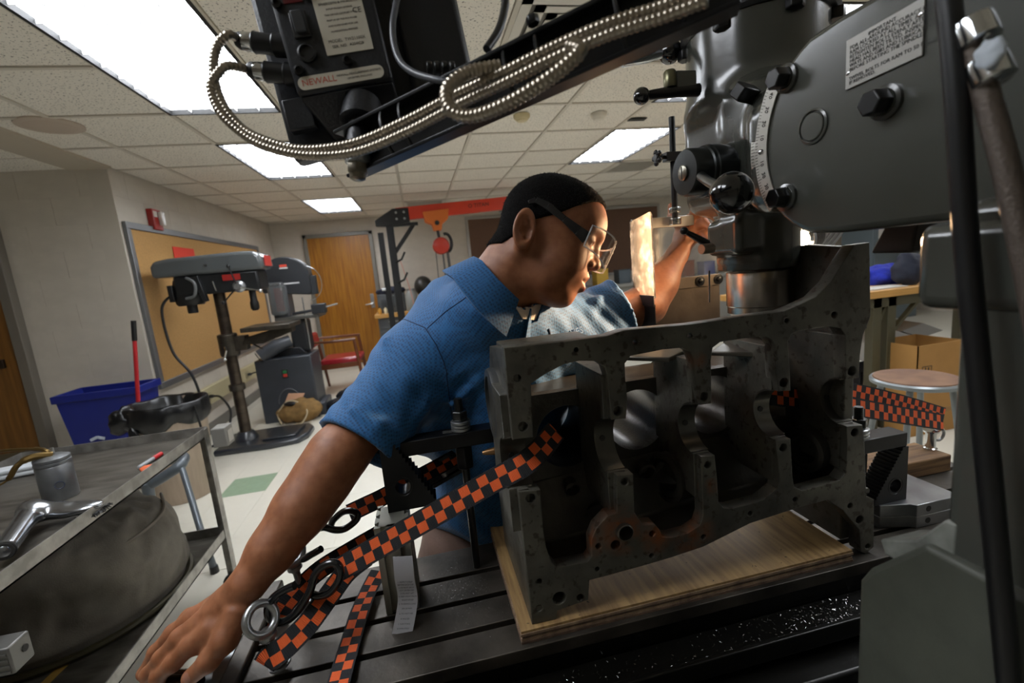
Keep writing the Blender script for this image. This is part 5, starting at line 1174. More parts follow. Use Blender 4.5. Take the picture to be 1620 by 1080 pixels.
step_block('black step block under the left strap clamp', (sx0, sx1), ez, at(607, 684, Y=.80).z, .80, .84, 1)
# aluminium extrusion riser under it
ex0, ex1, ey0, ey1 = -.125, -.068, .755, .835
alx = mat('anodised_extrusion', 'a5a498', .42, .6, var=.15, scale=12, stretch=(1, 1, .2))
q = thing('extrusion_riser', 'upright slotted aluminium extrusion under the left step block', 'extrusion', ((ex0 + ex1) / 2, .795, TZ0))
def slot_outline(x0, x1, y0, y1, nx, ny, dpt=.007, w=.008):
    L = []
    def side(a, b, n_, inn):
        a, b, inn = V(a), V(b), V(inn); L.append(a); d = (b - a)
        for i in range(n_):
            c = a + d * ((i + .5) / n_); e = d.normalized() * w / 2; L.extend([c - e, c - e + inn * dpt * .4, c - e * 2 + inn * dpt, c + e * 2 + inn * dpt, c + e + inn * dpt * .4, c + e])
    side((x0, y0, 0), (x1, y0, 0), nx, (0, 1, 0)); side((x1, y0, 0), (x1, y1, 0), ny, (-1, 0, 0)); side((x1, y1, 0), (x0, y1, 0), nx, (0, -1, 0)); side((x0, y1, 0), (x0, y0, 0), ny, (1, 0, 0))
    return L
ol = slot_outline(ex0, ex1, ey0, ey1, 2, 3)
plate('extrusion_body', [p + V((0, 0, TZ0 + .0005)) for p in ol], [], EX, EY, ez - TZ0 - .0008, alx, q)
# right clamp group
ry = .705
rx0, rx1 = .783, at(1437, 690, Y=ry - .02).x
zr = at(1437, 684, Y=ry - .02).z; zz = .850
step_clamp('r', 'black strap clamp with stud right of the block', rx0, rx1, ry, zr, .806, None, None, None)
step_block('black step block under the right strap clamp', (at(1384, 780, Y=ry - .02).x, at(1434, 780, Y=ry - .02).x), zz, zr - .029, ry - .02, ry + .02, -1)
alb = mat('milled_aluminium', '9a9da0', .3, .9, var=.25, scale=18)
for k, (lab, h0, h1) in enumerate((('lower milled aluminium riser block right of the engine block', TZ0, TZ0 + .025), ('upper milled aluminium riser block right of the engine block', TZ0 + .025, zz))):
    q = thing('riser_block', lab, 'riser block', (.93, .73, h0)); x0 = .838
    MB().prism([V((x, y, h0 + .0004)) for x, y in ((x0, .682), (x0 + .055, .668), (x0 + .062, .66), (x0 + .17, .66), (x0 + .17, .79), (x0, .79))], (0, 0, h1 - h0 - .0008)).build('riser_body', alb, q, bevel=.0012)
    MB().lathe((x0 + .09, .6595, (h0 + h1) / 2), EY, [(.006, 0), (.006, .003)], 16).build('bolt_hole', darkgap, q)
wd = mat('weathered_timber', '8a6a45', .75, var=1, scale=4, col2='5b4128', stretch=(2, 26, 26), bump=.5, bscale=40)
wy = .81; zwood = TZ0 + .042
q = MB().box(.90, 1.2, wy, wy + .085, TZ0 + .0005, zwood).build('timber_block', wd, bevel=.003); tag(q, 'weathered timber block behind the right step block', 'timber')
# ================================================================== EYE BOLTS, HOOKS, STRAPS
def eyebolt(label, base, eye, r, tr, axis):
    q = thing('eye_bolt', label, 'eye bolt', base); eye = V(eye); base = V(base); u, v, a = frame(axis)
    MB().tube(circ(eye, u, v, r, 40), tr, 12, closed=True).build('eye_ring', galv, q, smooth=True)
    d = (base - eye).normalized(); n0 = eye + d * (r + tr * .6)
    MB().lathe(n0 - d * .002, d, [(tr * 1.1, -.004), (tr * 1.3, 0), (tr * 2.1, .004), (tr * 2.1, .010), (tr * 1.4, .013), (tr * 1.2, .016)], 24).build('eye_shoulder', galv, q, smooth=True)
    MB().tube([n0, base], tr * 1.05, 14).build('shank', galv, q, smooth=True)
    MB().hexa(base - d * .012, d, tr * 2.1, .012).build('hex_nut', galv, q, bevel=.0006)
    MB().lathe(base, d, [(tr * 2.6, 0), (tr * 2.6, .003)], 24).build('washer', galv, q)
EB1, EY1 = at(436, 1068, Z=TZ0 + .03), dep(413, 979, .685)
EB2, EY2 = at(476, 950, Z=TZ0 + .03), dep(459, 873, .80)
EB1 = V((EY1.x + .012, EY1.y + .003, TZ0 + .014)); EB2 = V((EY2.x + .01, EY2.y + .003, TZ0 + .014))
va1, va2 = (CAM - EY1).normalized(), (CAM - EY2).normalized()
eyebolt('large zinc eye bolt at the near left corner of the table', EB1, EY1, .0215, .0062, va1 + V((.5, .1, 0)))
eyebolt('zinc eye bolt behind the nearer one at the table edge', EB2, EY2, .0215, .006, va2 + V((.35, .1, 0)))
hookm = mat('black_coated_hook', '101114', .22, coat=.5)
def wire(L, d0, d1): n_ = len(L); return smoothpath([dep(x, y, d0 + (d1 - d0) * i / (n_ - 1)) for i, (x, y) in enumerate(L)], 8)
q = thing('s_hook', 'black S hook through the nearer eye bolt', 'hook', dep(480, 960, .7))
MB().tube(wire([(466, 926), (452, 932), (434, 944), (424, 962), (428, 978), (446, 984), (466, 972), (482, 950), (492, 930), (498, 910), (510, 896), (528, 890), (538, 900), (536, 918), (522, 936), (504, 942), (488, 938)], .70, .72), .0062, 12).build('hook_wire', hookm, q, smooth=True)
q = thing('s_hook', 'black S hook through the farther eye bolt', 'hook', dep(510, 850, .82))
MB().tube(wire([(508, 868), (494, 876), (478, 884), (468, 874), (470, 862), (480, 850), (494, 840), (512, 834), (530, 838), (546, 836), (562, 824), (566, 814), (556, 808), (542, 810), (528, 822), (524, 830)], .80, .86), .0062, 12).build('hook_wire', hookm, q, smooth=True)
# webbing straps
def strapmat(name, orange):
    m = mat(name, '17181b', .8); nt, b = nodes(m)
    uv = nt.nodes.new('ShaderNodeUVMap'); sx = nt.nodes.new('ShaderNodeSeparateXYZ'); nt.links.new(uv.outputs[0], sx.inputs[0])
    def M(op, a, b_=None):
        n_ = nt.nodes.new('ShaderNodeMath'); n_.operation = op
        for i, x in enumerate((a, b_)):
            if x is None: continue
            if isinstance(x, (int, float)): n_.inputs[i].default_value = x
            else: nt.links.new(x, n_.inputs[i])
        return n_.outputs[0]
    u = M('MULTIPLY', sx.outputs['X'], 1 / .034)               # along
    v = sx.outputs['Y']                                          # 0..1 across
    row = M('GREATER_THAN', v, .5)
    ph = M('FRACT', M('ADD', u, M('MULTIPLY', row, .5)))
    sq = M('LESS_THAN', ph, .5)
    ins = M('MULTIPLY', M('GREATER_THAN', v, .09), M('LESS_THAN', v, .91))
    fac = M('MULTIPLY', sq, ins)
    mx = nt.nodes.new('ShaderNodeMix'); mx.data_type = 'RGBA'; mx.inputs[6].default_value = lin('191a1f'); mx.inputs[7].default_value = lin(orange)
    nt.links.new(fac, mx.inputs[0]); nt.links.new(mx.outputs[2], b.inputs['Base Color'])
    rib = M('SINE', M('MULTIPLY', sx.outputs['X'], 2 * math.pi / .0024)); bp = nt.nodes.new('ShaderNodeBump'); bp.inputs['Strength'].default_value = .6; bp.inputs['Distance'].default_value = .0008
    nt.links.new(rib, bp.inputs['Height']); nt.links.new(bp.outputs['Normal'], b.inputs['Normal'])
    return m
stm = strapmat('checkered_webbing', 'e8622a')
def ribbon(name, label, pts, width, side, group='checkered tie-down straps', thick=.0014, n=8, parent=None):
    pts = [V(p) for p in pts]; ctr = smoothpath(pts, n); m_ = len(ctr)
    if side is None:
        side = [((pts[min(i + 1, len(pts) - 1)] - pts[max(i - 1, 0)]).cross(p - CAM)).normalized() * -1 + V((0, -.15, 0)) for i, p in enumerate(pts)]
    sd = side if isinstance(side, list) else [side] * len(pts)
    sds = smoothpath([V(s) for s in sd], n)
    mb = MB(); uv = []; L = 0
    for i, p in enumerate(ctr):
        if i: L += (p - ctr[i - 1]).length
        t_ = (ctr[min(i + 1, m_ - 1)] - ctr[max(i - 1, 0)]).normalized(); s_ = sds[i]; s_ = (s_ - t_ * s_.dot(t_)).normalized(); n_ = t_.cross(s_)
        mb.v += [p - s_ * width / 2 + n_ * thick / 2, p + s_ * width / 2 + n_ * thick / 2, p + s_ * width / 2 - n_ * thick / 2, p - s_ * width / 2 - n_ * thick / 2]
        uv += [(L, 0), (L, 1), (L, 1), (L, 0)]
    for i in range(m_ - 1):
        for k in range(4): mb.f.append((4 * i + k, 4 * i + (k + 1) % 4, 4 * i + 4 + (k + 1) % 4, 4 * i + 4 + k))
    mb.f += [(3, 2, 1, 0), tuple(4 * (m_ - 1) + k for k in range(4))]; mb.mi = [0] * len(mb.f); mb.uv = uv
    o = mb.build(name, stm, parent, smooth=True)
    if label: tag(o, label, 'strap', group)
    return o
# main taut strap: hook -> through the block's front saddle
s0, s1 = dep(534, 902, .735), at(838, 727, Y=YF + .022)
ribbon('webbing_strap', 'taut orange and black checkered strap from near hook to the block', [s0, s0.lerp(s1, .2), s0.lerp(s1, .5), s0.lerp(s1, .8), s1, s1 + V((.06, .05, .02))], .037, (s1 - s0).cross(s0 - CAM).normalized() * -1 + V((0, -.15, 0)))
# second strap: far hook -> behind the extrusion -> ratchet
f0, f1, f2 = dep(552, 812, .865), dep(606, 786, .90), dep(722, 722, .98)
ribbon('webbing_strap', 'checkered strap from the far hook running behind the extrusion', [f0, f0.lerp(f1, .5), f1, f1.lerp(f2, .5), f2, f2 + V((.06, .03, .02))], .034, None)
# slack loop hanging between the eye bolts
ribbon('webbing_strap', 'slack checkered strap looping down beside the near eye bolt', [dep(622, 832, .86), dep(560, 868, .83), dep(500, 906, .815), dep(452, 956, .80), dep(436, 990, .80), dep(440, 1008, .80)], .033, None)
ribbon('webbing_strap', 'checkered strap tail draped around the near eye bolt foot', [dep(418, 1052, .675), dep(424, 1042, .672), dep(452, 1022, .68), dep(488, 985, .70), dep(518, 945, .73), dep(548, 905, .76), dep(580, 880, .80)], .035, None)
tb_ = [at(528, 1110, Z=TZ0 + .012), at(541, 1060, Z=TZ0 + .012), at(556, 1010, Z=TZ0 + .008), at(570, 965, Z=TZ0 + .014), at(585, 930, Z=TZ0 + .012), at(600, 903, Z=TZ0 + .02)]
ribbon('webbing_strap', 'loose checkered strap end lying flat across the table slots', tb_, .034, EX)
# ratchet buckle
rq = dep(692, 745, .98); q = thing('ratchet_buckle', 'black ratchet buckle behind the left strap clamp', 'buckle', rq)
ru = (dep(730, 725, .98) - dep(660, 765, .98)).normalized(); rv_ = (EZ - ru * EZ.dot(ru)).normalized()
MB().obox(rq, ru, rv_, ru.cross(rv_), .045, .018, .004).build('buckle_frame', blkc, q, bevel=.002)
MB().obox(rq + rv_ * .022 + V((0, -.006, 0)), ru, rv_, ru.cross(rv_), .04, .004, .006).obox(rq - rv_ * .022 + V((0, -.006, 0)), ru, rv_, ru.cross(rv_), .05, .004, .006).build('buckle_side', blkc, q, bevel=.001)
MB().tube([rq - rv_ * .02 + ru * .01, rq + rv_ * .02 + ru * .01], .008, 12).build('spindle', galv, q, smooth=True)
# care tag hanging from the main strap
tg = [dep(637, 880, .775), dep(640, 915, .772), dep(645, 950, .768), dep(636, 1003, .757)]
tm_ = mat('paper_tag', 'b9b9bd', .6)
ctr = smoothpath(tg, 6); wv = [.034 * .5] * len(ctr); mb = MB()
for i, p in enumerate(ctr):
    sd = V((1, -.15, -.08 if i < 14 else -.2)).normalized() * .0165; mb.v += [p - sd, p + sd, p + sd + V((0, .0006, 0)), p - sd + V((0, .0006, 0))]
for i in range(len(ctr) - 1):
    for k in range(4): mb.f.append((4 * i + k, 4 * i + (k + 1) % 4, 4 * i + 4 + (k + 1) % 4, 4 * i + 4 + k))
mb.f += [(3, 2, 1, 0), tuple(4 * (len(ctr) - 1) + k for k in range(4))]; mb.mi = [0] * len(mb.f)
q = thing('care_tag', 'white printed paper tag hanging from the taut strap', 'tag', tg[-1]); tgo = mb.build('tag_paper', tm_, q, smooth=True)
tl = ['1. INSPECT STRAP', 'BEFORE EACH USE', '2. DO NOT USE IF', 'CUT OR FRAYED', '3. DO NOT LIFT', '4. KEEP AWAY FROM', 'SHARP EDGES', '5. WORKING LOAD', '500 LB MAX', '6. DO NOT USE', 'IF SPLICED', '7. FOR TYING', 'DOWN ONLY']
for i, s_ in enumerate(tl):
    f_ = .38 + .045 * i; k = f_ * (len(ctr) - 1); p = ctr[int(k)].lerp(ctr[min(int(k) + 1, len(ctr) - 1)], k - int(k)); dn = (ctr[min(int(k) + 1, len(ctr) - 1)] - ctr[int(k) - 1]).normalized()
    text('tag_text', s_, .0032, p + V((0, -.0012, 0)), V((1, -.15, -.1)), -dn, prt, tgo, .00005)
# right straps
a_, b_, c__ = dep(1228, 625, .86), dep(1330, 640, .96), dep(1492, 668, 1.12)
ribbon('webbing_strap', 'checkered strap leaving the block to the right, front run', [a_ + V((-.02, .03, 0)), a_, b_, b_.lerp(c__, .5), c__], .040, None)
a2, b2 = dep(1325, 612, .99), dep(1494, 655, 1.17)
ribbon('webbing_strap', 'checkered strap leaving the block to the right, rear run', [a2, a2.lerp(b2, .5) + V((0, 0, .004)), b2], .034, None)
# steel post with paper ring under the right strap end
pq = at(1470, 735, Y=wy + .04); q = thing('steel_post', 'short bright steel post standing on the timber block', 'post', V((pq.x, wy + .04, zwood)))
zp = at(1470, 681, Y=wy + .04).z; PYY = wy + .04
MB().lathe((pq.x, PYY, zwood), EZ, [(.014, 0), (.014, .004), (.0105, .006), (.0105, (zp - zwood) * .9), (.0155, (zp - zwood) * .92), (.0155, zp - zwood)], 24).build('post_body', chrome, q, smooth=True)
MB().tube(circ(V((pq.x + .024, PYY, zwood + .035)), EX, EZ, .016, 24), .0035, 8, closed=True).build('wire_ring', galv, q, smooth=True)
# chips: metal shavings
rr = random.Random(11)
sil = mat('bright_shavings', 'b4b4b2', .25, 1)
ch = MB()
def chip(x, y, z, s):
    a = rr.uniform(0, 6.28); d = V((math.cos(a), math.sin(a), rr.uniform(-.1, .35))) * s; e = V((-math.sin(a), math.cos(a), rr.uniform(-.3, .3))) * s * .22
    p = V((x, y, z)); k = len(ch.v); ch.add([p - d, p + e, p + d, p - e + V((0, 0, s * .2))], [(0, 1, 2), (0, 2, 3)])
for k in range(900):
    y = rr.gauss(.79, .045); x = rr.gauss(.01, .055)
    if any(YS_[2 * i] < y < YS_[2 * i + 1] for i in range(4)) and TX0 < x < .088 and not (ex0 < x < ex1 and ey0 < y < ey1): chip(x, y, TZ0 + .0008, rr.uniform(.0004, .0011))
for k in range(900):
    chip(rr.uniform(.05, 1.0) if k % 2 else rr.gauss(.62, .07), rr.uniform(.552, .606), TZ0 - .0485, rr.uniform(.0008, .0028))
for k in range(260): chip(rr.uniform(-.1, .9), rr.uniform(.44, .49), TZ0 - .1435, rr.uniform(.0006, .002))
o = ch.build('metal_shavings', sil, fix=False); o['kind'] = 'stuff'; tag(o, 'fine bright metal shavings scattered over table and trough', 'shavings')
ch = MB()
for k in range(120):
    x, y = rr.uniform(.1, .7), rr.uniform(.625, .63 if k % 3 else .75); 
    x, y = rr.uniform(.1, .7), rr.uniform(.624, .80); chip(x, y, PZ + .0012, rr.uniform(.0008, .0035))
o = ch.build('dark_shavings', chipm, fix=False); o['kind'] = 'stuff'; tag(o, 'dark chips scattered on the plywood sheet', 'shavings')
# ================================================================== THE MAN
cx, cy, cz = RC @ V((1, 0, 0)), RC @ V((0, 1, 0)), RC @ V((0, 0, 1))
HC = dep(868, 385, .875)
_a, _t = math.radians(22), math.radians(9)
vd = (HC - CAM).normalized()
f0 = (cx * math.cos(_a) - cy * math.sin(_a)); f0 = (f0 - vd * f0.dot(vd)).normalized()
HF = (f0 * math.cos(_t) - vd * math.sin(_t)).normalized()
HU_ = (cx * math.sin(_a) + cy * math.cos(_a)); HU_ = (HU_ - HF * HU_.dot(HF)).normalized()
HL_ = HU_.cross(HF)
HM = np.array([HF, HL_, HU_], np.float32)           # rows: local axes
def hl(p): return (p - A3(HC)) @ HM.T
HS = .875 / .86
def hw_(x, y, z): return HC + (HF * x + HL_ * y + HU_ * z) * HS
SR, SL = dep(658, 578, .955), dep(905, 525, 1.06)
NB = dep(792, 478, .945)
ER, WR = dep(533, 722, .815), dep(393, 922, .715)
EL, WL = dep(1022, 482, 1.14), dep(1072, 402, 1.16)
CH_ = dep(800, 600, 1.03); HP = dep(765, 860, 1.20)
def neck_f(q): return s_cap((-.035, 0, -.02), (-.062, 0, -.17), .0595, .068)(q)
def skull(q):
    d = s_ell((-.010, 0, .040), (.094, .076, .083))(q)
    d = smin(d, s_ell((.030, 0, .055), (.055, .060, .050))(q), .03)
    return d
def face(q):
    qa = q.copy(); qa[:, 1] = np.abs(qa[:, 1])
    d = skull(q)
    d = smin(d, s_ell((.030, 0, -.015), (.055, .062, .065))(q), .03)
    d = smin(d, s_ell((.024, 0, -.055), (.053, .058, .044))(q), .025)
    d = smin(d, s_ell((.046, .036, -.026), (.032, .027, .034))(qa), .02)
    d = smin(d, s_ell((.064, 0, -.080), (.020, .026, .018))(q), .02)
    d = smin(d, s_ell((.015, 0, -.080), (.055, .048, .028))(q), .03)
    d = smin(d, s_ell((.070, 0, -.040), (.022, .030, .028))(q), .015)
    d = smin(d, s_cap((.080, .010, .045), (.066, .046, .046), .0085)(qa), .012)
    d = smax(d, -s_ell((.094, .032, .024), (.018, .019, .013))(qa), .014)
    lid = s_ell((.0665, .031, .025), (.0150, .0165, .0125))(qa)
    d = smin(d, lid, .004)
    d = smax(d, -s_ell((.084, .031, .0205), (.008, .013, .0022))(qa), .002)
    d = smin(d, s_cap((.080, 0, .030), (.093, 0, -.002), .0085, .0105)(q), .010)
    d = smin(d, s_ell((.0945, 0, -.006), (.0125, .0125, .0105))(q), .006)
    d = smin(d, s_ell((.085, .0145, -.0095), (.0115, .0085, .0085))(qa), .005)
    d = smax(d, -s_ell((.090, .008, -.0185), (.006, .0042, .004))(qa), .003)
    d = smin(d, s_cap((.0895, .0, -.0325), (.076, .021, -.0405), .0072, .0045)(qa), .005)
    d = smin(d, s_cap((.0895, .0, -.0540), (.075, .020, -.0445), .0088, .0050)(qa), .005)
    d = smax(d, -s_cap((.1005, .0, -.0430), (.080, .026, -.0425), .0030, .0018)(qa), .003)
    # ears
    e = qa - A3((-.038, .0765, -.010)); ca, sa = math.cos(.28), math.sin(.28)
    ey_ = e[:, 1] * ca + e[:, 0] * sa; ex_ = e[:, 0] * ca - e[:, 1] * sa; ex2 = ex_ + e[:, 2] * .18; ez_ = e[:, 2]
    rr_ = np.sqrt(ex2 ** 2 + (ez_ * .58) ** 2); ring = np.sqrt((rr_ - .0160) ** 2 + (ey_ - .0055) ** 2) - .0042
    ee = np.stack([ex2, ey_, ez_], 1)
    base = s_ell((0, -.002, 0), (.0165, .0055, .029))(ee); conc = s_ell((.003, .0075, -.002), (.0115, .0105, .017))(ee)
    ear = smin(smin(ring, base, .004), s_ell((.004, .001, -.026), (.0085, .006, .0085))(ee), .006)
    ear = smin(smax(ear, -conc, .002), s_ell((.014, .002, -.004), (.004, .005, .007))(ee), .003)
    anti = np.sqrt((rr_ - .0098) ** 2 + (ey_ - .002) ** 2) - .0028
    ear = smin(ear, np.where(ex2 < .004, anti, .05), .004)
    d = smin(d, ear, .004)
    return smin(d, neck_f(q), .025)
def chain(L, k=.012):
    fs = [s_cap(L[i][0], L[i + 1][0], L[i][1], L[i + 1][1]) for i in range(len(L) - 1)]
    def f(p):
        d = fs[0](p)
        for g in fs[1:]: d = smin(d, g(p), k)
        return d
    return f
# right hand on the crank grip
hand_chains = [
    chain([(dep(334, 992, .694), .0180), (dep(304, 1018, .688), .0142), (dep(274, 1048, .685), .0118), (dep(250, 1070, .692), .0104), (dep(254, 1090, .708), .0088)], .008),   # index
    chain([(dep(320, 984, .705), .0180), (dep(286, 1008, .700), .0142), (dep(256, 1040, .700), .0118), (dep(234, 1066, .708), .0104), (dep(242, 1088, .722), .0088)], .008),
    chain([(dep(308, 976, .735), .0155), (dep(274, 1000, .735), .0122), (dep(246, 1030, .738), .0102), (dep(228, 1064, .745), .0092), (dep(246, 1086, .750), .0078)], .008),
    chain([(dep(300, 975, .765), .0135), (dep(275, 1000, .768), .0108), (dep(256, 1030, .772), .0090), (dep(248, 1060, .780), .0082), (dep(266, 1078, .780), .0070)], .008),
    chain([(dep(376, 968, .698), .0210), (dep(356, 1012, .680), .0175), (dep(330, 1045, .672), .0140), (dep(301, 1071, .676), .0118)], .010),            # thumb
]
palm_chain = [s_cap(WR, dep(350, 965, .715), .0265, .0275), s_cap(dep(372, 950, .72), dep(318, 992, .705), .024, .0165), s_cap(dep(372, 945, .735), dep(305, 980, .735), .024, .0165), s_cap(dep(372, 945, .745), dep(300, 978, .765), .02, .015)]
lhand = [chain([(WL, .024), (dep(1086, 372, 1.165), .028), (dep(1094, 352, 1.155), .024)], .015),
         chain([(dep(1082, 365, 1.160), .014), (dep(1064, 345, 1.145), .0105), (dep(1062, 326, 1.140), .0085)]),
         chain([(dep(1094, 350, 1.145), .013), (dep(1100, 335, 1.130), .0105), (dep(1112, 338, 1.115), .0085)]),
         chain([(dep(1100, 362, 1.145), .013), (dep(1112, 352, 1.125), .0105), (dep(1122, 360, 1.110), .0085)]),
         chain([(dep(1102, 376, 1.145), .013), (dep(1114, 372, 1.125), .0100), (dep(1120, 382, 1.110), .0080)])]
EB = dep(505, 765, .795)
arm_r = chain([(SR, .058), (SR.lerp(ER, .5), .054), (ER, .047), (EB, .0445), (EB.lerp(WR, .30), .0415), (EB.lerp(WR, .68), .0325), (WR, .0268)], .03)
arm_l = chain([(SL, .058), (EL, .045), (EL.lerp(WL, .4), .041), (WL, .027)], .03)
torso_core = chain([(NB, .06), (CH_, .11), (HP, .12)], .08)
_hc = A3(HC)
def gate(f, c, r):
    c = A3(c)
    def g(p):
        dd = np.sqrt(((p - c) ** 2).sum(-1)); out = (dd - r + .05).astype(np.float32); m = dd < r
        if m.any(): out[m] = f(p[m])
        return out
    return g
head_w = gate(lambda p: face(hl(p) / HS) * HS, HC, .26)
def handf(p):
    d = palm_chain[0](p)
    for g in palm_chain[1:]: d = smin(d, g(p), .014)
    for g in hand_chains: d = smin(d, g(p), .0055)
    d = smin(d, s_cap(dep(350, 990, .695), dep(318, 1018, .690), .018, .012)(p), .010)
    return d
hand_w = gate(handf, dep(310, 1005, .72), .20)
def lhandf(p):
    d = lhand[0](p)
    for g in lhand[1:]: d = smin(d, g(p), .005)
    return d
lhand_w = gate(lhandf, dep(1090, 360, 1.145), .16)
def body(p):
    d = smin(head_w(p), torso_core(p), .02); d = smin(d, arm_r(p), .02); d = smin(d, arm_l(p), .02)
    return smin(smin(d, hand_w(p), .012), lhand_w(p), .012)
skin = mat('brown_skin', '9c6544', .52, var=.14, scale=60, bump=.12, bscale=900, sss=.12, col2='875334')
lipm = mat('lip_skin', '7d3f38', .34, sss=.1)
nailm = mat('nail', '9c6a56', .28)
person = thing('person', 'man in blue polo and safety glasses leaning over the engine block', 'person', (HP.x, HP.y, 0))
b_o = netobj('body', body, (-.58, .58, .70), (.76, 1.36, 1.64), .0026, [skin, lipm, nailm], person)
# lips: darker, redder skin around the mouth
me = b_o.data; n_ = len(me.polygons); cen = np.empty(n_ * 3, np.float32); me.polygons.foreach_get('center', cen); cen = cen.reshape(-1, 3)
q = hl(cen) / HS; qa = q.copy(); qa[:, 1] = np.abs(qa[:, 1])
lip = np.minimum(s_cap((.0895, .0, -.0335), (.076, .021, -.0405), .0062, .0035)(qa), s_cap((.0895, .0, -.0535), (.075, .020, -.0445), .0080, .0042)(qa)) < .0012
th_t, th_n = dep(299, 1068, .664), None
nail = (np.sqrt(((cen - A3(dep(297, 1071, .667))) ** 2).sum(1)) < .0075) & (cen @ A3(-vd) > (A3(dep(297, 1071, .672)) @ A3(-vd)))
mi = np.where(lip, 1, np.where(nail, 2, 0)).astype(np.int32); me.polygons.foreach_set('material_index', mi)
# eyes
for s in (-1, 1):
    e = MB().ball(hw_(.0655, .031 * s, .0235), (.0135, .0135, .0118), (HF, HL_, HU_), 20, 14).build('eye', mat('eye_white', 'b9b0a6', .2), person, smooth=True)
    MB().ball(hw_(.0725, .029 * s, .0200), (.0068, .0066, .0066), (HF, HL_, HU_), 16, 10).build('iris', mat('dark_iris', '1d110a', .1), e, smooth=True)
    pts = [hw_(.0855, .012 * s, .0455), hw_(.0825, .025 * s, .051), hw_(.073, .040 * s, .051), hw_(.062, .050 * s, .045)]
    MB().tube(smoothpath(pts, 5), [.002] + [.0042] * 14 + [.0015], 8).build('eyebrow', mat('hair_black', '0d0a08', .7), person, smooth=True)
# hair
hx = np.array([-.12, -.095, -.07, -.05, -.034, -.030, .006, .030, .060, .11], np.float32); hz = np.array([-.056, -.050, -.044, -.020, .0, .012, .036, .062, .0935, .112], np.float32)
def hairf(p):
    q = hl(p) / HS
    d = smin(skull(q), neck_f(q) + .0005, .02) - .0042
    d = d - .0012 * (np.sin(q[:, 0] * 900) * np.sin(q[:, 1] * 870) * np.sin(q[:, 2] * 930))
    g = (np.interp(q[:, 0], hx, hz) - q[:, 2]) * .75
    e = qaear(q)
    return smax(smax(d, g, .004), -e, .002) * HS
def qaear(q):
    qa = q.copy(); qa[:, 1] = np.abs(qa[:, 1]); return s_ell((-.034, .088, -.012), (.022, .014, .032))(qa)
lo = np.array(HC) - .16; hi = np.array(HC) + .17
netobj('hair', hairf, lo, hi, .0026, mat('short_black_hair', '080605', .9, var=.6, scale=320, bump=1.0, bscale=420, spec=.12), person)
hr = bpy.data.objects['hair']; rr = random.Random(5); mb = MB(); hv = hr.data.vertices
for k in range(16000):
    v = hv[rr.randrange(len(hv))]; n__ = (v.normal + V((rr.uniform(-.8, .8), rr.uniform(-.8, .8), rr.uniform(-.8, .8)))).normalized(); sd = n__.cross(V((rr.uniform(-1, 1), rr.uniform(-1, 1), rr.uniform(-1, 1)))).normalized() * .0005
    p = v.co - v.normal * .001; mb.v += [p - sd, p + sd, p + n__ * rr.uniform(.002, .0045)]; i_ = len(mb.v); mb.f.append((i_ - 3, i_ - 2, i_ - 1))
mb.mi = [0] * len(mb.f); o = mb.build('hair_strands', mat('hair_strand', '0b0807', .6), hr, fix=False); o['kind'] = 'stuff'
# ---- shirt
bluem = mat('blue_knit', '2a69a4', .75, sheen=.15)
nt, b = nodes(bluem)
tc = nt.nodes.new('ShaderNodeTexCoord'); mp = nt.nodes.new('ShaderNodeMapping'); mp.inputs['Rotation'].default_value = (.6, .5, .8); nt.links.new(tc.outputs['Object'], mp.inputs['Vector'])
vo = nt.nodes.new('ShaderNodeTexVoronoi'); vo.inputs['Scale'].default_value = 190; vo.inputs['Randomness'].default_value = .25; nt.links.new(mp.outputs['Vector'], vo.inputs['Vector'])
rp = nt.nodes.new('ShaderNodeValToRGB'); rp.color_ramp.elements[0].position = .12; rp.color_ramp.elements[0].color = lin('0f3a5e'); rp.color_ramp.elements[1].position = .6; rp.color_ramp.elements[1].color = lin('1a5f96')
nt.links.new(vo.outputs['Distance'], rp.inputs['Fac']); nt.links.new(rp.outputs['Color'], b.inputs['Base Color'])
bp = nt.nodes.new('ShaderNodeBump'); bp.inputs['Strength'].default_value = .5; bp.inputs['Distance'].default_value = .001; nt.links.new(vo.outputs['Distance'], bp.inputs['Height']); nt.links.new(bp.outputs['Normal'], b.inputs['Normal'])
SE = dep(566, 706, .845); SLE = dep(984, 487, 1.065)
ax_r = (SE - SR).normalized(); ax_l = (SLE - SL).normalized()
nax = (hw_(-.035, 0, -.02) - hw_(-.062, 0, -.17)).normalized()
NC = hw_(-.052, 0, -.128)                                     # centre of the neck opening
folds = []
def FO(L, r): folds.append(chain([(dep(*a), r if 0 < i < len(L) - 1 else r * .4) for i, a in enumerate(L)], .01))
FO([(610, 540, .895), (640, 600, .865), (650, 660, .86), (640, 710, .87)], .010)
FO([(690, 600, .90), (668, 640, .875), (640, 690, .86)], .011)
FO([(560, 650, .80), (600, 672, .80), (640, 690, .83)], .009)
FO([(830, 520, .87), (760, 560, .875), (710, 600, .89)], .010)
FO([(820, 560, .89), (760, 600, .89), (715, 640, .90)], .010)
FO([(950, 470, 1.0), (930, 500, .985), (925, 530, .99)], .010)
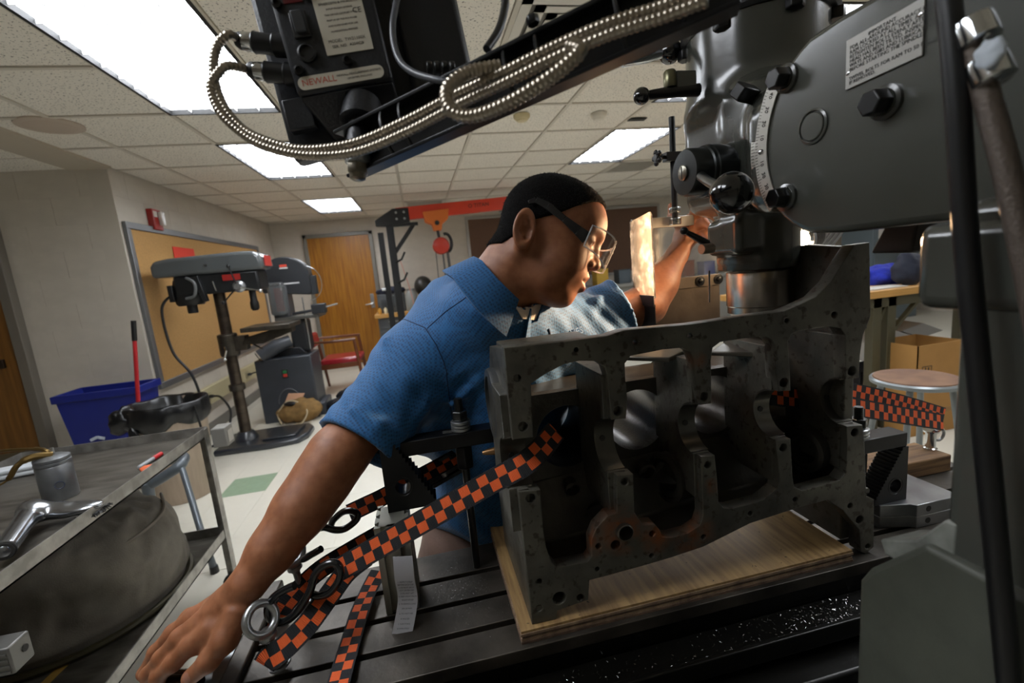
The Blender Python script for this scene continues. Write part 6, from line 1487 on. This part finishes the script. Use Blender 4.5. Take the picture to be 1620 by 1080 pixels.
def shirt(p):
    d = chain([(NC - nax * .035, .072), (dep(798, 560, 1.0), .115), (CH_ + V((0, .02, -.03)), .135), (HP, .15)], .06)(p)
    d = smin(d, s_cap(SR + V((.02, .01, -.01)), SL + V((-.02, 0, -.01)), .088, .085)(p), .05)
    d = smin(d, s_cap(NC + V((-.02, .03, -.03)), SR, .070, .080)(p), .05)
    d = smin(d, s_cap(NC + V((.02, .02, -.03)), SL, .064, .078)(p), .05)
    d = smin(d, s_cap(dep(720, 500, 1.0), dep(690, 640, 1.08), .09, .12)(p), .05)
    d = smin(d, s_cap(dep(800, 552, .955), dep(935, 548, 1.02), .058, .062)(p), .03)
    d = smin(d, s_cap(SR, SE + ax_r * .03, .078, .083)(p), .035)
    d = smin(d, s_cap(SL, SLE + ax_l * .03, .074, .074)(p), .035)
    for g in folds: d = smin(d, g(p), .016)
    k = p @ A3((1, .4, .2)); m = p @ A3((.2, -.3, 1))
    d = d + .0016 * np.sin(m * 95 + 2.2 * np.sin(k * 31)) * np.sin(k * 47 + 1.3) + .0010 * np.sin(k * 120 + m * 60)
    d = np.maximum(d, (p - A3(SE)) @ A3(ax_r)); d = np.maximum(d, (p - A3(SLE)) @ A3(ax_l))
    # hollow sleeve mouths and neck opening
    d = np.maximum(d, -s_cap(SE - ax_r * .03, SE + ax_r * .08, .066, .080)(p)); d = np.maximum(d, -s_cap(SLE - ax_l * .03, SLE + ax_l * .08, .055, .066)(p))
    d = smax(d, -s_cap(NC - nax * .01, NC + nax * .16, .069, .085)(p), .004)
    return d
sh_o = netobj('polo_shirt', shirt, (-.34, .66, .70), (.62, 1.42, 1.46), .0042, bluem, person)
bvh = BVHTree.FromPolygons([v.co[:] for v in sh_o.data.vertices], [p.vertices[:] for p in sh_o.data.polygons])
def onshirt(px, py, off=.0008):
    d = ray(px, py).normalized(); h, n__, _, _ = bvh.ray_cast(CAM, d)
    return (h - d * off * 2, n__) if h else (None, None)
def seam(L, nm='seam', r=.0011, m=None):
    pts = []
    for i in range(len(L) - 1):
        for k in range(10):
            x = L[i][0] + (L[i + 1][0] - L[i][0]) * k / 10; y = L[i][1] + (L[i + 1][1] - L[i][1]) * k / 10
            h, _ = onshirt(x, y, 0)
            if h: pts.append(h)
    if len(pts) > 3: MB().tube(pts, r, 6).build(nm, m or mat('navy_thread', '122c4c', .8), sh_o, smooth=True)
seam([(612, 512), (640, 505), (672, 518), (690, 545), (703, 575), (708, 595)], 'armhole_seam')
seam([(676, 519), (706, 492), (735, 472), (760, 452)], 'shoulder_seam')
seam([(524, 672), (545, 690), (580, 712), (620, 722)], 'sleeve_hem')
seam([(706, 590), (712, 640), (722, 700)], 'side_seam')
# collar: folded band around the neck
cm = bluem
def band(name, r0, r1, h0, h1, a0, a1, m, parent, n=40, thick=.003, back=.0):
    FD = HF * .80 - vd * .60; e1 = (FD - nax * FD.dot(nax)).normalized(); e2 = nax.cross(e1)
    mb = MB(); rows = []
    for i in range(n + 1):
        a = a0 + (a1 - a0) * i / n; o_ = e1 * math.cos(a) + e2 * math.sin(a); dip = -.022 * max(0, math.cos(a)) + back * max(0, -math.cos(a))
        p0 = NC + o_ * r0 + nax * (h0 + dip); pm = NC + o_ * (r0 + .006) + nax * (h0 + dip + .003); p1 = NC + o_ * r1 + nax * (h1 + dip * 1.6)
        for p in (p0, pm, p1): mb.v.append(p)
        for p in (p1, pm, p0): mb.v.append(p - o_ * thick - nax * thick * .5)
    for i in range(n):
        for k in range(6): mb.f.append((6 * i + k, 6 * i + (k + 1) % 6, 6 * i + 6 + (k + 1) % 6, 6 * i + 6 + k))
    mb.f += [tuple(range(5, -1, -1)), tuple(6 * n + k for k in range(6))]; mb.mi = [0] * len(mb.f)
    return mb.build(name, m, parent, smooth=True, angle=60)
band('collar', .0725, .112, .032, -.020, .26, 2 * math.pi - .26, cm, sh_o)
def patch(name, quad, m, parent, n=10, off=.003):
    g = []
    for j in range(n + 1):
        for i in range(n + 1):
            u, v = i / n, j / n
            x = (quad[0][0] * (1 - u) + quad[1][0] * u) * (1 - v) + (quad[3][0] * (1 - u) + quad[2][0] * u) * v
            y = (quad[0][1] * (1 - u) + quad[1][1] * u) * (1 - v) + (quad[3][1] * (1 - u) + quad[2][1] * u) * v
            h, nn = onshirt(x, y, 0); g.append((h + nn * off, h - nn * .004) if h else None)
    ok = [q for q in g if q]
    if len(ok) < len(g): return None
    N = (n + 1) ** 2; mb = MB(); mb.v = [q[0] for q in g] + [q[1] for q in g]
    for j in range(n):
        for i in range(n):
            a_ = j * (n + 1) + i; mb.f += [(a_, a_ + 1, a_ + n + 2, a_ + n + 1), (N + a_ + n + 1, N + a_ + n + 2, N + a_ + 1, N + a_)]
    rim = [i for i in range(n + 1)] + [j * (n + 1) + n for j in range(1, n + 1)] + [n * (n + 1) + i for i in range(n - 1, -1, -1)] + [j * (n + 1) for j in range(n - 1, 0, -1)]
    for k in range(len(rim)): mb.f.append((rim[k], rim[(k + 1) % len(rim)], N + rim[(k + 1) % len(rim)], N + rim[k]))
    mb.mi = [0] * len(mb.f); return mb.build(name, m, parent, smooth=True, angle=60)
patch('undershirt', [(806, 470), (862, 466), (846, 506), (826, 504)], mat('white_cotton', 'd9d3cb', .8, bump=.2, bscale=300), person, off=.002)
patch('collar_leaf', [(860, 466), (884, 476), (872, 500), (847, 508)], cm, sh_o, off=.006)
# placket edge, button, embroidery
h0, n0 = onshirt(868, 520); h1, n1 = onshirt(880, 560)
if h0 and h1:
    MB().tube([h0, h0.lerp(h1, .5), h1], .002, 6).build('placket_edge', mat('navy_thread', '122c4c', .8), sh_o, smooth=True)
h, nn = onshirt(912, 525)
if h:
    u = cx - nn * cx.dot(nn); text('embroidery', 'VES', .020, h + nn * .002, u + cy * .35, cy, mat('pale_blue_thread', '7fa6d6', .7), sh_o, .0006)
# trousers and shoes
khaki = mat('brown_twill', '6a5348', .8, var=.2, scale=25, bump=.3, bscale=200)
hipc = HP; kn = [V((HP.x - .12, HP.y - .02, .48)), V((HP.x + .14, HP.y - .02, .48))]; an = [V((HP.x - .14, HP.y + .04, .1)), V((HP.x + .17, HP.y + .06, .1))]
def trous(p):
    d = s_cap(HP + V((0, 0, .02)), HP + V((0, 0, -.06)), .155, .165)(p)
    for k_, a_ in zip(kn, an):
        d = smin(d, s_cap(HP + V(((k_.x - HP.x) * .6, 0, -.06)), k_, .11, .085)(p), .03); d = smin(d, s_cap(k_, a_, .085, .07)(p), .02)
    return d + .002 * np.sin(p[:, 2] * 70 + 3 * np.sin(p[:, 0] * 40))
netobj('trousers', trous, (HP.x - .34, HP.y - .3, .02), (HP.x + .38, HP.y + .3, HP.z + .2), .009, khaki, person)
for a_ in an:
    netobj('shoe', lambda p: np.maximum(smin(s_ell((a_.x, a_.y - .06, .045), (.05, .13, .05))(p), s_cap((a_.x, a_.y, .1), (a_.x, a_.y, .05), .05)(p), .03), -(p[:, 2] - .002)), (a_.x - .1, a_.y - .25, -.02), (a_.x + .1, a_.y + .15, .2), .008, blackp, person)
# ---- safety glasses (worn)
sg = thing('safety_glasses', 'clear safety glasses with black temples worn by the man', 'glasses', hw_(.09, 0, .02))
blt = mat('black_temple', '0c0d10', .3, coat=.3)
for s in (-1, 1):
    mb = MB(); pts = [(-.048, .081, .034, .007), (-.038, .081, .043, .010), (-.015, .081, .041, .013), (.020, .079, .031, .011), (.050, .076, .022, .017), (.069, .073, .016, .022)]
    for i in range(len(pts) - 1):
        pa, pb = pts[i], pts[i + 1]; A_, B_ = hw_(pa[0], pa[1] * s, pa[2]), hw_(pb[0], pb[1] * s, pb[2]); d_ = (B_ - A_).normalized(); u_ = (HU_ - d_ * HU_.dot(d_)).normalized(); w__ = d_.cross(u_)
        mb.add([A_ + u_ * pa[3] / 2 + w__ * .002, A_ + u_ * pa[3] / 2 - w__ * .002, A_ - u_ * pa[3] / 2 - w__ * .002, A_ - u_ * pa[3] / 2 + w__ * .002, B_ + u_ * pb[3] / 2 + w__ * .002, B_ + u_ * pb[3] / 2 - w__ * .002, B_ - u_ * pb[3] / 2 - w__ * .002, B_ - u_ * pb[3] / 2 + w__ * .002], [(0, 1, 5, 4), (1, 2, 6, 5), (2, 3, 7, 6), (3, 0, 4, 7), (0, 3, 2, 1), (4, 5, 6, 7)])
    mb.build('temple', blt, sg, bevel=.0008)
clr = mat('clear_lens', 'ffffff', .02)
nt, b = nodes(clr); trn = nt.nodes.new('ShaderNodeBsdfTransparent'); trn.inputs[0].default_value = (.93, .95, .96, 1); gl = nt.nodes.new('ShaderNodeBsdfGlossy'); gl.inputs['Roughness'].default_value = .04
fz = nt.nodes.new('ShaderNodeFresnel'); fz.inputs[0].default_value = 1.3; mx = nt.nodes.new('ShaderNodeMixShader')
mx.inputs[0].default_value = .10; nt.links.new(trn.outputs[0], mx.inputs[1]); nt.links.new(gl.outputs[0], mx.inputs[2]); nt.links.new(mx.outputs[0], nt.nodes['Material Output'].inputs['Surface'])
rimm = mat('clear_rim', 'e6ebee', .1)
nt, b = nodes(rimm); trn = nt.nodes.new('ShaderNodeBsdfTransparent'); mx = nt.nodes.new('ShaderNodeMixShader'); mx.inputs[0].default_value = .45
nt.links.new(trn.outputs[0], mx.inputs[1]); nt.links.new(b.outputs[0], mx.inputs[2]); nt.links.new(mx.outputs[0], nt.nodes['Material Output'].inputs['Surface'])
def lensp(ph, z): return hw_(.066 + .050 * math.cos(ph) ** .8 if math.cos(ph) > 0 else .066, .0745 * math.sin(ph), z)
for s in (-1, 1):
    mb = MB(); N1, N2 = 14, 6
    for i in range(N1 + 1):
        ph = s * (.16 + 1.38 * i / N1); zt, zb = .044 - .004 * (i / N1), -.010 + .012 * (i / N1) + (.010 if i == 0 else 0)
        for j in range(N2 + 1): mb.v.append(lensp(ph, zb + (zt - zb) * j / N2))
    for i in range(N1):
        for j in range(N2): mb.f.append((i * (N2 + 1) + j, (i + 1) * (N2 + 1) + j, (i + 1) * (N2 + 1) + j + 1, i * (N2 + 1) + j + 1))
    mb.mi = [0] * len(mb.f); L = mb.build('lens', clr, sg, smooth=True)
    ring = [lensp(s * (.16 + 1.38 * i / N1), .044 - .004 * i / N1) for i in range(N1 + 1)] + [lensp(s * 1.54, z) for z in (.03, .018, .006)] + [lensp(s * (.16 + 1.38 * i / N1), -.010 + .012 * i / N1 + (.010 if i == 0 else 0)) for i in range(N1, -1, -1)]
    MB().tube(ring, .0016, 6, closed=True).build('lens_rim', rimm, sg, smooth=True)
MB().tube([lensp(-.16, .03), hw_(.112, 0, .033), lensp(.16, .03)], .003, 8).build('nose_bridge', rimm, sg, smooth=True)
# ================================================================== DIGITAL READOUT ON ITS ARM
drb = mat('readout_blue_black', '14171d', .45, bump=.25, bscale=260)
dro = thing('digital_readout', 'dark blue digital readout box hanging from an arm at the top', 'readout', dep(520, 170, .52))
def quadbox(name, tl, tr, br_, bl, d, thick, m, parent, bevel=.004):
    P4 = [dep(*p, d) if not isinstance(p, V) else p for p in (tl, tr, br_, bl)]
    o_ = MB().prism(P4, ((P4[1] - P4[0]).cross(P4[0] - P4[3])).normalized() * thick); return o_.build(name, m, parent, bevel=bevel), P4
# rear face of the box: image axes
O_ = dep(470, 150, .50); bu = (dep(600, 128, .51) - O_).normalized(); bv = (dep(440, 0, .49) - O_); bv = (bv - bu * bv.dot(bu)).normalized(); bw = bu.cross(bv)   # bw towards the camera
def bp_(x, y, z=0): return O_ + bu * x + bv * y + bw * z
mm = .001
back = MB().prism([bp_(0, 0), bp_(.106, 0), bp_(.106, .20), bp_(-.004, .20)], bw * -.05).build('rear_housing', drb, dro, bevel=.004)
MB().prism([bp_(.0, .0, -.004), bp_(.106, 0, -.004), bp_(.106, -.035, -.05), bp_(.02, -.035, -.05)], bw * -.01).build('lower_bevel', drb, dro, bevel=.003)
pan = MB().prism([bp_(-.035, -.05, -.052), bp_(.205, -.035, -.052), bp_(.205, .21, -.052), bp_(-.035, .21, -.052)], bw * -.03).build('front_panel', drb, dro, bevel=.006)
MB().prism([bp_(.125, -.02, -.05), bp_(.2, -.02, -.05), bp_(.2, .2, -.05), bp_(.125, .2, -.05)], bw * .022).build('side_housing', drb, dro, bevel=.006)
cream = mat('cream_label', 'cfc9b8', .5); ink = mat('label_ink', '3a3733', .6); inkr = mat('label_red', 'c4523c', .6)
lb1 = MB().prism([bp_(.042, .034, .0002), bp_(.093, .034, .0002), bp_(.093, .118, .0002), bp_(.040, .118, .0002)], bw * .0008).build('rating_label', cream, back, bevel=.0003)
for i, (s_, sz, m_) in enumerate((('Topaz', .0095, inkr), ('DIGITAL READOUT UNIT', .0038, ink), ('FOR USE WITH', .0028, inkr), ('SPHEROSYN & MICROSYN', .0036, ink), ('INPUT 90-260V 50/60HZ', .0027, ink), ('THIS DEVICE COMPLIES WITH', .0026, ink), ('PART 15 OF THE FCC RULES', .0026, ink), ('AND IS DESIGNED FOR USE', .0026, ink), ('IN INDUSTRIAL PREMISES', .0026, ink), ('MODEL  TW21100X', .0046, ink), ('SER. NO.  A20442B', .0042, ink))):
    y = .104 - .0058 * i - (.004 if i > 8 else 0) - (.004 if i > 0 else 0)
    text('label_text', s_, sz, bp_(.067, y + .004, .0012), bu, bv, m_, lb1, .00008)
text('ce_mark', 'CE', .008, bp_(.085, .076, .0012), bu, bv, ink, lb1, .00008)
def roundrect(x0, x1, y0, y1, r, z, n=6):
    L = []
    for (cx_, cy_, a0) in ((x1 - r, y1 - r, 0), (x0 + r, y1 - r, 1), (x0 + r, y0 + r, 2), (x1 - r, y0 + r, 3)):
        for k in range(n + 1):
            a = math.pi / 2 * (a0 + k / n); L.append(bp_(cx_ + r * math.cos(a), cy_ + r * math.sin(a), z))
    return L
lb2 = MB().prism(roundrect(.004, .098, .003, .017, .0068, .0002), bw * .0008).build('maker_label', cream, back)
text('label_text', 'NEWALL', .0095, bp_(.027, .010, .0012), bu, bv, inkr, lb2, .00008)
text('label_text', 'NEWALL MEASUREMENT SYSTEMS', .0032, bp_(.071, .0120, .0012), bu, bv, ink, lb2, .00008)
text('label_text', 'LEICESTER, ENGLAND', .0028, bp_(.071, .0075, .0012), bu, bv, ink, lb2, .00008)
sw = MB().prism([bp_(.013, .056, 0), bp_(.031, .056, 0), bp_(.031, .083, 0), bp_(.013, .083, 0)], bw * .003).build('power_switch', blackp, back, bevel=.001)
MB().prism([bp_(.0165, .060, .003), bp_(.0275, .060, .003), bp_(.0275, .079, .008), bp_(.0165, .079, .008)], bw * .004).build('rocker', mat('rocker_grey', '4a4d52', .35), sw, bevel=.001)
MB().lathe(bp_(.022, .040, 0), bw, [(.0100, 0), (.0100, .003), (.008, .005), (.007, .005), (.007, .003), (.0001, .003)], 24).build('fuse_holder', blackp, back, smooth=True)
MB().prism([bp_(.011, .093, 0), bp_(.031, .093, 0), bp_(.031, .103, 0), bp_(.011, .103, 0)], bw * .001).build('voltage_window', mat('dark_red_window', '5a1012', .3), back)
for (x, y) in ((.004, .094), (.036, .100), (.009, .024), (.062, .026)): MB().lathe(bp_(x, y, 0), bw, [(.0052, 0), (.0055, .001), (.0052, .004), (.003, .0045), (.003, .002), (.0001, .002)], 16).build('cap_screw', blk, back, smooth=True)
# armoured connectors at left
cabm = mat('armoured_cable', 'a39a8c', .28, .95)
nt, b = nodes(cabm)
dirb = (bu * -1 + bv * .28).normalized()
con = [bp_(.0, .035, -.03), bp_(-.004, .068, -.03)]
for c in con:
    MB().lathe(c, dirb, [(.011, -.02), (.012, 0), (.0125, .012), (.0105, .014), (.011, .03), (.0115, .034), (.0095, .036), (.009, .05), (.006, .054)], 20).build('cable_connector', blackm, dro, smooth=True)
    MB().lathe(c + dirb * .036, dirb, [(.0098, 0), (.0098, .008), (.0085, .012)], 20).build('connector_ring', chrome, dro, smooth=True)
def armoured(name, pts, r, parent, pitch=.0044):
    path = smoothpath(pts, 14); Ls = [0]
    for i in range(1, len(path)): Ls.append(Ls[-1] + (path[i] - path[i - 1]).length)
    n_ = int(Ls[-1] / (pitch / 4)); out = []; rs = []; j = 0
    for k in range(n_ + 1):
        s_ = Ls[-1] * k / n_
        while j < len(Ls) - 2 and Ls[j + 1] < s_: j += 1
        out.append(path[j].lerp(path[j + 1], (s_ - Ls[j]) / max(1e-9, Ls[j + 1] - Ls[j]))); rs.append(r * (1, .92, .80, .92)[k % 4])
    return MB().tube(out, rs, 12).build(name, cabm, parent, smooth=True, angle=80)
RA = .0050
D = lambda L: [dep(*p) for p in L]
armoured('armoured_cable', [con[1] + dirb * .05] + D([(362, 55, .50), (343, 75, .50), (338, 115, .50), (350, 160, .50), (380, 200, .50), (420, 222, .495), (480, 236, .488), (560, 226, .475), (640, 192, .455), (720, 150, .43), (800, 112, .405), (880, 72, .385), (960, 38, .365), (1040, 12, .35), (1120, -20, .33)]), RA, dro)
armoured('armoured_cable', [con[0] + dirb * .05] + D([(362, 104, .50), (345, 116, .497), (334, 140, .497), (350, 180, .497), (390, 216, .495), (430, 235, .49), (490, 246, .483), (565, 240, .47), (645, 208, .45), (725, 166, .425), (805, 128, .40), (885, 88, .38), (965, 54, .36), (1045, 28, .345), (1120, 0, .33)]), RA, dro)
armoured('armoured_loop', D([(790, 105, .41), (740, 115, .405), (708, 140, .40), (712, 172, .395), (745, 184, .39), (800, 165, .378), (860, 130, .368), (905, 95, .362), (918, 78, .362), (900, 72, .37)]), .0062, dro)
# arm (flat steel bar with folded edges)
A0, A1 = dep(545, 245, .52), dep(1160, -45, .36)
ad = (A1 - A0).normalized(); sv = (bw - ad * bw.dot(ad)).normalized(); uv_ = ad.cross(sv); uv_ = uv_ if uv_.z > 0 else -uv_
MB().obox((A0 + A1) / 2 - sv * .012, ad, uv_, sv, (A1 - A0).length / 2, .026, .004).build('support_arm', mat('black_arm', '101215', .35, .3), dro, bevel=.002)
MB().obox((A0 + A1) / 2 - sv * .004 + uv_ * .024, ad, uv_, sv, (A1 - A0).length / 2, .002, .012).obox((A0 + A1) / 2 - sv * .004 - uv_ * .025, ad, uv_, sv, (A1 - A0).length / 2, .002, .012).build('arm_flange', mat('black_arm', '101215', .35, .3), dro, bevel=.001)
for f_ in (.16, .22, .40, .52, .60, .78, .90):
    c = A0.lerp(A1, f_); MB().tube([c + uv_ * (.025 * math.cos(a)) + sv * (.017 * math.sin(a) - .004) for a in [2 * math.pi * i / 24 for i in range(24)]], .0022, 6, closed=True).build('cable_tie', blackp, dro, smooth=True)
q = dep(845, 40, .405); MB().hexa(q, uv_, .006, .008).build('arm_bolt', blk, dro, bevel=.0006)
# swivel mount below the box and gland nut
sm_ = bp_(.065, -.012, -.02); g0 = dep(566, 240, .505)
MB().tube([sm_, sm_.lerp(g0, .45)], [.021, .023], 24).tube([sm_.lerp(g0, .45), g0], .013, 20).build('swivel_post', drb, dro, smooth=True)
gd = (dep(566, 285, .505) - g0).normalized()
MB().lathe(g0 + gd * .004, gd, [(.013, 0), (.0135, .003), (.0135, .009), (.011, .01)], 24).build('gland_washer', galv, dro, smooth=True)
MB().hexa(g0 + gd * .013, gd, .0115, .012).build('gland_nut', mat('nickel_nut', '8b8578', .3, .9), dro, bevel=.001)
MB().lathe(g0 + gd * .025, gd, [(.009, 0), (.0085, .005), (.005, .007)], 20).build('gland_cap', mat('nickel_nut', '8b8578', .3, .9), dro, smooth=True)
# grey and black power cables
MB().tube(smoothpath(D([(668, -60, .53), (640, -40, .51), (624, 20, .49), (622, 60, .485), (632, 95, .48), (655, 115, .47), (690, 126, .455), (712, 130, .45)]), 8), .0035, 10).build('grey_cable', mat('grey_cable', '55585e', .35), dro, smooth=True)
MB().tube(smoothpath(D([(730, -60, .52), (780, -45, .49), (798, -5, .47), (797, 20, .465), (788, 50, .455), (770, 78, .445)]), 8), .0042, 10).build('black_cable', blackp, dro, smooth=True)
for k in range(4): MB().lathe(dep(675 + 12 * k, 108, .50), EX, [(.006, 0), (.007, .001), (.007, .005), (.006, .006)], 14).build('gland_rib', blackp, dro, smooth=True)
MB().obox(bp_(-.01, -.005, -.04), bu, bv, bw, .016, .018, .008).build('connector_cover', drb, dro, bevel=.002)

# ================================================================== RIGHT SIDE BACKGROUND
TY = 2.5; oli = mat('olive_steel', '4d4936', .5, .2)
p0 = at(1375, 462, Y=TY); tz = p0.z
t = thing('wood_table', 'maple topped work table with olive legs at the right', 'table', (3.4, TY + .4, 0))
MB().box(p0.x - .5, p0.x + 1.9, TY, TY + .85, tz - .05, tz).build('table_top', maple, t, bevel=.005)
MB().box(p0.x - .45, p0.x + 1.8, TY + .04, TY + .08, tz - .12, tz - .05).build('apron', oli, t)
for px in (1384, 1409):
    q = at(px, 560, Y=TY + (.05 if px < 1400 else .04)); 
    MB().box(q.x - .035, q.x + .035, TY + .04, TY + .10, 0, tz - .05).build('leg', oli, t, bevel=.003)
qa_ = at(1384, 560, Y=TY + .05).x; qb_ = at(1409, 560, Y=TY + .04).x
for yy in (TY + .7,):
    for xx in (qa_ - .3, qb_ + 1.6): MB().box(xx - .03, xx + .03, yy, yy + .06, 0, tz - .05).build('leg', oli, t, bevel=.003)
MB().bar((qb_ + .02, TY + .07, tz - .32), (qb_ + .3, TY + .07, tz - .06), .03, .02).build('brace', oli, t)
MB().bar((qa_ + .0, TY + .07, tz - .30), (qb_ - .02, TY + .07, tz - .10), .03, .02).build('brace', oli, t)
MB().box(qa_ - .3, qb_ + 1.5, TY + .08, TY + .75, .12, .15).build('lower_shelf', mat('plywood_shelf', '5b4a36', .7), t)
q = at(1405, 418, Y=TY + .35); lump('blue_towel', V((q.x, TY + .35, tz + .06)), (.22, .16, .085), mat('royal_blue_terry', '1b2ba0', .9, var=.3, scale=40, bump=.6, bscale=120), None, .25, 10, seed=4, flat=False)
tag(bpy.data.objects['blue_towel'], 'crumpled royal blue towel on the maple table', 'towel')
q = at(1430, 425, Y=TY + .12); t = thing('navy_jacket', 'folded navy cloth hanging at the table front edge', 'cloth', V((q.x, TY + .1, tz)))
lump('cloth_body', V((q.x + .03, TY + .12, tz + .11)), (.09, .08, .12), mat('navy_denim', '131a2c', .7, bump=.5, bscale=60), t, .2, 12, seed=12, flat=False)
q = at(1392, 448, Y=TY + .15); tag(MB().prism([V((q.x - .2, TY + .05, tz + .001)), V((q.x + .12, TY + .05, tz + .001)), V((q.x + .15, TY + .2, tz + .001)), V((q.x - .2, TY + .22, tz + .001))], (0, 0, .006)).build('paper_sheets', mat('white_paper', 'c3c0ba', .7)), 'white papers lying on the maple table edge', 'paper')
# stool
SY = 1.72; sc_ = at(1449, 597, Y=SY); SC = V((sc_.x, SY, sc_.z))
t = thing('shop_stool', 'round shop stool with worn wooden seat at the right', 'stool', (SC.x, SY, 0))
MB().lathe(SC + V((0, 0, -.006)), EZ, [(.165, 0), (.168, .003), (.165, .010), (.01, .011)], 40).build('seat_board', mat('worn_hardboard', '5e3f2c', .55, var=1, scale=9, col2='77583f'), t, smooth=True)
MB().lathe(SC + V((0, 0, -.03)), EZ, [(.16, 0), (.178, .006), (.18, .022), (.172, .03), (.166, .028)], 40, caps=False).lathe(SC + V((0, 0, -.03)), EZ, [(.16, 0), (.16, .004)], 40).build('seat_ring', mat('stool_grey', '7f8587', .35, .5), t, smooth=True)
for k in range(4):
    a = .5 + k * math.pi / 2; d = V((math.cos(a), math.sin(a), 0)); MB().tube([SC + d * .13 + V((0, 0, -.03)), V((SC.x, SY, 0)) + d * .22], .0135, 12).build('leg', mat('stool_grey', '7f8587', .35, .5), t, smooth=True)
MB().tube(circ((SC.x, SY, .22), EX, EY, .19, 40), .008, 8, closed=True).build('foot_ring', mat('stool_grey', '7f8587', .35, .5), t, smooth=True)
# boxes under the table
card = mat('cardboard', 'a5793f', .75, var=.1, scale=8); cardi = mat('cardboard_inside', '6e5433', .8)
bxY = 2.36; c0, c1 = at(1453, 548, Y=bxY), at(1521, 600, Y=bxY)
t = thing('cardboard_box', 'open cardboard box with printed arrows behind the stool', 'box', ((c0.x + c1.x) / 2, bxY, 0))
hh = c0.z
zb0 = at(1453, 620, Y=bxY).z
for (a, b, c, d) in ((c0.x, c1.x, bxY, bxY + .006), (c0.x, c1.x, bxY + .3, bxY + .306), (c0.x, c0.x + .006, bxY, bxY + .3), (c1.x - .006, c1.x, bxY, bxY + .3)):
    MB().box(a, b, c, d, zb0, hh).build('box_panel', card, t)
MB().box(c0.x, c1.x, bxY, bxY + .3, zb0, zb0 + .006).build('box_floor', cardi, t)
q = V((c0.x + .08, bxY - .001, (zb0 + hh) / 2 - .02))
for dx in (-.012, .012): MB().box(q.x + dx - .004, q.x + dx + .004, bxY - .0012, bxY, q.z - .025, q.z + .025).build('arrow_print', prt, t)
for (a, b, c, d) in ((-.04, .04, .03, .034), (-.04, -.036, -.03, .03), (.036, .04, -.03, .03)): MB().box(q.x + a, q.x + b, bxY - .0012, bxY, q.z + c, q.z + d).build('print_frame', prt, t)
t2 = thing('cardboard_box', 'flat closed cardboard carton under the open box', 'box', ((c0.x + c1.x) / 2, bxY, 0))
MB().box(c0.x - .03, c1.x + .05, bxY + .0, bxY + .35, 0, zb0 - .002).build('carton_body', card, t2, bevel=.004)
MB().box(c0.x - .03, c1.x + .05, bxY - .001, bxY, zb0 * .45, zb0 * .55).build('carton_tape', mat('brown_tape', '8a6636', .4), t2)
wb = at(1365, 520, Y=2.75); we = at(1500, 580, Y=2.75)
t = thing('white_carton', 'crumpled white carton lying under the maple table', 'carton', (wb.x + .2, 2.8, .15))
MB().prism([V((wb.x + a, 2.72, z)) for a, z in ((0, wb.z - .1), (.02, wb.z - .25), (.32, wb.z - .34), (.48, wb.z - .30), (.5, wb.z - .12), (.3, wb.z - .05), (.12, wb.z + .0))], (0, .3, .02)).build('carton_body', mat('white_card', 'b9b8b4', .6), t, bevel=.006)
MB().prism([V((wb.x + .3, 2.71, wb.z - .05)), V((wb.x + .5, 2.71, wb.z - .12)), V((wb.x + .75, 2.75, wb.z - .1)), V((wb.x + .55, 2.75, wb.z - .02))], (0, .2, .01)).build('carton_flap', mat('grey_card', '7f7d79', .7), t)
MB().box(wb.x + .0, wb.x + .6, 2.76, 3.0, .15, wb.z - .33).build('carton_base', mat('black_card', '1a1a1c', .6), t)
t = thing('pallet_crate', 'low wooden crate on the floor under the table', 'crate', (wb.x, 2.6, 0))
for k in range(3): MB().box(wb.x - .08, wb.x + .35, 2.56, 2.58, .16 + .08 * k, .22 + .08 * k).build('crate_slat', mat('pine', '8f6b3c', .7), t, bevel=.002)
for x in (wb.x - .08, wb.x + .31): MB().box(x, x + .04, 2.58, 2.62, 0, .4).build('crate_post', mat('pine', '8f6b3c', .7), t, bevel=.002)
# grey cabinet and paper seen through the gap at the right
gx = at(1385, 375, Y=6.0); t = thing('grey_locker', 'grey steel cabinet with a white notice behind the maple table', 'cabinet', (gx.x + .2, 6.1, 0))
MB().box(gx.x - .1, gx.x + .8, 5.95, 6.5, 0, 1.75).build('cabinet_body', mat('blue_grey_steel', '5b666b', .45), t, bevel=.006)
MB().box(gx.x - .08, gx.x + .34, 5.935, 5.95, .05, 1.7).build('cabinet_door', mat('blue_grey_steel', '5b666b', .45), t, bevel=.004)
MB().box(gx.x + .36, gx.x + .78, 5.935, 5.95, .05, 1.7).build('cabinet_door', mat('blue_grey_steel', '5b666b', .45), t, bevel=.004)
MB().box(gx.x - .02, gx.x + .2, 5.93, 5.935, 1.3, 1.62).build('notice', mat('white_paper', 'c3c0ba', .7), t)
